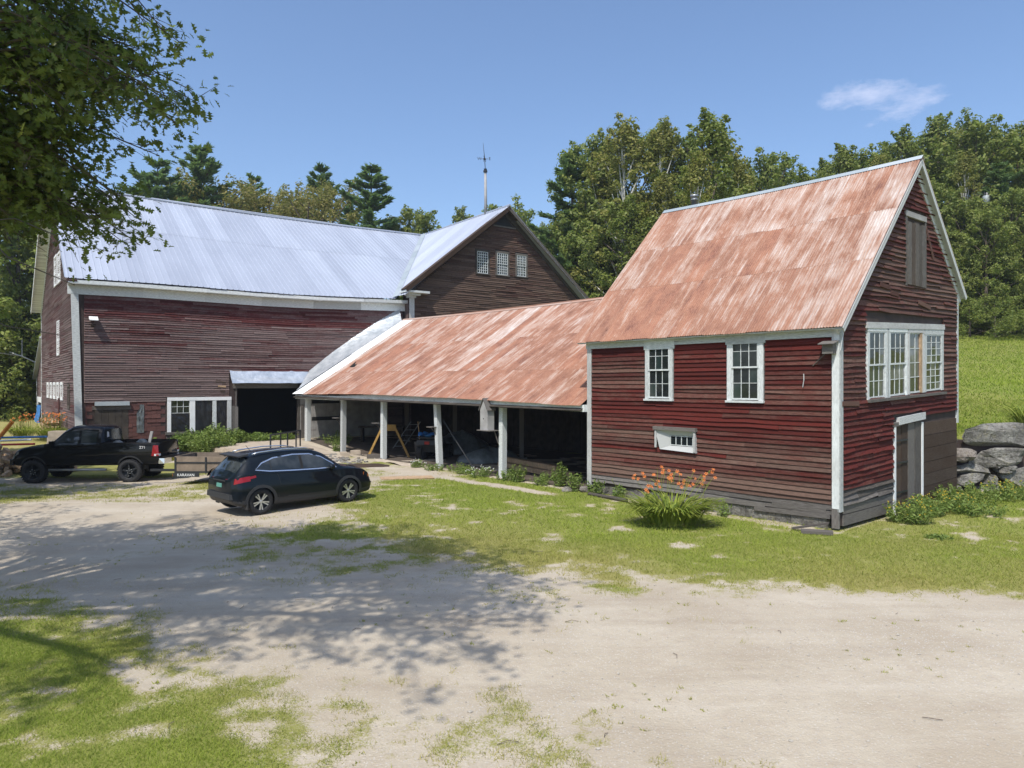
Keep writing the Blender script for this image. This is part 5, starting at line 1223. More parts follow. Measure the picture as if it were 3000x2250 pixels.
# ================================================================ the oak overhead
def oak():
    O = Vector((-12.4, 4.2, 0.0)); T = thing('oak_tree', 'large oak whose dark drooping branches hang into the upper left corner', 'tree', (O.x, O.y, 0))
    rd = random.Random(3); rng = np.random.default_rng(3); br = MB(); L = []
    trunk = [O+Vector((0, 0, -.3)), O+Vector((.1, .1, 3)), O+Vector((.25, .3, 6)), O+Vector((.3, .5, 9.5)), O+Vector((.2, .8, 13)), O+Vector((.2, .9, 15.5))]
    br.tube(trunk, [.55, .45, .40, .30, .18, .05], 12)
    # crown volume: big lumps; sprays grow inside them. (centre, radius x y z)
    lumps = [((-5.6, 7, 12.2), (3, 2.6, 1.2), 56), ((-7.6, 4.0, 12), (3, 2.5, 1.3), 46), ((-7.2, 2.4, 10.5), (2.4, 1.7, 1.0), 11), ((-3.2, 6.0, 11.4), (1.8, 2.0, 1.0), 26), ((-6.6, 10.3, 7.9), (2.35, 1.8, .95), 60), ((-7.5, 11, 7.1), (2.0, 1.5, .75), 40), ((-7.6, 11.4, 6.35), (1.9, 1.4, .55), 42), ((-9.4, 11.6, 6.0), (1.8, 1.5, .65), 22), ((-8.8, 10.6, 7.2), (1.9, 1.5, 1.0), 34), ((-7.4, 10.3, 8.9), (2.8, 2.2, 1.5), 60), ((-6.2, 9.6, 10.2), (2.6, 2.4, 1.3), 44), ((-8.9, 11.5, 7.0), (2.0, 1.8, 1.0), 30), ((-10.9, 12.8, 5.6), (1.7, 1.9, .8), 18), ((-9.6, 10.6, 8.0), (1.8, 2.0, 1.6), 20),
             ((-6.9, 10.8, 6.9), (1.6, 1.3, .8), 20), ((-10.2, 12.0, 5.2), (1.0, 1.2, .6), 10), ((-11, 11, 7.5), (2.2, 2.2, 2.4), 18),
             ((-4.6, 6.4, 11.6), (2.9, 2.8, 1.4), 46), ((-8.2, 6.0, 12.6), (3.6, 3.6, 1.8), 46), ((-3.9, 3.9, 11.0), (2.4, 2.4, 1.2), 20), ((-12.5, 8.5, 12), (3.6, 3.6, 2.4), 34), ((-11, 4, 14), (4, 4, 2), 30), ((-14.5, 11.5, 9), (3, 3, 3), 26), ((-2.8, 5.4, 10.6), (1.5, 1.7, .9), 12), ((-15, 14.5, 6.5), (2.6, 2.6, 2.4), 20)]
    lims = [(Vector(trunk[2]), 3), (Vector(trunk[3]), 3)]
    LP = []; LD = []; LT = []
    cur = [.3]
    def leafs(p, d, n):
        for _ in range(n):
            q = p+Vector((rd.gauss(0, .13), rd.gauss(0, .13), rd.gauss(0, .09))); dd = (d*rd.uniform(.2, 1)+Vector((rd.gauss(0, .6), rd.gauss(0, .6), rd.gauss(-.25, .4)))).normalized()
            LP.append(q); LD.append(dd); LT.append((min(1, max(0, cur[0]+rd.gauss(0, .15))), max(0, rd.gauss(.10, .22)), 0))
    for c, r, n in lumps:
        n = int(n*(.60 if c[2] < 10.5 else .9))
        c = Vector(c); s = trunk[2] if c.z < 8 else trunk[3]; s = s.lerp(trunk[4], .3) if c.z > 11 else s
        m = s.lerp(c, .5)+Vector((0, 0, .7)); br.tube([s, s.lerp(m, .5)+Vector((0, 0, .35)), m, m.lerp(c, .5)+Vector((0, 0, .1)), c], [.20, .16, .12, .085, .05], 7, False)
        for k in range(n):
            d = Vector((rd.gauss(0, 1), rd.gauss(0, 1), rd.gauss(0, 1))).normalized(); f = rd.random()**.45
            e = c+Vector((d.x*r[0], d.y*r[1], d.z*r[2]))*f*1.05; s2 = m.lerp(c, rd.uniform(.4, 1)); out_ = (e-s2); 
            if out_.length < .3: continue
            od = Vector((out_.x, out_.y, 0)).normalized() if out_.length > 0 else d
            mid = s2.lerp(e, .55)+Vector((0, 0, .12*out_.length)); e2 = e-Vector((0, 0, .10*out_.length))
            br.tube([s2, mid, e2], [.030, .018, .006], 4, False)
            cur[0] = rd.choice([.1, .2, .3, .5, .8, 1.0])  # some sprays coloured brighter, like leaf clusters in sun
            # side twigs with leaves
            nt = rd.randint(7, 10)
            for q in range(nt):
                t = .35+.65*(q+rd.random())/nt; b = mid.lerp(e2, max(0, (t-.5)*2)) if t > .5 else s2.lerp(mid, t*2)
                dv = (od*rd.uniform(.2, 1.0)+Vector((rd.gauss(0, .8), rd.gauss(0, .8), rd.gauss(-.1, .45)))).normalized(); tip = b+dv*rd.uniform(.25, .62)
                br.tube([b, tip], [.007, .003], 3, False); leafs(b.lerp(tip, .55), dv, 5); leafs(tip, dv, 6)
    LP = np.array(LP); LD = np.array(LD); LT = np.array(LT); n = len(LP)
    # lobed leaf outline in (along, across)
    ol = np.array([(0, 0), (.22, .12), (.28, .33), (.42, .09), (.56, .44), (.66, .10), (.84, .27), (1, 0), (.84, -.27), (.66, -.10), (.56, -.44), (.42, -.09), (.30, -.30), (.22, -.12)])
    up = rng.normal(0, .55, (n, 3))+np.array([0, 0, 1.0]); S = np.cross(LD, up); S /= np.linalg.norm(S, axis=1)[:, None]+1e-9; K = np.cross(S, LD)
    sz = rng.uniform(.10, .165, (n, 1)); m = len(ol)
    V = LP[:, None, :]+LD[:, None, :]*(ol[None, :, :1]*sz[:, None])+S[:, None, :]*(ol[None, :, 1:]*sz[:, None])+K[:, None, :]*((-.18*ol[None, :, :1]**2+.25*np.abs(ol[None, :, 1:]))*sz[:, None])
    # triangles: strip through the lobes
    tris = [(0, 1, 13), (1, 2, 3), (1, 3, 13), (13, 3, 11), (13, 11, 12), (3, 4, 5), (3, 5, 11), (11, 5, 9), (11, 9, 10), (5, 6, 7), (5, 7, 9), (9, 7, 8)]
    F = (np.arange(n)[:, None, None]*m+np.array(tris)[None]).reshape(-1, 3)
    o = npmesh('crown', V.reshape(-1, 3), F, M['oakleaf'], T, tint=np.repeat(LT, m, 0)); o['kind'] = 'stuff'
    br.build('trunk', M['bark'], T, True)
    # a dead forked limb low on the near side
    mb = MB(); a = Vector((-8.7, 10.2, 6.2))
    for pts, r in (([a, a+Vector((.9, .1, -.35)), a+Vector((1.35, .15, -.85)), a+Vector((2.3, .2, -1.25))], .022), ([a+Vector((.9, .1, -.35)), a+Vector((1.5, .1, -.30)), a+Vector((2.1, .1, -.55))], .014)): mb.tube(pts, [r, r*.8, r*.6, r*.25][:len(pts)], 5, False)
    mb.build('dead_branch', M['greywood'], T, True); mb = MB()
    b = Vector((-10.4, 12.2, 3.95+1.0))
    for pts, r in (([b, b+Vector((1.0, 0, -.12)), b+Vector((1.7, 0, -.45)), b+Vector((2.7, 0, -.62))], .022), ([b+Vector((1.0, 0, -.12)), b+Vector((1.25, 0, .3)), b+Vector((1.2, 0, .6))], .013)): mb.tube(pts, [r, r*.8, r*.6, r*.25][:len(pts)], 5, False)
    mb.build('dead_branch', M['greywood'], T, True)
oak()

# ================================================================ grass blades and small ground cover
def blades(name, pts_xy, hh, ww, mat, rng, tint):
    n = len(pts_xy); x, y = pts_xy[:, 0], pts_xy[:, 1]; z = hgt(x, y)-.004; h = hh*rng.uniform(.45, 1.35, n); w = ww*rng.uniform(.7, 1.3, n)
    a = rng.uniform(0, 2*PI, n); l = rng.uniform(.3, 1.4, n)*h; b = rng.uniform(0, 2*PI, n); dx, dy = np.cos(a)*w/2, np.sin(a)*w/2; lx, ly = np.cos(b)*l, np.sin(b)*l
    V = np.stack([np.stack([x-dx, y-dy, z], 1), np.stack([x+dx, y+dy, z], 1), np.stack([x+lx, y+ly, z+h], 1)], 1).reshape(-1, 3)
    o = npmesh(name, V, np.arange(3*n).reshape(n, 3), mat, tint=np.repeat(tint, 3, 0)); tag(o, kind='stuff'); return o
def scatter(n, x0, x1, y0, y1, rng, cut=.25, pw=1.5):
    y = (rng.random(n)*(y1**pw-y0**pw)+y0**pw)**(1/pw); x = rng.uniform(x0, x1, n)*y/y1 if False else rng.uniform(x0, x1, n)
    k = np.abs(x) < y*.78+1.0; x, y = x[k], y[k]; g, d, gr = masks(x, y); g = g+.28*vnoise(x, y, .35, 77, 3)
    k = rng.random(len(x)) < np.clip((g-cut)/(1-cut), 0, 1); return np.stack([x[k], y[k]], 1), g[k], d[k]
rng = np.random.default_rng(12)
def gt(d, g, rng): n = len(d); return np.stack([np.clip(.55-.25*d+rng.normal(0, .22, n), 0, 1), np.clip(d*1.15-.18+rng.normal(0, .16, n)+.25*(g < .5), 0, 1), np.zeros(n)], 1)
for nm, n, box, hh, ww, pw in (('grass', 420000, (-9, 7, 5.4, 9.8), .040, .0080, 1.2), ('grass', 330000, (-14, 13, 9.8, 16.5), .045, .012, 1), ('grass', 260000, (-19, 22, 16.5, 29), .060, .018, 1), ('grass', 190000, (10, 50, 22.6, 66), .10, .045, 1)):
    p, g, d = scatter(n, *box, rng, pw=pw)
    if box[2] > 22:
        pass
    lf = .5*vnoise(p[:, 0], p[:, 1], .8, 120, 3)+.5*vnoise(p[:, 0], p[:, 1], 2.6, 130, 3); tt_ = gt(d, g, rng); tt_[:, 0] = np.clip(tt_[:, 0]+.5*lf, 0, 1)
    blades(nm, p, hh*(1+.5*lf), ww, M['grassm'], rng, tt_)
# plantain rosettes and stray tufts over the gravel
n = 3000; x = rng.uniform(-12, 9, n); y = rng.uniform(6.2, 17, n); k = np.abs(x) < y*.75+.5; x, y = x[k], y[k]
dens = 1.3*np.clip(vnoise(x, y, 1.3, 60, 4)-.12, 0, 1)*np.where(y < 9.4, 1.5, .7); k = rng.random(len(x)) < dens; x, y = x[k], y[k]
m = 7; X = np.repeat(x, m)+rng.normal(0, .018, len(x)*m); Y = np.repeat(y, m)+rng.normal(0, .018, len(x)*m)
blades('gravel_weeds', np.stack([X, Y], 1), .034, .018, M['grassm'], rng, np.stack([rng.uniform(.1, .5, len(X)), rng.uniform(.2, .9, len(X)), np.zeros(len(X))], 1))
# loose stones on the drive
def pebbles():
    n = 9000; x = rng.uniform(-14, 14, n); y = 6+rng.random(n)**1.3*20; k = (np.abs(x) < y*.75+.5); x, y = x[k], y[k]; g, d, gr = masks(x, y); k = (g < .4) & (rng.random(len(x)) < .25+gr); x, y = x[k], y[k]; n = len(x); z = hgt(x, y)
    s = rng.uniform(.006, .016, n)*np.where(rng.random(n) < .04, 2.0, 1); oc = np.array([(1, 0, 0), (0, 1, 0), (-1, 0, 0), (0, -1, 0), (0, 0, .7), (0, 0, -.5)]); j = rng.uniform(.6, 1.3, (n, 6, 1))
    V = np.stack([x, y, z+s*.25], 1)[:, None]+oc[None]*s[:, None, None]*j; F = (np.arange(n)[:, None, None]*6+np.array([(0, 1, 4), (1, 2, 4), (2, 3, 4), (3, 0, 4), (1, 0, 5), (2, 1, 5), (3, 2, 5), (0, 3, 5)])[None]).reshape(-1, 3)
    o = npmesh('gravel', V.reshape(-1, 3), F, flat('pale_pebbles', (.36, .33, .28), .9, var=.35, vs=30), tint=np.repeat(np.stack([rng.uniform(.3, 1, n), np.zeros(n), np.zeros(n)], 1), 6, 0)); tag(o, kind='stuff')
pebbles()
def litter():
    mb = MB()
    for i in range(22):
        y = random.uniform(6.8, 15); x = random.uniform(-.6, .6)*y; z = hz(x, y)+.012; a = random.uniform(0, 6.3); l = random.uniform(.05, .22); mb.tube([(x, y, z), (x+math.cos(a)*l*.5, y+math.sin(a)*l*.5, z+.012), (x+math.cos(a+.3)*l, y+math.sin(a+.3)*l, z)], .004, 3)
    tag(mb.build('twigs_litter', M['bark']), kind='stuff')
litter()

# ================================================================ planted things
def blade_curve(mb, b, d, L, w, droop, tint):
    mb.tint = tint; K = 5; s = Vector((-d.y, d.x, 0)); vs = []; p = Vector(b); v = (Vector((d.x, d.y, 0))*.30+Vector((0, 0, 1))).normalized()
    for i in range(K+1):
        t = i/K; ww = w*math.sin(PI*min(1, .18+.82*(1-t)))*(1 if t < .95 else .3); vs += [p-s*ww, p+s*ww]; p = p+v*(L/K); v = (v+Vector((d.x*.24, d.y*.24, -droop*(.6+2.2*t)))).normalized()
    mb.add(vs, [(2*i, 2*i+1, 2*i+3, 2*i+2) for i in range(K)])
def flower(mb, p, s, rd, n=6):
    f = Vector((rd.uniform(-.5, .5), rd.uniform(-1, -.3), rd.uniform(.2, .8))).normalized(); a = f.orthogonal().normalized(); b = f.cross(a)
    for i in range(n):
        t = 2*PI*i/n; d = a*math.cos(t)+b*math.sin(t); e = f.cross(d)*.22*s; mb.tint = (rd.random(), rd.random()*.3, 0)
        mb.add([p, p+d*s*.55+f*s*.55+e, p+d*s*1.15+f*s*.45, p+d*s*.55+f*s*.55-e], [(0, 1, 2, 3)])
def daylily(x, y, n, R, H, label, nf, fh, seed, droop=.22, lay='lily'):
    rd = random.Random(seed); z = hz(x, y); T = thing('daylily_clump', label, 'flowers', (x, y, z)); mb = MB()
    for i in range(n):
        a = rd.uniform(0, 2*PI); r = R*math.sqrt(rd.random())*.45; d = Vector((math.cos(a), math.sin(a)))
        blade_curve(mb, (x+d.x*r+rd.gauss(0, .05), y+d.y*r*.6, z), d, H*rd.uniform(.75, 1.35), .017*rd.uniform(.8, 1.3), droop*rd.uniform(.5, 1.4), (rd.random(), max(0, rd.gauss(.15, .25)), 0))
    mb.build('leaves', M[lay], T); st = MB(); fl = MB()
    for i in range(nf):
        a = rd.uniform(0, 2*PI); r = R*rd.random()*.5; b = Vector((x+math.cos(a)*r, y+math.sin(a)*r*.5, z)); e = b+Vector((rd.gauss(0, .24)*R, rd.gauss(0, .12), fh*rd.uniform(.78, 1.12)))
        st.tint = (.4, .4, 0); st.tube([b, b.lerp(e, .5)+Vector((rd.gauss(0, .03), 0, 0)), e], .006, 3)
        for q in range(rd.randint(1, 3)):
            p = e+Vector((rd.gauss(0, .06), rd.gauss(0, .04), -q*.07)); 
            if rd.random() < .62:
                if nf == 30: f1 = MB(); flower(f1, p, .052, rd); f1.build('flower', M['petal'], T)
                elif rd.random() < .4: flower(fl, p, .06, rd)
            else: st.tube([e, p+Vector((0, 0, .05))], .008, 3)
    st.build('stems', M['lily'], T)['kind'] = 'stuff'
    if fl.v: fl.build('flowers', M['petal'], T)['kind'] = 'stuff'
daylily(3.93, 17.55, 640, 1.5, .90, 'clump of orange daylilies with arching yellow green leaves against the red shed', 30, 1.28, 5)
daylily(16.95, 23.3, 160, .9, 1.1, 'yellow green daylily tuft above the stone wall at the right border', 3, .8, 6)
daylily(-24.2, 37.5, 300, 1.6, .95, 'bed of orange daylilies beside the blue tarp at the far left', 90, 1.3, 7)
daylily(-26.6, 38.6, 200, 1.2, .9, 'smaller bed of orange daylilies behind the firewood at the left border', 50, 1.2, 8)

def weedplant(x, y, R, H, label, name='weed_clump', stems=26, leaf=.05, seed=0, group=None, flowers=None, mat='weed', cat='plant', z=None):
    rd = random.Random(seed+int(x*100)); rng = np.random.default_rng(seed+5); z = hz(x, y) if z is None else z; T = thing(name, label, cat, (x, y, z), group); st = MB(); P = []; N = []; fl = MB()
    for i in range(stems):
        a = rd.uniform(0, 6.3); r = R*math.sqrt(rd.random()); b = Vector((x+math.cos(a)*r*.7, y+math.sin(a)*r*.7, z-.02)); h = H*rd.uniform(.55, 1.1)*(1.1-.4*r/R); e = b+Vector((math.cos(a)*r*.35+rd.gauss(0, .04), math.sin(a)*r*.35, h))
        st.tint = (.3, .3, 0); st.tube([b, e], [.006, .003], 3, False); k = int(h/.045)+3
        for q in range(k):
            t = (q+.5)/k; p = b.lerp(e, t); ang = q*2.4+rd.random(); o = Vector((math.cos(ang), math.sin(ang), .2))*leaf*rd.uniform(.5, 1.3)*(1.25-.7*t); P.append(p+o); N.append(Vector((math.cos(ang)*.5, math.sin(ang)*.5, 1)))
        if flowers and rd.random() < .7: flower(fl, e, .022, rd, 5)
    P = np.array(P); V, F = leafcards(P, np.array(N), leaf, rng, .42); n = len(P)
    npmesh('leaves', V, F, M[mat], T, tint=np.repeat(np.stack([rng.random(n), np.clip(rng.normal(.12, .2, n), 0, 1), np.zeros(n)], 1), 4, 0)); st.build('stems', M['weed'], T)
    if flowers and fl.v: fl.build('flowers', M[flowers], T)['kind'] = 'stuff'
    return T
q = lambda t, w: (P0+U*t+V_*w)
WG = 'weeds along the front of the open shed'
i = 0
for t, w, R, H, lb in ((8.5, -.25, .26, .75, 'tall leafy weeds at the left corner post of the red shed'), (7.5, -.35, .28, .62, 'leafy weeds against the left end of the red shed wall'), (6.6, -.30, .22, .5, 'small leafy weed between corner weeds and daylilies'),
                       (9.6, .15, .25, .95, 'upright leafy weed in the last bay before the red shed'), (10.3, -.1, .35, .45, 'low weeds in the last bay before the red shed'), (12.0, -.2, .45, .42, 'weeds right of the birdhouse post'), (11.4, -.2, .3, .75, 'tall stem weed right of the birdhouse post'),
                       (13.4, -.35, .5, .45, 'pale flowered weeds left of the birdhouse post'), (14.4, -.3, .4, .36, 'low weeds between the birdhouse post and the next one'), (16.2, -.5, .5, .30, 'low weeds at the foot of the middle leaning post'), (17.5, -.45, .35, .38, 'white flowered weeds just left of the leaning post'),
                       (15.4, .1, .5, .34, 'low green weeds under the dark bay'), (25.8, .1, .35, .62, 'leafy weed beside the second post from the barn'), (27.6, 1.0, .9, .75, 'dark leafy weeds inside the first bay by the barn'), (10.8, .9, .4, .4, 'shaded weeds inside the last bay')):
    p = q(t, w); i += 1; weedplant(p.x, p.y, R, H, lb, seed=i, stems=int(18+R*50), flowers='decal' if 'flowered' in lb else None)
p = q(5.15, -.32); weedplant(p.x-.2, p.y, .2, .45, 'thin green weed left of the daylilies', seed=31)
p = q(2.95, -.35); weedplant(p.x, p.y, .25, .62, 'wispy weed at the right edge of the daylilies', seed=32, stems=14)
for j, (x, y, R, H, lb, fw) in enumerate(((10.1, 18.0, .6, .62, 'leafy bush with tiny yellow flowers in front of the plank door', 'yellowpetal'), (10.9, 18.75, .5, .55, 'weedy clump beside the right door jamb', None), (11.8, 19.3, .8, .5, 'weeds below the wide dark planks', 'yellowpetal'), (13.0, 20.3, 1.0, .55, 'weeds at the corner of the gable and stone wall', None),
                                  (14.4, 20.9, 1.0, .55, 'yellow flowered weeds in front of the stone wall', 'yellowpetal'), (15.8, 21.0, .9, .5, 'green weeds by the stone wall at the right border', None), (12.2, 18.6, .7, .35, 'low spreading weeds in the grass before the dark planks', None), (9.7, 16.2, .3, .1, 'dark mat of clover in the lawn below the gable', None))):
    weedplant(x, y, R, H, lb, seed=50+j, stems=int(40+60*R), flowers=fw, leaf=.05)
for j, (a, o_, R, H, lb) in enumerate(((13.0, .8, .9, 1.15, 'tall green weeds under the left sash of the barn window'), (11.6, .7, .9, 1.25, 'tall leafy weeds under the right half of the barn window'), (10.6, 1.0, .6, .9, 'weeds beside the doorway jamb'), (14.4, .9, .9, .8, 'weeds in front of the red shingles'), (9.2, .3, .9, .5, 'grass growing in the barn doorway left half'), (7.9, .3, .8, .45, 'grass growing in the barn doorway right half'), (12.2, 2.2, 1.2, 1.2, 'broad weed bank before the barn window, beyond the truck bed'))):
    x, y, _ = LW.pt(a, 0, o_); weedplant(x, y, R, H, lb, seed=70+j, stems=int(60+70*R), leaf=.085)
# ================================================================ vehicles
def pchip(x, xp, fp): return float(np.interp(x, xp, fp))
class Shell:
    """loft of a car body: x from tail (0) to nose; per station bottom, belt and roof heights and half widths"""
    def __init__(s, tab, nx=150, ns=44, crown=.03, belt_f=1.0):
        tab = np.array(tab, float); s.tab = tab; s.X = np.concatenate([np.linspace(tab[0, 0], tab[0, 0]+.15, 8)[:-1], np.linspace(tab[0, 0]+.15, tab[-1, 0]-.15, nx-14), np.linspace(tab[-1, 0]-.15, tab[-1, 0], 8)[1:]]); s.ns = ns; s.crown = crown; s.sec = [s.section(x) for x in s.X]
    def par(s, x):
        t = s.tab; k = 5; xs = np.linspace(x-.07, x+.07, k); xs = np.clip(xs, t[0, 0], t[-1, 0])
        return [float(np.mean(np.interp(xs, t[:, 0], t[:, j]))) for j in range(1, 7)]
    def section(s, x):
        zb, zs, zt, wb, ws, wt = s.par(x); zm = zb+(zs-zb)*.55; zt = max(zt, zs+.02)
        pts = [(0, zb), (wb*.8, zb), (wb*.97, zb+.05), (wb, zb+.16), (max(wb, ws)+.015, zm), (ws, zs-.05), (ws-.015, zs), (ws*.30+wt*.70+.02, zs+(zt-zs)*.62), (wt+.01, zt-(zt-zs)*.16-.005), (wt*.86, zt-.012), (wt*.5, zt+s.crown*.7), (0, zt+s.crown)]
        P = np.array(pts); out = []; n = len(P)
        for i in range(n-1):
            p0, p1, p2, p3 = P[max(i-1, 0)], P[i], P[i+1], P[min(i+2, n-1)]
            for k in range(4):
                t = k/4; a = .5*((2*p1)+(-p0+p2)*t+(2*p0-5*p1+4*p2-p3)*t*t+(-p0+3*p1-3*p2+p3)*t**3); l = p1*(1-t)+p2*t; out.append(a*.7+l*.3)
        out.append(P[-1]); return np.array(out)
    def sideY(s, x, z):
        P = s.section(x); k = P[:, 0].argmax(); q = P[3:-2]; o = np.argsort(q[:, 1]); return float(np.interp(z, q[o, 1], q[o, 0]))
    def mesh(s):
        n = len(s.sec[0]); vs = []; 
        for x, P in zip(s.X, s.sec):
            L = [(x, -p[0], p[1]) for p in P]+[(x, p[0], p[1]) for p in P[::-1][1:-1]]; vs += L
        m = 2*n-2; fs = [(i*m+j, (i+1)*m+j, (i+1)*m+(j+1) % m, i*m+(j+1) % m) for i in range(len(s.X)-1) for j in range(m)]
        fs += [tuple(range(m)), tuple(range((len(s.X)-1)*m, len(s.X)*m))[::-1]]; return vs, fs
def inpoly(x, z, P):
    c = False; j = len(P)-1
    for i in range(len(P)):
        if (P[i][1] > z) != (P[j][1] > z) and x < (P[j][0]-P[i][0])*(z-P[i][1])/(P[j][1]-P[i][1])+P[i][0]: c = not c
        j = i
    return c
def frame(org, h):   # local x along heading, y left
    h = Vector((h[0], h[1], 0)).normalized(); l = Vector((-h.y, h.x, 0)); return Matrix(((h.x, l.x, 0, org[0]), (h.y, l.y, 0, org[1]), (0, 0, 1, org[2]), (0, 0, 0, 1)))
def split_build(vs, fs, classify, T, Mx, mats):
    ce = {}
    for f in fs:
        c = np.mean([vs[i] for i in f], 0) if len(f) < 9 else (0, 0, 0); n = (Vector(vs[f[1]])-Vector(vs[f[0]])).cross(Vector(vs[f[2]])-Vector(vs[f[0]])); n = n.normalized() if n.length > 1e-12 else n
        ce.setdefault(classify(c, n) if len(f) < 9 else 'body', []).append(f)
    for k, F in ce.items():
        if k is None: continue
        used = sorted({i for f in F for i in f}); mp_ = {u: i for i, u in enumerate(used)}
        mb = MB(); mb.add([Mx @ Vector(vs[i]) for i in used], [tuple(mp_[i] for i in f) for f in F]); nm = k[:-1] if k[-1].isdigit() else k; mb.build(nm, mats[nm], T, True)
def strip(T, Mx, S, pts, w, mat, name, side=1, off=.006, closed=False, parent=None):
    """flat strip lying on the body side along (x,z) points"""
    pts = [Vector((x, z)) for x, z in pts]; k = len(pts); vs = []
    for i in range(k):
        a = pts[(i-1) % k] if closed or i else pts[i]; b = pts[(i+1) % k] if closed or i < k-1 else pts[i]; d = (b-a).normalized(); n = Vector((-d.y, d.x))*w/2
        for q in (pts[i]-n, pts[i]+n): vs.append(Mx @ Vector((q.x, side*(S.sideY(q.x, q.y)+off), q.y)))
        for q in (pts[i]-n, pts[i]+n): vs.append(Mx @ Vector((q.x, side*(S.sideY(q.x, q.y)-.01), q.y)))
    fs = []
    for i in range(k if closed else k-1):
        a, b = 4*i, 4*((i+1) % k); fs += [(a, b, b+1, a+1), (a, a+2, b+2, b), (a+1, b+1, b+3, a+3)]
    mb = MB(); mb.add(vs, fs); return mb.build(name, M[mat], parent or T)
def arc(cx, cz, r, a0, a1, n=24): return [(cx+r*math.cos(math.radians(a0+(a1-a0)*i/n)), cz+r*math.sin(math.radians(a0+(a1-a0)*i/n))) for i in range(n+1)]
def wheel(T, Mx, x, y, r, w, style, side):
    c = Mx @ Vector((x, y, r)); ax = (Mx.to_3x3() @ Vector((0, side, 0))).normalized()
    t = MB(); hw = w/2; t.lathe(c, ax, [(r*.60, -hw), (r*.93, -hw), (r*.99, -hw*.75), (r, -hw*.3), (r, hw*.3), (r*.985, hw*.75), (r*.93, hw), (r*.70, hw*1.02), (r*.66, hw*.85)], 40); W_ = t.build('wheel', M['rubber'], T, True)
    if style == 'off':
        for sgn in (-.7, .7):
            k = MB()
            for i in range(30):
                a = 2*PI*(i+(sgn > 0)*.5)/30; b = ax.orthogonal().normalized(); b2 = ax.cross(b); d = b*math.cos(a)+b2*math.sin(a); e = ax.cross(d); k.obox(c+d*r*.995+ax*hw*sgn, d*r*.035, e*r*.06, ax*hw*.28)
            k.build('tread_lugs', M['rubber'], W_)
    rm = MB(); R = r*.68; b = ax.orthogonal().normalized(); b2 = ax.cross(b)
    rm.lathe(c, ax, [(R*.99, hw*.2), (R, hw*.92), (R*.95, hw*.96), (R*.91, hw*.80), (R*.90, hw*.2), (0, hw*.15)], 32); rm.build('rim_barrel', M['darksteel'] if style != 'steel' else M['cleanwhite'], W_, True)
    sp = MB(); n = 5 if style != 'steel' else 8
    for i in range(n):
        a = 2*PI*i/n+.3; d = b*math.cos(a)+b2*math.sin(a); e = ax.cross(d)
        if style == 'alloy':
            for s in (-1, 1):
                d2 = (d*math.cos(.17*s)+e*math.sin(.17*s)).normalized(); e2 = ax.cross(d2)
                sp.hexa([c+d*R*.12+e2*s*R*.02-e2*R*.05+ax*hw*.55, c+d*R*.12+e2*s*R*.02+e2*R*.05+ax*hw*.55, c+d2*R*.93+e2*R*.075+ax*hw*.66, c+d2*R*.93-e2*R*.075+ax*hw*.66,
                         c+d*R*.12+e2*s*R*.02-e2*R*.05+ax*hw*.85, c+d*R*.12+e2*s*R*.02+e2*R*.05+ax*hw*.85, c+d2*R*.93+e2*R*.075+ax*hw*.92, c+d2*R*.93-e2*R*.075+ax*hw*.92])
        elif style == 'off': sp.obox(c+d*R*.5+ax*hw*.62, d*R*.44, e*R*.10, ax*hw*.12)
        else: sp.obox(c+d*R*.6+ax*hw*.6, d*R*.36, e*R*.13, ax*hw*.1)
    sp.lathe(c, ax, [(R*.16, hw*.5), (R*.16, hw*.9), (R*.11, hw*.95), (0, hw*.95)], 16); sp.build('spokes', M['rim'] if style == 'alloy' else (M['darksteel'] if style == 'off' else M['steel']), W_)
    if style == 'off':
        h = MB()
        for i in range(6): a = 2*PI*i/6; h.obox(c+(b*math.cos(a)+b2*math.sin(a))*R*.30+ax*hw*.72, b*R*.04, b2*R*.04, ax*.012)
        h.build('lug_nuts', M['rim'], W_)
    return W_
def well(T, Mx, x, r, zc, y0, y1):
    mb = MB(); n = 20; vs = []
    for i in range(n+1):
        a = PI*i/n; vs += [Mx @ Vector((x+r*math.cos(a), y0, zc+r*math.sin(a))), Mx @ Vector((x+r*math.cos(a), y1, zc+r*math.sin(a)))]
    mb.add(vs+[Mx @ Vector((x, y1, zc))], [(2*i, 2*i+2, 2*i+3, 2*i+1) for i in range(n)]+[(2*i+1, 2*i+3, 2*n+2) for i in range(n)]); mb.build('wheel_arch_liner', M['black'], T)

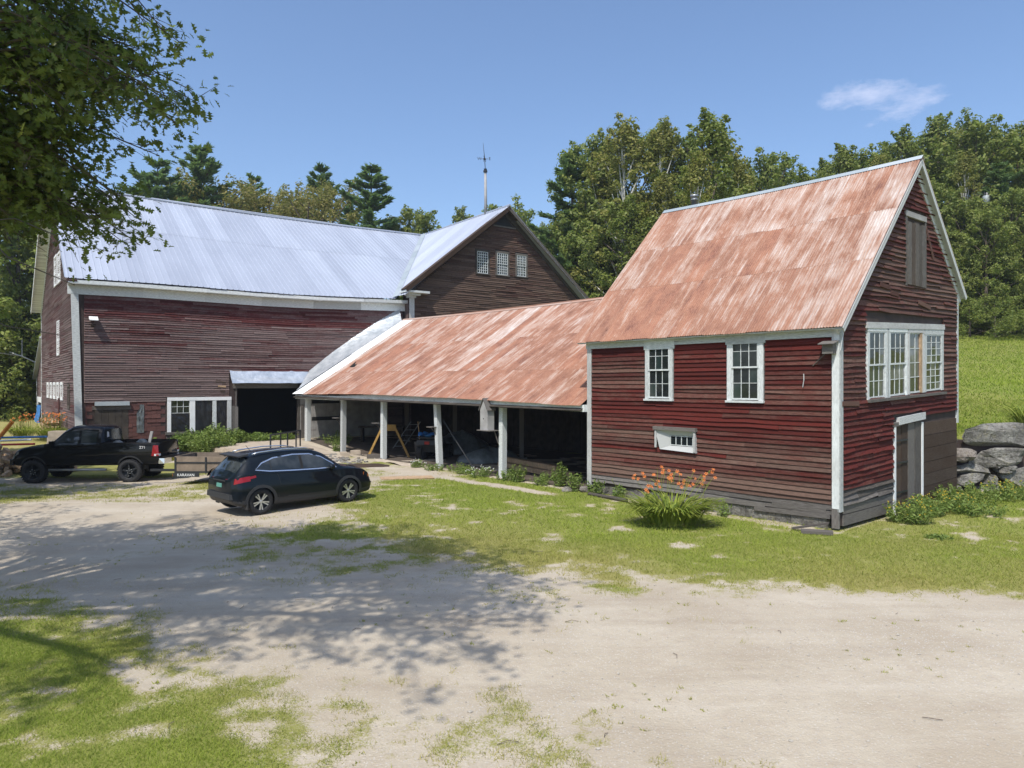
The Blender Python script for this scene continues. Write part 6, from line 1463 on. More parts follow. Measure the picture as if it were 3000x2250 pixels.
def suv():
    h = Vector((1.94, 2.05)).normalized(); rw = Vector((-6.60, 18.60)); r = .345
    # the near side is the car's right: wheel contact lies .80 right of the centre line
    rt = Vector((h.y, -h.x)); org2 = rw-rt*.80-h*.72; z0 = (hz(rw.x, rw.y)+hz(-4.7, 20.6))/2
    T = thing('parked_car', 'dark blue compact SUV with alloy wheels and silver window trim parked on the gravel', 'car', (org2.x, org2.y, z0))
    Mx = frame((org2.x, org2.y, z0), h) 
    tab = [  # x, zb, zbelt, zroof, wb, wbelt, wroof
        (0.00, .46, .84, .88, .58, .56, .40), (.04, .34, .98, 1.02, .76, .72, .52), (.14, .27, 1.05, 1.10, .86, .80, .58), (.30, .24, 1.08, 1.34, .89, .84, .56), (.46, .23, 1.085, 1.50, .90, .855, .56), (.80, .22, 1.08, 1.565, .905, .865, .58),
        (1.3, .21, 1.06, 1.60, .905, .87, .60), (1.9, .20, 1.03, 1.60, .905, .87, .60), (2.4, .20, 1.01, 1.565, .905, .87, .59), (2.75, .20, 1.00, 1.45, .905, .865, .60), (3.05, .20, 1.00, 1.24, .905, .86, .64), (3.25, .20, .995, 1.075, .905, .86, .70), (3.6, .21, .97, 1.02, .90, .85, .68),
        (3.95, .22, .90, .955, .87, .80, .60), (4.15, .23, .80, .87, .80, .72, .50), (4.28, .26, .68, .75, .70, .62, .42), (4.36, .36, .56, .62, .56, .50, .32)]
    S = Shell(tab); vs, fs = S.mesh(); wx = (.72, 3.38); RA = .385
    win = [(.60, 1.17), (.80, 1.33), (1.15, 1.44), (1.75, 1.49), (2.25, 1.47), (2.60, 1.37), (2.92, 1.17), (3.02, 1.06), (2.4, 1.06), (1.6, 1.085), (.98, 1.115)]
    def cl(c, n):
        x, y, z = c
        for w in wx:
            if (x-w)**2+(z-r)**2 < RA*RA and abs(y) > .55: return None
        if abs(y) > .5 and inpoly(x, z, win):
            if 1.88 < x < 1.97 or 1.02 < x < 1.06: return 'pillar%d' % (1+(y > 0)+2*(x > 1.5))
            return 'side_window1' if y > 0 and x < 1.95 else 'side_window2' if y > 0 else 'side_window3' if x < 1.0 else 'side_window4' if x < 1.95 else 'side_window5'
        if 2.50 < x < 3.20 and z > 1.10 and abs(y) < S.sideY(x, z)-.05 and abs(n.z) > .25 and abs(y) < .66: return 'windshield'
        if .16 < x < .44 and 1.12 < z < 1.50 and abs(y) < .60 and abs(n.y) < .6: return 'rear_window'
        if z < .40 and (x < .3 or x > 4.0 or abs(y) > .7): return 'lower_cladding'
        return 'body'
    mats = {'body': M['navy'], 'side_window': M['carglass'], 'windshield': M['carglass'], 'rear_window': M['carglass'], 'lower_cladding': M['plastic'], 'pillar': M['black']}
    split_build(vs, fs, cl, T, Mx, mats)
    for sd in (-1, 1):
        strip(T, Mx, S, win, .030, 'chrome', 'window_trim', sd, .008, True)
        for w in wx:
            strip(T, Mx, S, arc(w, r, RA+.02, -22, 202), .075, 'plastic', 'arch_cladding', sd, .014)
            well(T, Mx, w, RA+.02, r, sd*.86, sd*.52)
            wheel(T, Mx, w, sd*.78, r, .225, 'alloy', sd)
        strip(T, Mx, S, [(1.14, .33), (2.98, .33)], .15, 'plastic', 'sill_cladding', sd, .008)
        for pts in ([(1.20, .42), (1.26, .75), (1.20, 1.0), (1.08, 1.10)], [(1.97, .42), (1.98, 1.05)], [(2.98, .42), (3.02, 1.02)], [(1.20, .41), (2.98, .41)]): strip(T, Mx, S, pts, .010, 'black', 'door_gap', sd, .004)
        strip(T, Mx, S, [(1.30, .88), (1.50, .89)], .035, 'navy', 'door_handle', sd, .03); strip(T, Mx, S, [(2.10, .86), (2.30, .865)], .035, 'navy', 'door_handle', sd, .03)
        strip(T, Mx, S, [(.03, .89), (.10, .92), (.22, .945), (.42, .97)], .125, 'redlamp', 'tail_lamp', sd, .012); strip(T, Mx, S, [(.40, .985), (.58, 1.01)], .06, 'redlamp', 'tail_lamp', sd, .010)
        strip(T, Mx, S, [(3.92, .80), (4.18, .70)], .08, 'amber', 'head_lamp', sd, .010); strip(T, Mx, S, [(4.0, .83), (4.2, .73)], .05, 'chrome', 'head_lamp', sd, .006)
        mb = MB(); y = sd*(S.sideY(2.85, 1.1)+.12); mb.lathe(Mx @ Vector((2.80, y, 1.08)), (Mx.to_3x3() @ Vector((1, 0, .1))), [(0, -.06), (.07, -.05), (.085, .02), (.06, .09), (0, .11)], 12); mb.build('wing_mirror', M['navy'], T, True)
        mb = MB(); mb.tube([Mx @ Vector((x, sd*(.56 if x < 2.3 else .55), z)) for x, z in ((.62, 1.56), (.8, 1.60), (1.5, 1.65), (2.1, 1.635), (2.45, 1.575))], .018, 8); mb.build('roof_rail', M['chrome'], T, True)
        mb = MB(); fw = Mx @ Vector((.33, sd*.83, .30)); mb.obox(fw, Mx.to_3x3() @ Vector((.012, 0, 0)), Mx.to_3x3() @ Vector((0, .10, 0)), (0, 0, .13)); mb.build('mud_flap', M['plastic'], T)
    g = lambda x, y, z: Mx @ Vector((x, y, z))
    mb = MB(); mb.hexa([g(.26, -.56, 1.50), g(.26, .56, 1.50), g(.52, .56, 1.53), g(.52, -.56, 1.53), g(.24, -.55, 1.53), g(.24, .55, 1.53), g(.52, .56, 1.575), g(.52, -.56, 1.575)]); mb.build('spoiler', M['plastic'], T)
    mb = MB(); mb.hexa([g(-.012, -.15, .72), g(-.012, .15, .72), g(.03, .15, .72), g(.03, -.15, .72), g(.004, -.15, .86), g(.004, .15, .86), g(.04, .15, .86), g(.04, -.15, .86)]); mb.build('licence_plate', M['plateg'], T)
    mb = MB(); mb.hexa([g(-.015, -.36, .885), g(-.015, .36, .885), g(.05, .36, .885), g(.05, -.36, .885), g(-.012, -.36, .915), g(-.012, .36, .915), g(.05, .36, .915), g(.05, -.36, .915)]); mb.build('plate_trim', M['plastic'], T)
    mb = MB(); mb.hexa([g(-.04, -.66, .44), g(-.04, .66, .44), g(.2, .78, .44), g(.2, -.78, .44), g(-.03, -.66, .58), g(-.03, .66, .58), g(.2, .80, .58), g(.2, -.80, .58)]); mb.build('rear_bumper', M['plastic'], T)
    mb = MB(); mb.tube([g(.75, -.25, 1.60), g(.60, -.25, 1.78)], .006, 5); mb.build('antenna', M['black'], T)
suv()

def truck():
    hd = Vector((-1, -.075)).normalized(); near = Vector((-14.42, 26.9)); r = .435
    lf = Vector((-hd.y, hd.x))      # left side of the truck faces the camera
    org = near-lf*.88-hd*1.04; zg = -.22
    T = thing('pickup_truck', 'black lifted crew cab pickup truck with its tailgate down at the far left', 'truck', (org.x, org.y, zg)); Mx = frame((org.x, org.y, zg), hd) @ Matrix.Diagonal((.945, 1, 1, 1)); LEN = 5.65; UP = .22
    g = lambda x, y, z: Mx @ Vector((x, y, z+UP))
    MxU = Mx @ Matrix.Translation((0, 0, UP))
    tab = [(0.00, .50, 1.22, 1.26, .90, .90, .84), (.06, .45, 1.25, 1.29, .965, .955, .90), (1.0, .42, 1.26, 1.30, .98, .965, .92), (2.2, .42, 1.26, 1.30, .98, .965, .92), (2.28, .42, 1.20, 1.22, .98, .965, .92), (4.15, .42, 1.13, 1.20, .98, .96, .90), (4.45, .42, 1.12, 1.19, .98, .95, .86), (5.2, .42, 1.05, 1.13, .98, .93, .80), (5.45, .42, .98, 1.06, .95, .90, .74), (5.58, .44, .86, .93, .90, .86, .7), (5.65, .50, .74, .80, .84, .80, .64)]
    S = Shell(tab, crown=.015); vs, fs = S.mesh(); wx = (1.10, 4.78); RA = .50; rc = r-UP+.04
    def cl(c, n):
        x, y, z = c
        for w in wx:
            if (x-w)**2+(z-rc)**2 < RA*RA and abs(y) > .6: return None
        if .10 < x < 2.16 and abs(y) < .88 and z > .9: return None
        if x < .10 and abs(y) < .80 and z > .80: return None
        return 'body'
    split_build(vs, fs, cl, T, MxU, {'body': M['carblack']})
    # bed interior
    for (x0, x1, y0, y1, z0, z1, nm) in ((.02, 2.2, -.86, .86, .72, .76, 'bed_floor'), (.05, 2.2, .84, .90, .76, 1.27, 'bed_side'), (.05, 2.2, -.90, -.84, .76, 1.27, 'bed_side'), (2.14, 2.2, -.86, .86, .76, 1.25, 'bed_front')):
        mb = MB(); mb.hexa([g(x0, y0, z0), g(x1, y0, z0), g(x1, y1, z0), g(x0, y1, z0), g(x0, y0, z1), g(x1, y0, z1), g(x1, y1, z1), g(x0, y1, z1)]); mb.build(nm, M['carblack'], T)
    mb = MB(); mb.hexa([g(-.62, -.78, .70), g(.0, -.78, .70), g(.0, .78, .70), g(-.62, .78, .70), g(-.62, -.78, .76), g(.0, -.78, .76), g(.0, .78, .76), g(-.62, .78, .76)]); mb.build('tailgate', M['carblack'], T)
    # cab
    ct = [(2.26, 1.12, 1.16, 1.80, .96, .93, .72), (2.34, 1.12, 1.16, 1.86, .96, .935, .735), (3.0, 1.10, 1.15, 1.90, .96, .935, .75), (3.45, 1.10, 1.14, 1.88, .96, .93, .74), (3.75, 1.10, 1.13, 1.72, .96, .93, .77), (4.15, 1.08, 1.12, 1.33, .95, .92, .83), (4.40, 1.08, 1.11, 1.15, .93, .90, .85)]
    C = Shell(ct, nx=90, crown=.04); vs, fs = C.mesh(); wn_ = [(2.42, 1.23), (2.44, 1.72), (3.0, 1.78), (3.42, 1.76), (3.70, 1.60), (4.10, 1.27), (4.12, 1.20)]
    def cc(c, n):
        x, y, z = c
        if abs(y) > .6 and inpoly(x, z, wn_):
            if 3.02 < x < 3.12: return 'body'
            return ('side_window1' if x < 3.05 else 'side_window2') if y > 0 else 'side_window3'
        if 3.50 < x < 4.34 and z > 1.20 and abs(y) < .72 and abs(n.z) > .2: return 'windshield'
        return 'body'
    split_build(vs, fs, cc, T, MxU, {'body': M['carblack'], 'side_window': M['carglass'], 'windshield': M['carglass']})
    mb = MB(); mb.hexa([g(2.235, -.66, 1.30), g(2.235, .66, 1.30), g(2.27, .66, 1.30), g(2.27, -.66, 1.30), g(2.235, -.58, 1.76), g(2.235, .58, 1.76), g(2.27, .58, 1.76), g(2.27, -.58, 1.76)]); rwd = mb.build('rear_window', M['glasscurtain'] if False else M['carglass'], T)
    mb = MB(); mb.hexa([g(2.225, .30, 1.48), g(2.225, .46, 1.46), g(2.236, .46, 1.46), g(2.236, .30, 1.48), g(2.225, .34, 1.66), g(2.225, .46, 1.68), g(2.236, .46, 1.68), g(2.236, .34, 1.66)]); mb.build('sticker', M['decal'], rwd)
    for sd in (-1, 1):
        for w in wx:
            well(T, MxU, w, RA+.01, rc, sd*.93, sd*.5); strip(T, MxU, S, arc(w, rc, RA+.015, -10, 190), .05, 'plastic', 'arch_lip', sd, .02); wheel(T, Mx, w, sd*.90, r, .31, 'off', sd)
        for x in (2.24, 3.06, 3.98): strip(T, MxU, S, [(x, .46), (x, 1.10)], .012, 'black', 'door_gap', sd, .004)
        strip(T, MxU, S, [(2.55, 1.02), (2.75, 1.02)], .03, 'carblack', 'door_handle', sd, .03); strip(T, MxU, S, [(3.25, 1.0), (3.45, 1.0)], .03, 'carblack', 'door_handle', sd, .03)
        strip(T, MxU, C, [(2.42, 1.205), (4.12, 1.18)], .018, 'chrome', 'window_sill_trim', sd, .006)
        mb = MB(); mb.hexa([g(-.015, sd*.80, .78), g(-.015, sd*.985, .78), g(.26, sd*1.012, .78), g(.26, sd*.80, .78), g(.03, sd*.80, 1.18), g(.03, sd*.955, 1.18), g(.20, sd*1.005, 1.18), g(.20, sd*.80, 1.18)]); mb.build('tail_lamp', M['redlamp'], T)
        mb = MB(); mb.hexa([g(-.018, sd*.80, .78), g(-.018, sd*.958, .78), g(.15, sd*1.018, .78), g(.15, sd*.80, .78), g(-.012, sd*.80, .86), g(-.012, sd*.988, .86), g(.15, sd*1.016, .86), g(.15, sd*.80, .86)]); mb.build('reversing_lamp', M['cleanwhite'], T)
        mb = MB(); mb.tube([Mx @ Vector((2.0, sd*.98, .50)), Mx @ Vector((4.2, sd*.98, .50))], .045, 8); mb.build('side_step', M['chrome'] if False else M['steel'], T, True)
        mb = MB(); mb.obox(g(4.02, sd*1.10, 1.24), Mx.to_3x3() @ Vector((.06, 0, 0)), Mx.to_3x3() @ Vector((0, .10, 0)), (0, 0, .13)); mb.build('wing_mirror', M['carblack'], T)
        mb = MB(); mb.hexa([g(5.45, sd*.70, .78), g(5.60, sd*.70, .78), g(5.50, sd*.92, .78), g(5.38, sd*.94, .78), g(5.42, sd*.70, .97), g(5.55, sd*.70, .95), g(5.46, sd*.90, .96), g(5.36, sd*.93, .98)]); mb.build('head_lamp', M['glasscurtain'], T)
    mb = MB(); mb.hexa([g(-.20, -.92, .48), g(-.20, .92, .48), g(.02, .92, .48), g(.02, -.92, .48), g(-.20, -.90, .68), g(-.20, .90, .68), g(.02, .92, .68), g(.02, -.92, .68)]); rb = mb.build('rear_bumper', M['chrome'], T)
    mb = MB(); mb.hexa([g(-.21, -.20, .50), g(-.21, .20, .50), g(-.2, .20, .50), g(-.2, -.20, .50), g(-.21, -.20, .66), g(-.21, .20, .66), g(-.2, .20, .66), g(-.2, -.20, .66)]); mb.build('licence_plate', M['platey'], rb)
    mb = MB(); mb.hexa([g(5.60, -.90, .46), g(5.78, -.80, .46), g(5.78, .80, .46), g(5.60, .90, .46), g(5.60, -.90, .68), g(5.78, -.80, .68), g(5.78, .80, .68), g(5.60, .90, .68)]); mb.build('front_bumper', M['darksteel'], T)
    # decal on the bed side
    text('Z71', g(.62, .985, 1.10), Mx, .14, 'decal', T, 'decal', yaw=PI)
    # things in the bed: a grey concrete saw or float with a handle, and a pipe
    q = g(1.1, -.1, .8); t2 = thing('power_saw', 'round grey tool with an upright handle lying in the truck bed', 'tool', (q.x, q.y, q.z))
    mb = MB(); mb.lathe(q+Vector((0, 0, .30)), (-.1, -.8, .3), [(0, 0), (.24, 0), (.24, .10), (.20, .14), (0, .14)], 24); mb.build('guard', M['tarclear'], t2, True)
    mb = MB(); mb.obox(q+Vector((.32, 0, .62)), (.05, 0, .22), (0, .03, 0), (.05, 0, -.01)); mb.build('handle', M['limewash'], t2)
    q = g(1.9, .3, .8); t3 = thing('grey_bin_lid', 'grey rounded lid leaning behind the cab in the truck bed', 'lid', (q.x, q.y, q.z)); mb = MB(); mb.lathe(q+Vector((0, 0, .30)), (.2, -.9, .2), [(0, .05), (.22, .03), (.24, 0), (0, 0)], 20); mb.build('lid', M['tarclear'], t3, True)

def text(s, loc, Mx, size, mat, parent, name, yaw=0.0, ext=.002):
    cu = bpy.data.curves.new(name, 'FONT'); cu.body = s; cu.size = size; cu.extrude = ext; cu.align_x = 'CENTER'; cu.align_y = 'CENTER'
    tmp = bpy.data.objects.new(name, cu); COL.objects.link(tmp); bpy.context.view_layer.update()
    me = bpy.data.meshes.new_from_object(tmp.evaluated_get(bpy.context.evaluated_depsgraph_get())); bpy.data.objects.remove(tmp); me.materials.clear(); me.materials.append(M[mat])
    o = bpy.data.objects.new(name, me); COL.objects.link(o); o.parent = parent; o.location = Vector(loc)-parent.location if parent else loc
    d = Mx.to_3x3() @ Vector((1, 0, 0)); o.rotation_euler = (PI/2, 0, math.atan2(d.y, d.x)+yaw); return o
truck()

def trailer():
    z0 = -.10; y = 25.3; x0, x1 = -12.0, -8.6
    T = thing('utility_trailer', 'small utility trailer with tan wooden sides and dark steel frame behind the SUV', 'trailer', (-10.3, y, z0)); Mx = frame((x0, y, z0), (1, -.03))
    L = x1-x0; Wd = 1.55; g = lambda x, yy, z: Mx @ Vector((x, yy, z))
    def bx(nm, mat, x0, x1, y0, y1, z0, z1): mb = MB(); mb.tint = (random.random(), .5, .5); mb.hexa([g(x0, y0, z0), g(x1, y0, z0), g(x1, y1, z0), g(x0, y1, z0), g(x0, y0, z1), g(x1, y0, z1), g(x1, y1, z1), g(x0, y1, z1)]); return mb.build(nm, M[mat], T)
    for yy in (0, Wd):
        bx('side_board', 'trailerwood', .02, L, yy-.02, yy+.02, .50, .78); bx('side_board', 'trailerwood', .02, L, yy-.02, yy+.02, .80, 1.02)
        for z in (.44, .775): bx('rail', 'darksteel', 0, L, yy-.04, yy+.035, z, z+.055)
        for x in (0, 1.1, 2.2, L-.05): bx('stake', 'darksteel', x, x+.06, yy-.05, yy-.021, .42, 1.0)
    bx('end_board', 'trailerwood', -.02, .02, 0, Wd, .50, 1.02); bx('end_board', 'trailerwood', L-.02, L+.02, 0, Wd, .50, 1.02); bx('bed', 'darksteel', 0, L, 0, Wd, .44, .49); bx('rear_beam', 'darksteel', -.05, .9, -.055, -.04, .30, .44); bx('marker_lamp', 'amber', -.06, -.03, -.05, .05, .32, .42)
    bx('draw_bar', 'darksteel', -1.3, 0, Wd/2-.05, Wd/2+.05, .40, .48)
    text('KARAVAN', g(.42, -.062, .365), Mx, .135, 'cleanwhite', T, 'lettering')
    for s_, yy in ((-1, -.14), (1, Wd+.14)):
        wheel(T, Mx @ Matrix.Translation((0, 0, 0)), 1.62, yy, .30, .17, 'steel', s_)
        mb = MB(); A = arc(1.62, .30, .36, 10, 170, 12); vs = [g(x, yy-.11, z) for x, z in A]+[g(x, yy+.11, z) for x, z in A]; n = len(A); mb.add(vs, [(i, i+1, n+i+1, n+i) for i in range(n-1)]); mb.build('fender', M['darksteel'], T)
trailer()

# ================================================================ ramp, rail and things about the yard
def ramp():
    T = thing('concrete_ramp', 'tan concrete ramp and low retaining wall leading up to the barn doorway', 'ramp', (-12.5, 36, 0))
    A = (-15.4, 36.2); B = (-11.4, 33.0); C = (-8.9, 35.3); D = LW.pt(6.9, 0, .02)[:2]; E = LW.pt(10.9, 0, .02)[:2]; zt = .34
    mb = MB(); slab(mb, [(*A, zt), (*B, zt), (*D, zt+.02), (*E, zt)], .6); mb.build('platform', M['concrete'], T)
    mb = MB(); slab(mb, [(B[0]+.003, B[1], zt), (*C, hz(*C)+.01), (D[0]+1.1, D[1]-.2, zt-.05), (D[0]+.003, D[1], zt+.02)], .3); mb.build('slope', M['concrete'], T)
    d = (Vector(A)-Vector(B)); 
    F = Face(B, d, (-.62, -.78)); F.n = Vector((d.y, -d.x)).normalized(); F.n = F.n if F.n.y < 0 else -F.n
    for i in range(3):
        mb = MB(); F.box(mb, d.length*i/3+.01, d.length*(i+1)/3-.01, -.4, zt-.02-.03*(i == 2), 0.003, .18); mb.build('wall_block', M['concrete'], T)
    R = thing('handrail', 'short dark metal handrail with five uprights on the concrete ramp', 'handrail', (-11.2, 34, zt)); a = Vector((-11.25, 33.1, 0)); b = Vector((-10.85, 36.4, 0))
    for i, t in enumerate((0, .32, .55, .85, 1.0)):
        p = a.lerp(b, t); mb = MB(); mb.box(p.x-.03, p.x+.03, p.y-.03, p.y+.03, zt-.02, 1.10); mb.build('upright', M['darksteel'], R)
    mb = MB(); mb.tube([a+Vector((0, -.05, 1.12)), b+Vector((0, .05, 1.12))], .038, 8); mb.build('top_rail', M['darksteel'], R)
ramp()

def simple(name, label, cat, fn, mat, group=None, smooth=False):
    mb = MB(); mb.tint = (random.random(), .5, .5); fn(mb); o = mb.build(name, M[mat], None, smooth); tag(o, label, cat, group); return o
def recenter(o): return o
# birdhouse on the post
def birdhouse():
    p = q(12.63+.44, -.26); g0 = 1.78; T = thing('birdhouse', 'tall weathered wooden birdhouse on a shelf fixed to the fourth post', 'birdhouse', (p.x, p.y, g0)); u3 = Vector((U.x, U.y, 0)); v3 = Vector((V_.x, V_.y, 0))
    c = Vector((p.x, p.y, 0))
    def P3(a, b, z): return c+u3*a+v3*b+Vector((0, 0, z))
    mb = MB(); mb.tint = (.6, .8, .5); a = .22; b = .16
    mb.hexa([P3(-a, -b, g0), P3(a, -b, g0), P3(a, b, g0), P3(-a, b, g0), P3(-a, -b, g0+.78), P3(a, -b, g0+.78), P3(a, b, g0+.78), P3(-a, b, g0+.78)]); mb.build('box', M['limewash'], T)
    mb = MB(); mb.tint = (.7, .9, .5); mb.add([P3(-a, -b, g0+.78), P3(a, -b, g0+.78), P3(-.0, -b, g0+1.16), P3(-a, b, g0+.78), P3(a, b, g0+.78), P3(-.0, b, g0+1.16)], [(0, 1, 2), (5, 4, 3)]); mb.build('gable_board', M['limewash'], T)
    for s in (-1, 1):
        mb = MB(); mb.tint = (.5, .9, .5); e = P3(s*(a+.05), 0, g0+.73); r_ = P3(0, 0, g0+1.19); ax = (r_-e)/2; nn = ax.cross(v3).normalized(); mb.obox((e+r_)/2, ax, v3*(b+.05), nn*.012); mb.build('roof_board', M['greywood'], T)
    mb = MB(); mb.lathe(P3(.02, -b-.002, g0+.42), v3*-1, [(0, .0), (.028, 0)], 14); mb.build('hole', M['black'], T)
    mb = MB(); mb.tint = (.7, .9, .5); mb.hexa([P3(-.42, -.24, g0-.03), P3(.34, -.24, g0-.03), P3(.34, .22, g0-.03), P3(-.42, .22, g0-.03), P3(-.42, -.24, g0), P3(.34, -.24, g0), P3(.34, .22, g0), P3(-.42, .22, g0)]); mb.build('shelf', M['greywood'], T)
    mb = MB(); mb.tube([P3(-.30, .1, g0-.03), P3(-.42, .2, g0-.5)], .02, 5); mb.build('brace', M['greywood'], T)
    # nest box under the eave of the workshop
    p = FR.pt(.20, 4.30, .16); T = thing('nest_box', 'small grey nest shelf near the top of the right front corner of the red shed', 'nest box', p); c = Vector((p[0], p[1], 0)); z = 4.22
    mb = MB(); mb.tint = (.7, .9, .5); FR.box(mb, .04, .30, z, z+.22, .055, .24); mb.build('box', M['greywood'], T)
    mb = MB(); mb.tint = (.7, .9, .5); mb.hexa([FR.pt(-.03, z+.22, .34), FR.pt(.36, z+.22, .34), FR.pt(.36, z+.30, .055), FR.pt(-.03, z+.30, .055), FR.pt(-.03, z+.24, .34), FR.pt(.36, z+.24, .34), FR.pt(.36, z+.32, .055), FR.pt(-.03, z+.32, .055)]); mb.build('roof', M['greywood'], T)
    mb = MB(); mb.tube([FR.pt(.30, z, .10), FR.pt(.62, z-.28, .05)], .012, 5); mb.build('twig', M['greywood'], T)
birdhouse()
simple('wall_hook', 'small pale bent hook on the red boards below the shed eave', 'hook', lambda mb: mb.tube([FR.pt(.85, 3.75, .05), FR.pt(.82, 3.6, .10), FR.pt(.85, 3.42, .10)], .012, 5), 'whiteworn')

# weathervane
def vane():
    b = WC+B_*7.36+P_*2.3; z = 15.3; T = thing('weathervane', 'thin weathervane with letters on a pale pole above the brown gable', 'weathervane', (b.x, b.y, z))
    mb = MB(); mb.tint = (.5, .5, .5); mb.tube([(b.x, b.y, z), (b.x-.04, b.y, z+3.45)], [.11, .085], 8); mb.build('pole', M['limewash'], T, True)
    mb = MB(); mb.lathe((b.x-.04, b.y, z+3.4), (0, 0, 1), [(.0, 0), (.15, 0), (.15, .12), (.09, .16), (.12, .24), (0, .26)], 10); mb.build('cap', M['darksteel'], T)
    mb = MB(); mb.tube([(b.x-.04, b.y, z+3.55), (b.x-.10, b.y, z+4.5), (b.x-.20, b.y, z+5.5)], [.028, .024, .010], 6); mb.build('rod', M['darksteel'], T)
    c = Vector((b.x-.10, b.y, z+4.36)); mb = MB(); mb.tube([c-Vector((.26, 0, 0)), c+Vector((.26, 0, 0))], .018, 5); mb.tube([c-Vector((0, .30, 0)), c+Vector((0, .30, 0))], .018, 5); mb.lathe(c-Vector((0, 0, .1)), (0, 0, 1), [(0, 0), (.08, .05), (.08, .14), (0, .2)], 8); mb.build('compass_arms', M['darksteel'], T)
    I = Matrix.Identity(4)
    for s, d in (('W', (-.37, 0)), ('E', (.37, 0)), ('N', (0, .38)), ('S', (0, -.38))): text(s, c+Vector((d[0], d[1], 0)), I, .28, 'darksteel', T, 'letter', ext=.02)
vane()

# floodlight on barn front, street lamp on lean-to
p = LW.pt(17.1, 6.7, .0); T = thing('floodlight', 'small white hooded floodlight high on the left end of the barn front', 'floodlight', p)
mb = MB(); mb.hexa([LW.pt(17.02, 6.62, .42), LW.pt(17.4, 6.62, .42), LW.pt(17.4, 6.72, 0), LW.pt(17.02, 6.72, 0), LW.pt(17.02, 6.66, .42), LW.pt(17.4, 6.66, .42), LW.pt(17.4, 6.86, 0), LW.pt(17.02, 6.86, 0)]); mb.build('hood', M['cleanwhite'], T)
mb = MB(); mb.lathe(LW.pt(17.15, 6.45, .12), (-.3, -.8, -.5), [(0, 0), (.05, 0), (.10, .16), (0, .17)], 12); mb.build('lamp_head', M['darkwood'], T)
def lamp():
    b = LG.pt(27.2, 5.1, -.2); T = thing('yard_lamp', 'curved arm yard lamp sticking out left from the corner of the lean-to', 'lamp', b); B = Vector(b)
    mb = MB(); mb.tube([B, B+Vector((-.9, -.6, .55)), B+Vector((-1.6, -1.1, .9))], .05, 8); mb.build('arm', M['steel'], T, True)
    mb = MB(); mb.tube([B+Vector((-.95, -.6, .5)), B+Vector((-.95, -.6, 1.9))], .04, 6); mb.build('mast', M['steel'], T)
    mb = MB(); mb.tube([B+Vector((-.9, -.6, .60)), B+Vector((-2.4, -1.5, .85))], .05, 6); mb.build('bracket', M['steel'], T)
    mb = MB(); mb.lathe(B+Vector((-2.4, -1.5, .85)), (-1, -.5, .1), [(0, 0), (.10, .02), (.26, .5), (.22, .8), (0, .85)], 12); mb.build('lamp_head', M['limewash'], T, True)
lamp()

# utility pole among the trees
def pole():
    Z = 56.6; x = (2130-1106)/1535*Z; zb = hz(x, Z); T = thing('utility_pole', 'utility pole with a grey transformer half hidden in the wood', 'utility pole', (x, Z, zb)); top = 3.5+(829.5-418)/1535*Z
    mb = MB(); mb.tube([(x+.18, Z, zb), (x+.18, Z, top-.1)], [.16, .13], 10); mb.build('pole', M['greywood'], T, True)
    mb = MB(); mb.lathe((x-.15, Z-.25, top-1.15), (0, 0, 1), [(0, 0), (.26, 0), (.26, .85), (.22, .90), (0, .92)], 16); mb.build('transformer', M['alu'], T, True)
    for dx in (-.2, .0):
        mb = MB(); mb.lathe((x+dx-.1, Z-.25, top-.25), (0, 0, 1), [(.04, 0), (.08, .06), (.04, .1), (.08, .16), (.03, .26), (0, .27)], 8); mb.build('insulator', M['darksteel'] if dx else M['limewash'], T, True)
    mb = MB(); a = Vector((x, Z, top)); e = Vector((x-22, Z+6, top-.5)); mb.tube([a.lerp(e, t)-Vector((0, 0, 1.9*4*t*(1-t)*.35)) for t in [i/12 for i in range(13)]], .014, 4); mb.build('wire', M['darksteel'], T)
pole()

# ground-level odds and ends
simple('plank', 'short pale plank lying at the foot of the shed corner post', 'plank', lambda mb: mb.obox((6.25+.85, 16.55, hz(7.1, 16.55)+.05), (.33, -.10, 0), (.05, .13, 0), (0, 0, .035)), 'greywood')
simple('plank', 'dark plank leaning up against the shed corner post', 'plank', lambda mb: mb.obox((7.12, 16.95, .12), (.42, -.05, .07), (.04, .07, 0), (0, 0, .018)), 'greywood')
simple('log', 'thin weathered log lying in the grass at the left corner of the red shed', 'log', lambda mb: mb.tube([(*FR.pt(7.6, 0, .55)[:2], .05), (*FR.pt(6.0, 0, .62)[:2], .05)], .055, 8), 'greywood')
simple('boulder', 'pale rounded stone by the left corner post of the red shed', 'stone', lambda mb: rock(mb, (*FR.pt(8.6, 0, .45)[:2], .05), .24, .16, .10, 4), 'stone')
simple('boulder', 'small stone near the corner weeds of the red shed', 'stone', lambda mb: rock(mb, (*FR.pt(8.2, 0, .15)[:2], .08), .15, .14, .12, 6), 'stone')
simple('plywood_sheet', 'thin brown board lying flat on the dirt in front of the open shed', 'board', lambda mb: mb.obox((-3.9, 26.35, hz(-3.9, 26.35)+.03), (.95, .12, .01), (-.10, .35, 0), (0, 0, .012)), 'pinewood')
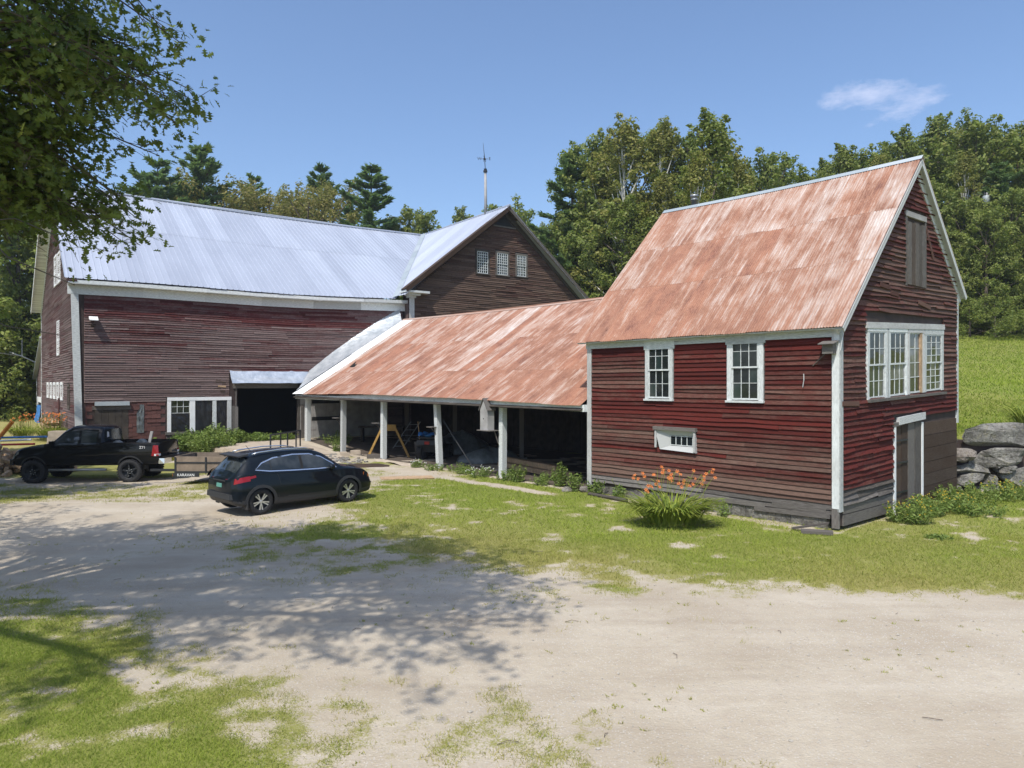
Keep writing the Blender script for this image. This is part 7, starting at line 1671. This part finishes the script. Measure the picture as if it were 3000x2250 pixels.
def crane():
    p = q(21.95, .8); z = hz(p.x, p.y); T = thing('folding_trestle', 'yellow wooden A-frame trestle standing behind the middle white post', 'trestle', (p.x, p.y, z)); u3 = Vector((U.x, U.y, 0))
    top = Vector((p.x, p.y, z+1.55))
    for s in (-1, 1):
        f = Vector((p.x, p.y, z))+Vector((s*.98, 0, 0)); mb = MB(); a = (top+Vector((s*.25, 0, 0))-f)/2; mb.obox(f+a, a, Vector((0, .05, 0)), Vector((.055, 0, 0)) ); mb.build('leg', M['yellow'], T)
    mb = MB(); mb.obox(top+Vector((0, 0, -.14)), (.36, 0, 0), (0, .06, 0), (0, 0, .15)); mb.build('top_block', M['yellow'], T)
    mb = MB(); mb.obox((p.x-.4, p.y-.5, z+.08), (.5, 0, 0), (0, .2, 0), (0, 0, .09)); o = mb.build('timber_block', M['greywood']); tag(o, 'squared timber block on the ground beside the middle white post', 'timber')
crane()
def atv():
    p = q(20.1, 2.2); z = hz(p.x, p.y); T = thing('quad_bike', 'dark quad bike with red tail lamp parked inside the open shed', 'quad bike', (p.x, p.y, z)); Mx = frame((p.x, p.y, z), (.25, .97)); g = lambda x, y, zz: Mx @ Vector((x, y, zz))
    for x in (-.55, .65):
        for s in (-1, 1): wheel(T, Mx, x, s*.48, .32, .26, 'off', s)
    def bx(nm, mat, x0, x1, y0, y1, z0, z1, k=0): mb = MB(); mb.hexa([g(x0, y0, z0), g(x1, y0, z0), g(x1, y1, z0), g(x0, y1, z0), g(x0+k, y0+k, z1), g(x1-k, y0+k, z1), g(x1-k, y1-k, z1), g(x0+k, y1-k, z1)]); return mb.build(nm, M[mat], T)
    bx('chassis', 'black', -.7, .8, -.28, .28, .35, .75); bx('rear_fender', 'plastic', -.95, -.2, -.58, .58, .70, .92, .05); bx('front_fender', 'plastic', .35, 1.0, -.58, .58, .72, .95, .05); bx('seat', 'black', -.7, .2, -.20, .20, .9, 1.08, .04); bx('rack', 'darksteel', -1.0, -.25, -.5, .5, 1.0, 1.05)
    bx('tail_lamp', 'redlamp', -.97, -.94, -.10, .14, .72, .86); mb = MB(); mb.tube([g(.3, -.42, 1.2), g(.42, 0, 1.12), g(.3, .42, 1.2)], .02, 6); mb.build('handlebar', M['black'], T)
    mb = MB(); vs = [tuple(g(-1.0+.8*i/6, -.45+.9*j/6, 1.10+.16*math.sin(i*1.4)*math.cos(j*1.1)+.1*random.random())) for i in range(7) for j in range(7)]; mb.add(vs, [(i*7+j, i*7+j+1, (i+1)*7+j+1, (i+1)*7+j) for i in range(6) for j in range(6)]); o = mb.build('blue_cloth', M['tarblue'], None, True); tag(o, 'crumpled blue cloth lying on the quad bike', 'cloth')
atv()
def heap(name, label, cat, t, w, R, H, mat, seed):
    p = q(t, w); z = hz(p.x, p.y); mb = MB(); n, m = 22, 8; rd = random.Random(seed); ph = [rd.uniform(0, 6) for _ in range(4)]; vs = []
    for j in range(m+1):
        for i in range(n):
            a = 2*PI*i/n; f = j/m; r = R*math.sqrt(max(0, 1-f*f))*(1+.15*math.sin(2*a+ph[0])+.08*math.sin(5*a+ph[1])); vs.append((p.x+math.cos(a)*r*1.3, p.y+math.sin(a)*r*.8, z-.02+H*f*(1+.12*math.sin(3*a+ph[2]+f*4))+.05*rd.random()))
    mb.add(vs, [(j*n+i, j*n+(i+1) % n, (j+1)*n+(i+1) % n, (j+1)*n+i) for j in range(m) for i in range(n)]); tag(mb.build(name, M[mat], None, True), label, cat)
heap('sheeted_heap', 'heap covered with a grey plastic sheet at the back of the open shed', 'covered heap', 17.0, 3.0, .95, .62, 'tarclear', 1)
heap('sheeted_heap', 'pale sheeted bundle left of the quad bike inside the open shed', 'covered heap', 21.2, 4.6, 1.1, 1.05, 'tarclear', 2)
heap('soil_heap', 'low heap of reddish bark on the earth before the open shed', 'bark heap', 19.3, -2.0, .75, .07, 'darkwood', 3)
for i, (t, w, l, z_) in enumerate(((13.2, 1.9, 2.2, .12), (13.0, 2.3, 2.3, .12), (13.3, 2.1, 2.0, .32))):
    p = q(t, w); z = hz(p.x, p.y); simple('timber', ['front yellow timber of the pile lying inside the open shed', 'rear yellow timber of the pile inside the open shed', 'topmost yellow timber of the pile inside the open shed'][i], 'timber', lambda mb: mb.obox((p.x, p.y, z+z_), Vector((U.x, U.y, 0))*l+Vector((.3, .2, 0)), Vector((V_.x, V_.y, 0))*.12, (0, 0, .09)), 'pinewood', 'yellow timbers in the open shed')
p = q(16.4, .3); simple('pole', 'long dark pole leaning behind the leaning white post', 'pole', lambda mb: mb.tube([(p.x+1.15, p.y-.6, .0), (p.x-.25, p.y+.5, 2.0)], .03, 6), 'darksteel')
p = q(20.0, 1.4); simple('broom', 'pale wooden handle standing behind the middle white post', 'handle', lambda mb: mb.tube([(p.x, p.y, .1), (p.x-.2, p.y+.2, 1.75)], .022, 6), 'pinewood')
p = q(20.3, 1.6); simple('tub', 'dark grey tub beside the yellow trestle', 'tub', lambda mb: mb.lathe((p.x, p.y, .05), (0, 0, 1), [(0, 0), (.28, 0), (.36, .75), (.33, .75), (.30, .1), (0, .1)], 16), 'darksteel')
p = q(24.4, 2.8)
def ladder(mb):
    for s in (-.25, .25): mb.tube([(p.x+s, p.y, .1), (p.x+s+.9, p.y+.4, 1.5)], .03, 5)
    for i in range(5): t = (i+.5)/5; mb.tube([(p.x-.25+.9*t, p.y+.4*t, .1+1.4*t), (p.x+.25+.9*t, p.y+.4*t, .1+1.4*t)], .02, 5)
simple('ladder', 'dark folding ladder frame leaning in the second bay of the open shed', 'ladder', ladder, 'steel')
p = q(26.6, 3.2)
def bench(mb):
    mb.obox((p.x, p.y, 1.15), (1.3, .2, 0), (-.05, .3, 0), (0, 0, .04))
    for sx in (-1.1, 1.1): mb.obox((p.x+sx, p.y, .62), (.05, 0, 0), (0, .25, 0), (0, 0, .5))
simple('work_bench', 'dark work bench in the first bay by the barn wall', 'bench', bench, 'inside')
for i, (t, w, s) in enumerate(((24.2, .25, .18), (23.7, -.55, .14), (24.6, -.2, .12))):
    p = q(t, w); z = hz(p.x, p.y); simple('concrete_block', ['broken concrete block by the second post from the barn', 'small concrete block on the dirt before the second bay', 'flat stone block beside the second post base'][i], 'block', lambda mb: mb.obox((p.x, p.y, z+s*.5), (s*1.3, .05, 0), (-.05, s, 0), (0, 0, s*.6)), 'concrete')
def mat_(mb):
    n_ = 8; p = q(19.0, -.5); vs = [(*(q(20.9-3.4*i/(n_-1), -.1-.55*j/3+.1*math.sin(i))), hz(*(q(20.9-3.4*i/(n_-1), -.1-.55*j/3)))+.03+.05*math.sin(i*1.3+j)*(j > 0)) for i in range(n_) for j in range(4)]
    mb.add(vs, [(i*4+j, i*4+j+1, (i+1)*4+j+1, (i+1)*4+j) for i in range(n_-1) for j in range(3)])
simple('ground_cloth', 'rumpled tan ground cloth along the edge of the open shed floor', 'cloth', mat_, 'concrete')
# rubble scattered by the ramp
def rub():
    mb = MB(); rd = random.Random(4)
    for i in range(90):
        x, y = rd.gauss(-8.3, .9), rd.gauss(32.6, 1.3); s = rd.uniform(.03, .11); mb.tint = (rd.random(), rd.random() < .3, 0); rock(mb, (x, y, hz(x, y)+s*.2), s*1.3, s, s*.6, 300+i)
    tag(mb.build('rubble', M['stone']), kind='stuff')
rub()

# firewood and junk at the far left
def firewood():
    rd = random.Random(9)
    T = thing('firewood_stack', 'stack of split firewood against the left gable of the barn', 'firewood', (-21.6, 37.6, .5)); 
    for i in range(64):
        r_ = i//16; a = (i % 16); x, y, _ = LG.pt(5.3+a*.32-.6*0+rd.uniform(-.05, .05), 0, .55); z = -.1+.26*r_+hz(x, y)*0+.22; mb = MB(); mb.tint = (rd.random(), rd.random(), .5); n = Vector((LG.n.x, LG.n.y, 0)); dd = Vector((LG.d.x, LG.d.y, 0)); s = rd.uniform(.10, .14)
        c = Vector((x, y, z+.5)); ang = rd.uniform(0, 2); vs = [c+(dd*math.cos(ang+k*2.1)+Vector((0, 0, 1))*math.sin(ang+k*2.1))*s+n*sg*.28 for sg in (1, -1) for k in range(3)]
        mb.add(vs, [(0, 1, 2), (5, 4, 3), (0, 3, 4, 1), (1, 4, 5, 2), (2, 5, 3, 0)]); mb.build('log', M['pinewood'], T)
    def pile(x0, y0, n, lb, spread, hh):
        T = thing('firewood_heap', lb, 'firewood', (x0, y0, hz(x0, y0)))
        for i in range(n):
            x, y = x0+rd.gauss(0, spread), y0+rd.gauss(0, spread*.6); f = max(0, 1-math.hypot(x-x0, (y-y0)*1.6)/(2.2*spread)); z = hz(x, y)+rd.random()*hh*f+.08; a = rd.uniform(0, 3.1); e = rd.uniform(-.5, .5); d = Vector((math.cos(a)*math.cos(e), math.sin(a)*math.cos(e), math.sin(e))); u_ = d.orthogonal().normalized(); v_ = d.cross(u_); s = rd.uniform(.08, .15); l = rd.uniform(.18, .30)
            mb = MB(); mb.tint = (rd.random(), rd.random(), .5); c = Vector((x, y, z)); vs = [c+(u_*math.cos(k*1.6)+v_*math.sin(k*1.6))*s+d*sg*l for sg in (1, -1) for k in range(4)]
            mb.add(vs, [(0, 1, 2, 3), (7, 6, 5, 4), (0, 4, 5, 1), (1, 5, 6, 2), (2, 6, 7, 3), (3, 7, 4, 0)]); mb.build('log', M['pinewood'], T)
    pile(-21.0, 29.8, 90, 'heap of cut firewood in front of the truck at the left border', .9, .95); pile(-22.6, 31.2, 60, 'second heap of firewood behind the first at the left border', .8, 1.1)
    T = thing('wooden_trestle_pile', 'orange and blue poles sticking out of the wood heap at the left border', 'poles', (-23.3, 33, 1))
    for i, (m_, a, b) in enumerate((('orange', (-23.9, 33, .9), (-23.2, 33, 1.75)), ('orange', (-24.3, 33, 1.3), (-23.95, 33, 2.0)), ('tarblue', (-24.2, 33, 1.0), (-21.6, 33, 1.05)), ('cleanwhite', (-24.4, 32.8, .85), (-22.2, 32.8, .93)), ('decalred', (-24, 32.6, .70), (-21.9, 32.6, .75)))):
        mb = MB(); mb.tube([a, b], .09 if i < 2 else .05, 6); mb.build('pole', M[m_], T)
    T = thing('concrete_blocks', 'stacked pale blocks in front of the barn end daylilies', 'blocks', (-22.6, 36.4, .5))
    for i in range(3):
        mb = MB(); mb.obox((-22.9, 36.4, .35+.30*i), (.75-.05*i, .1, 0), (0, .25, 0), (0, 0, .15)); mb.build('block', M['concrete'], T)
firewood()
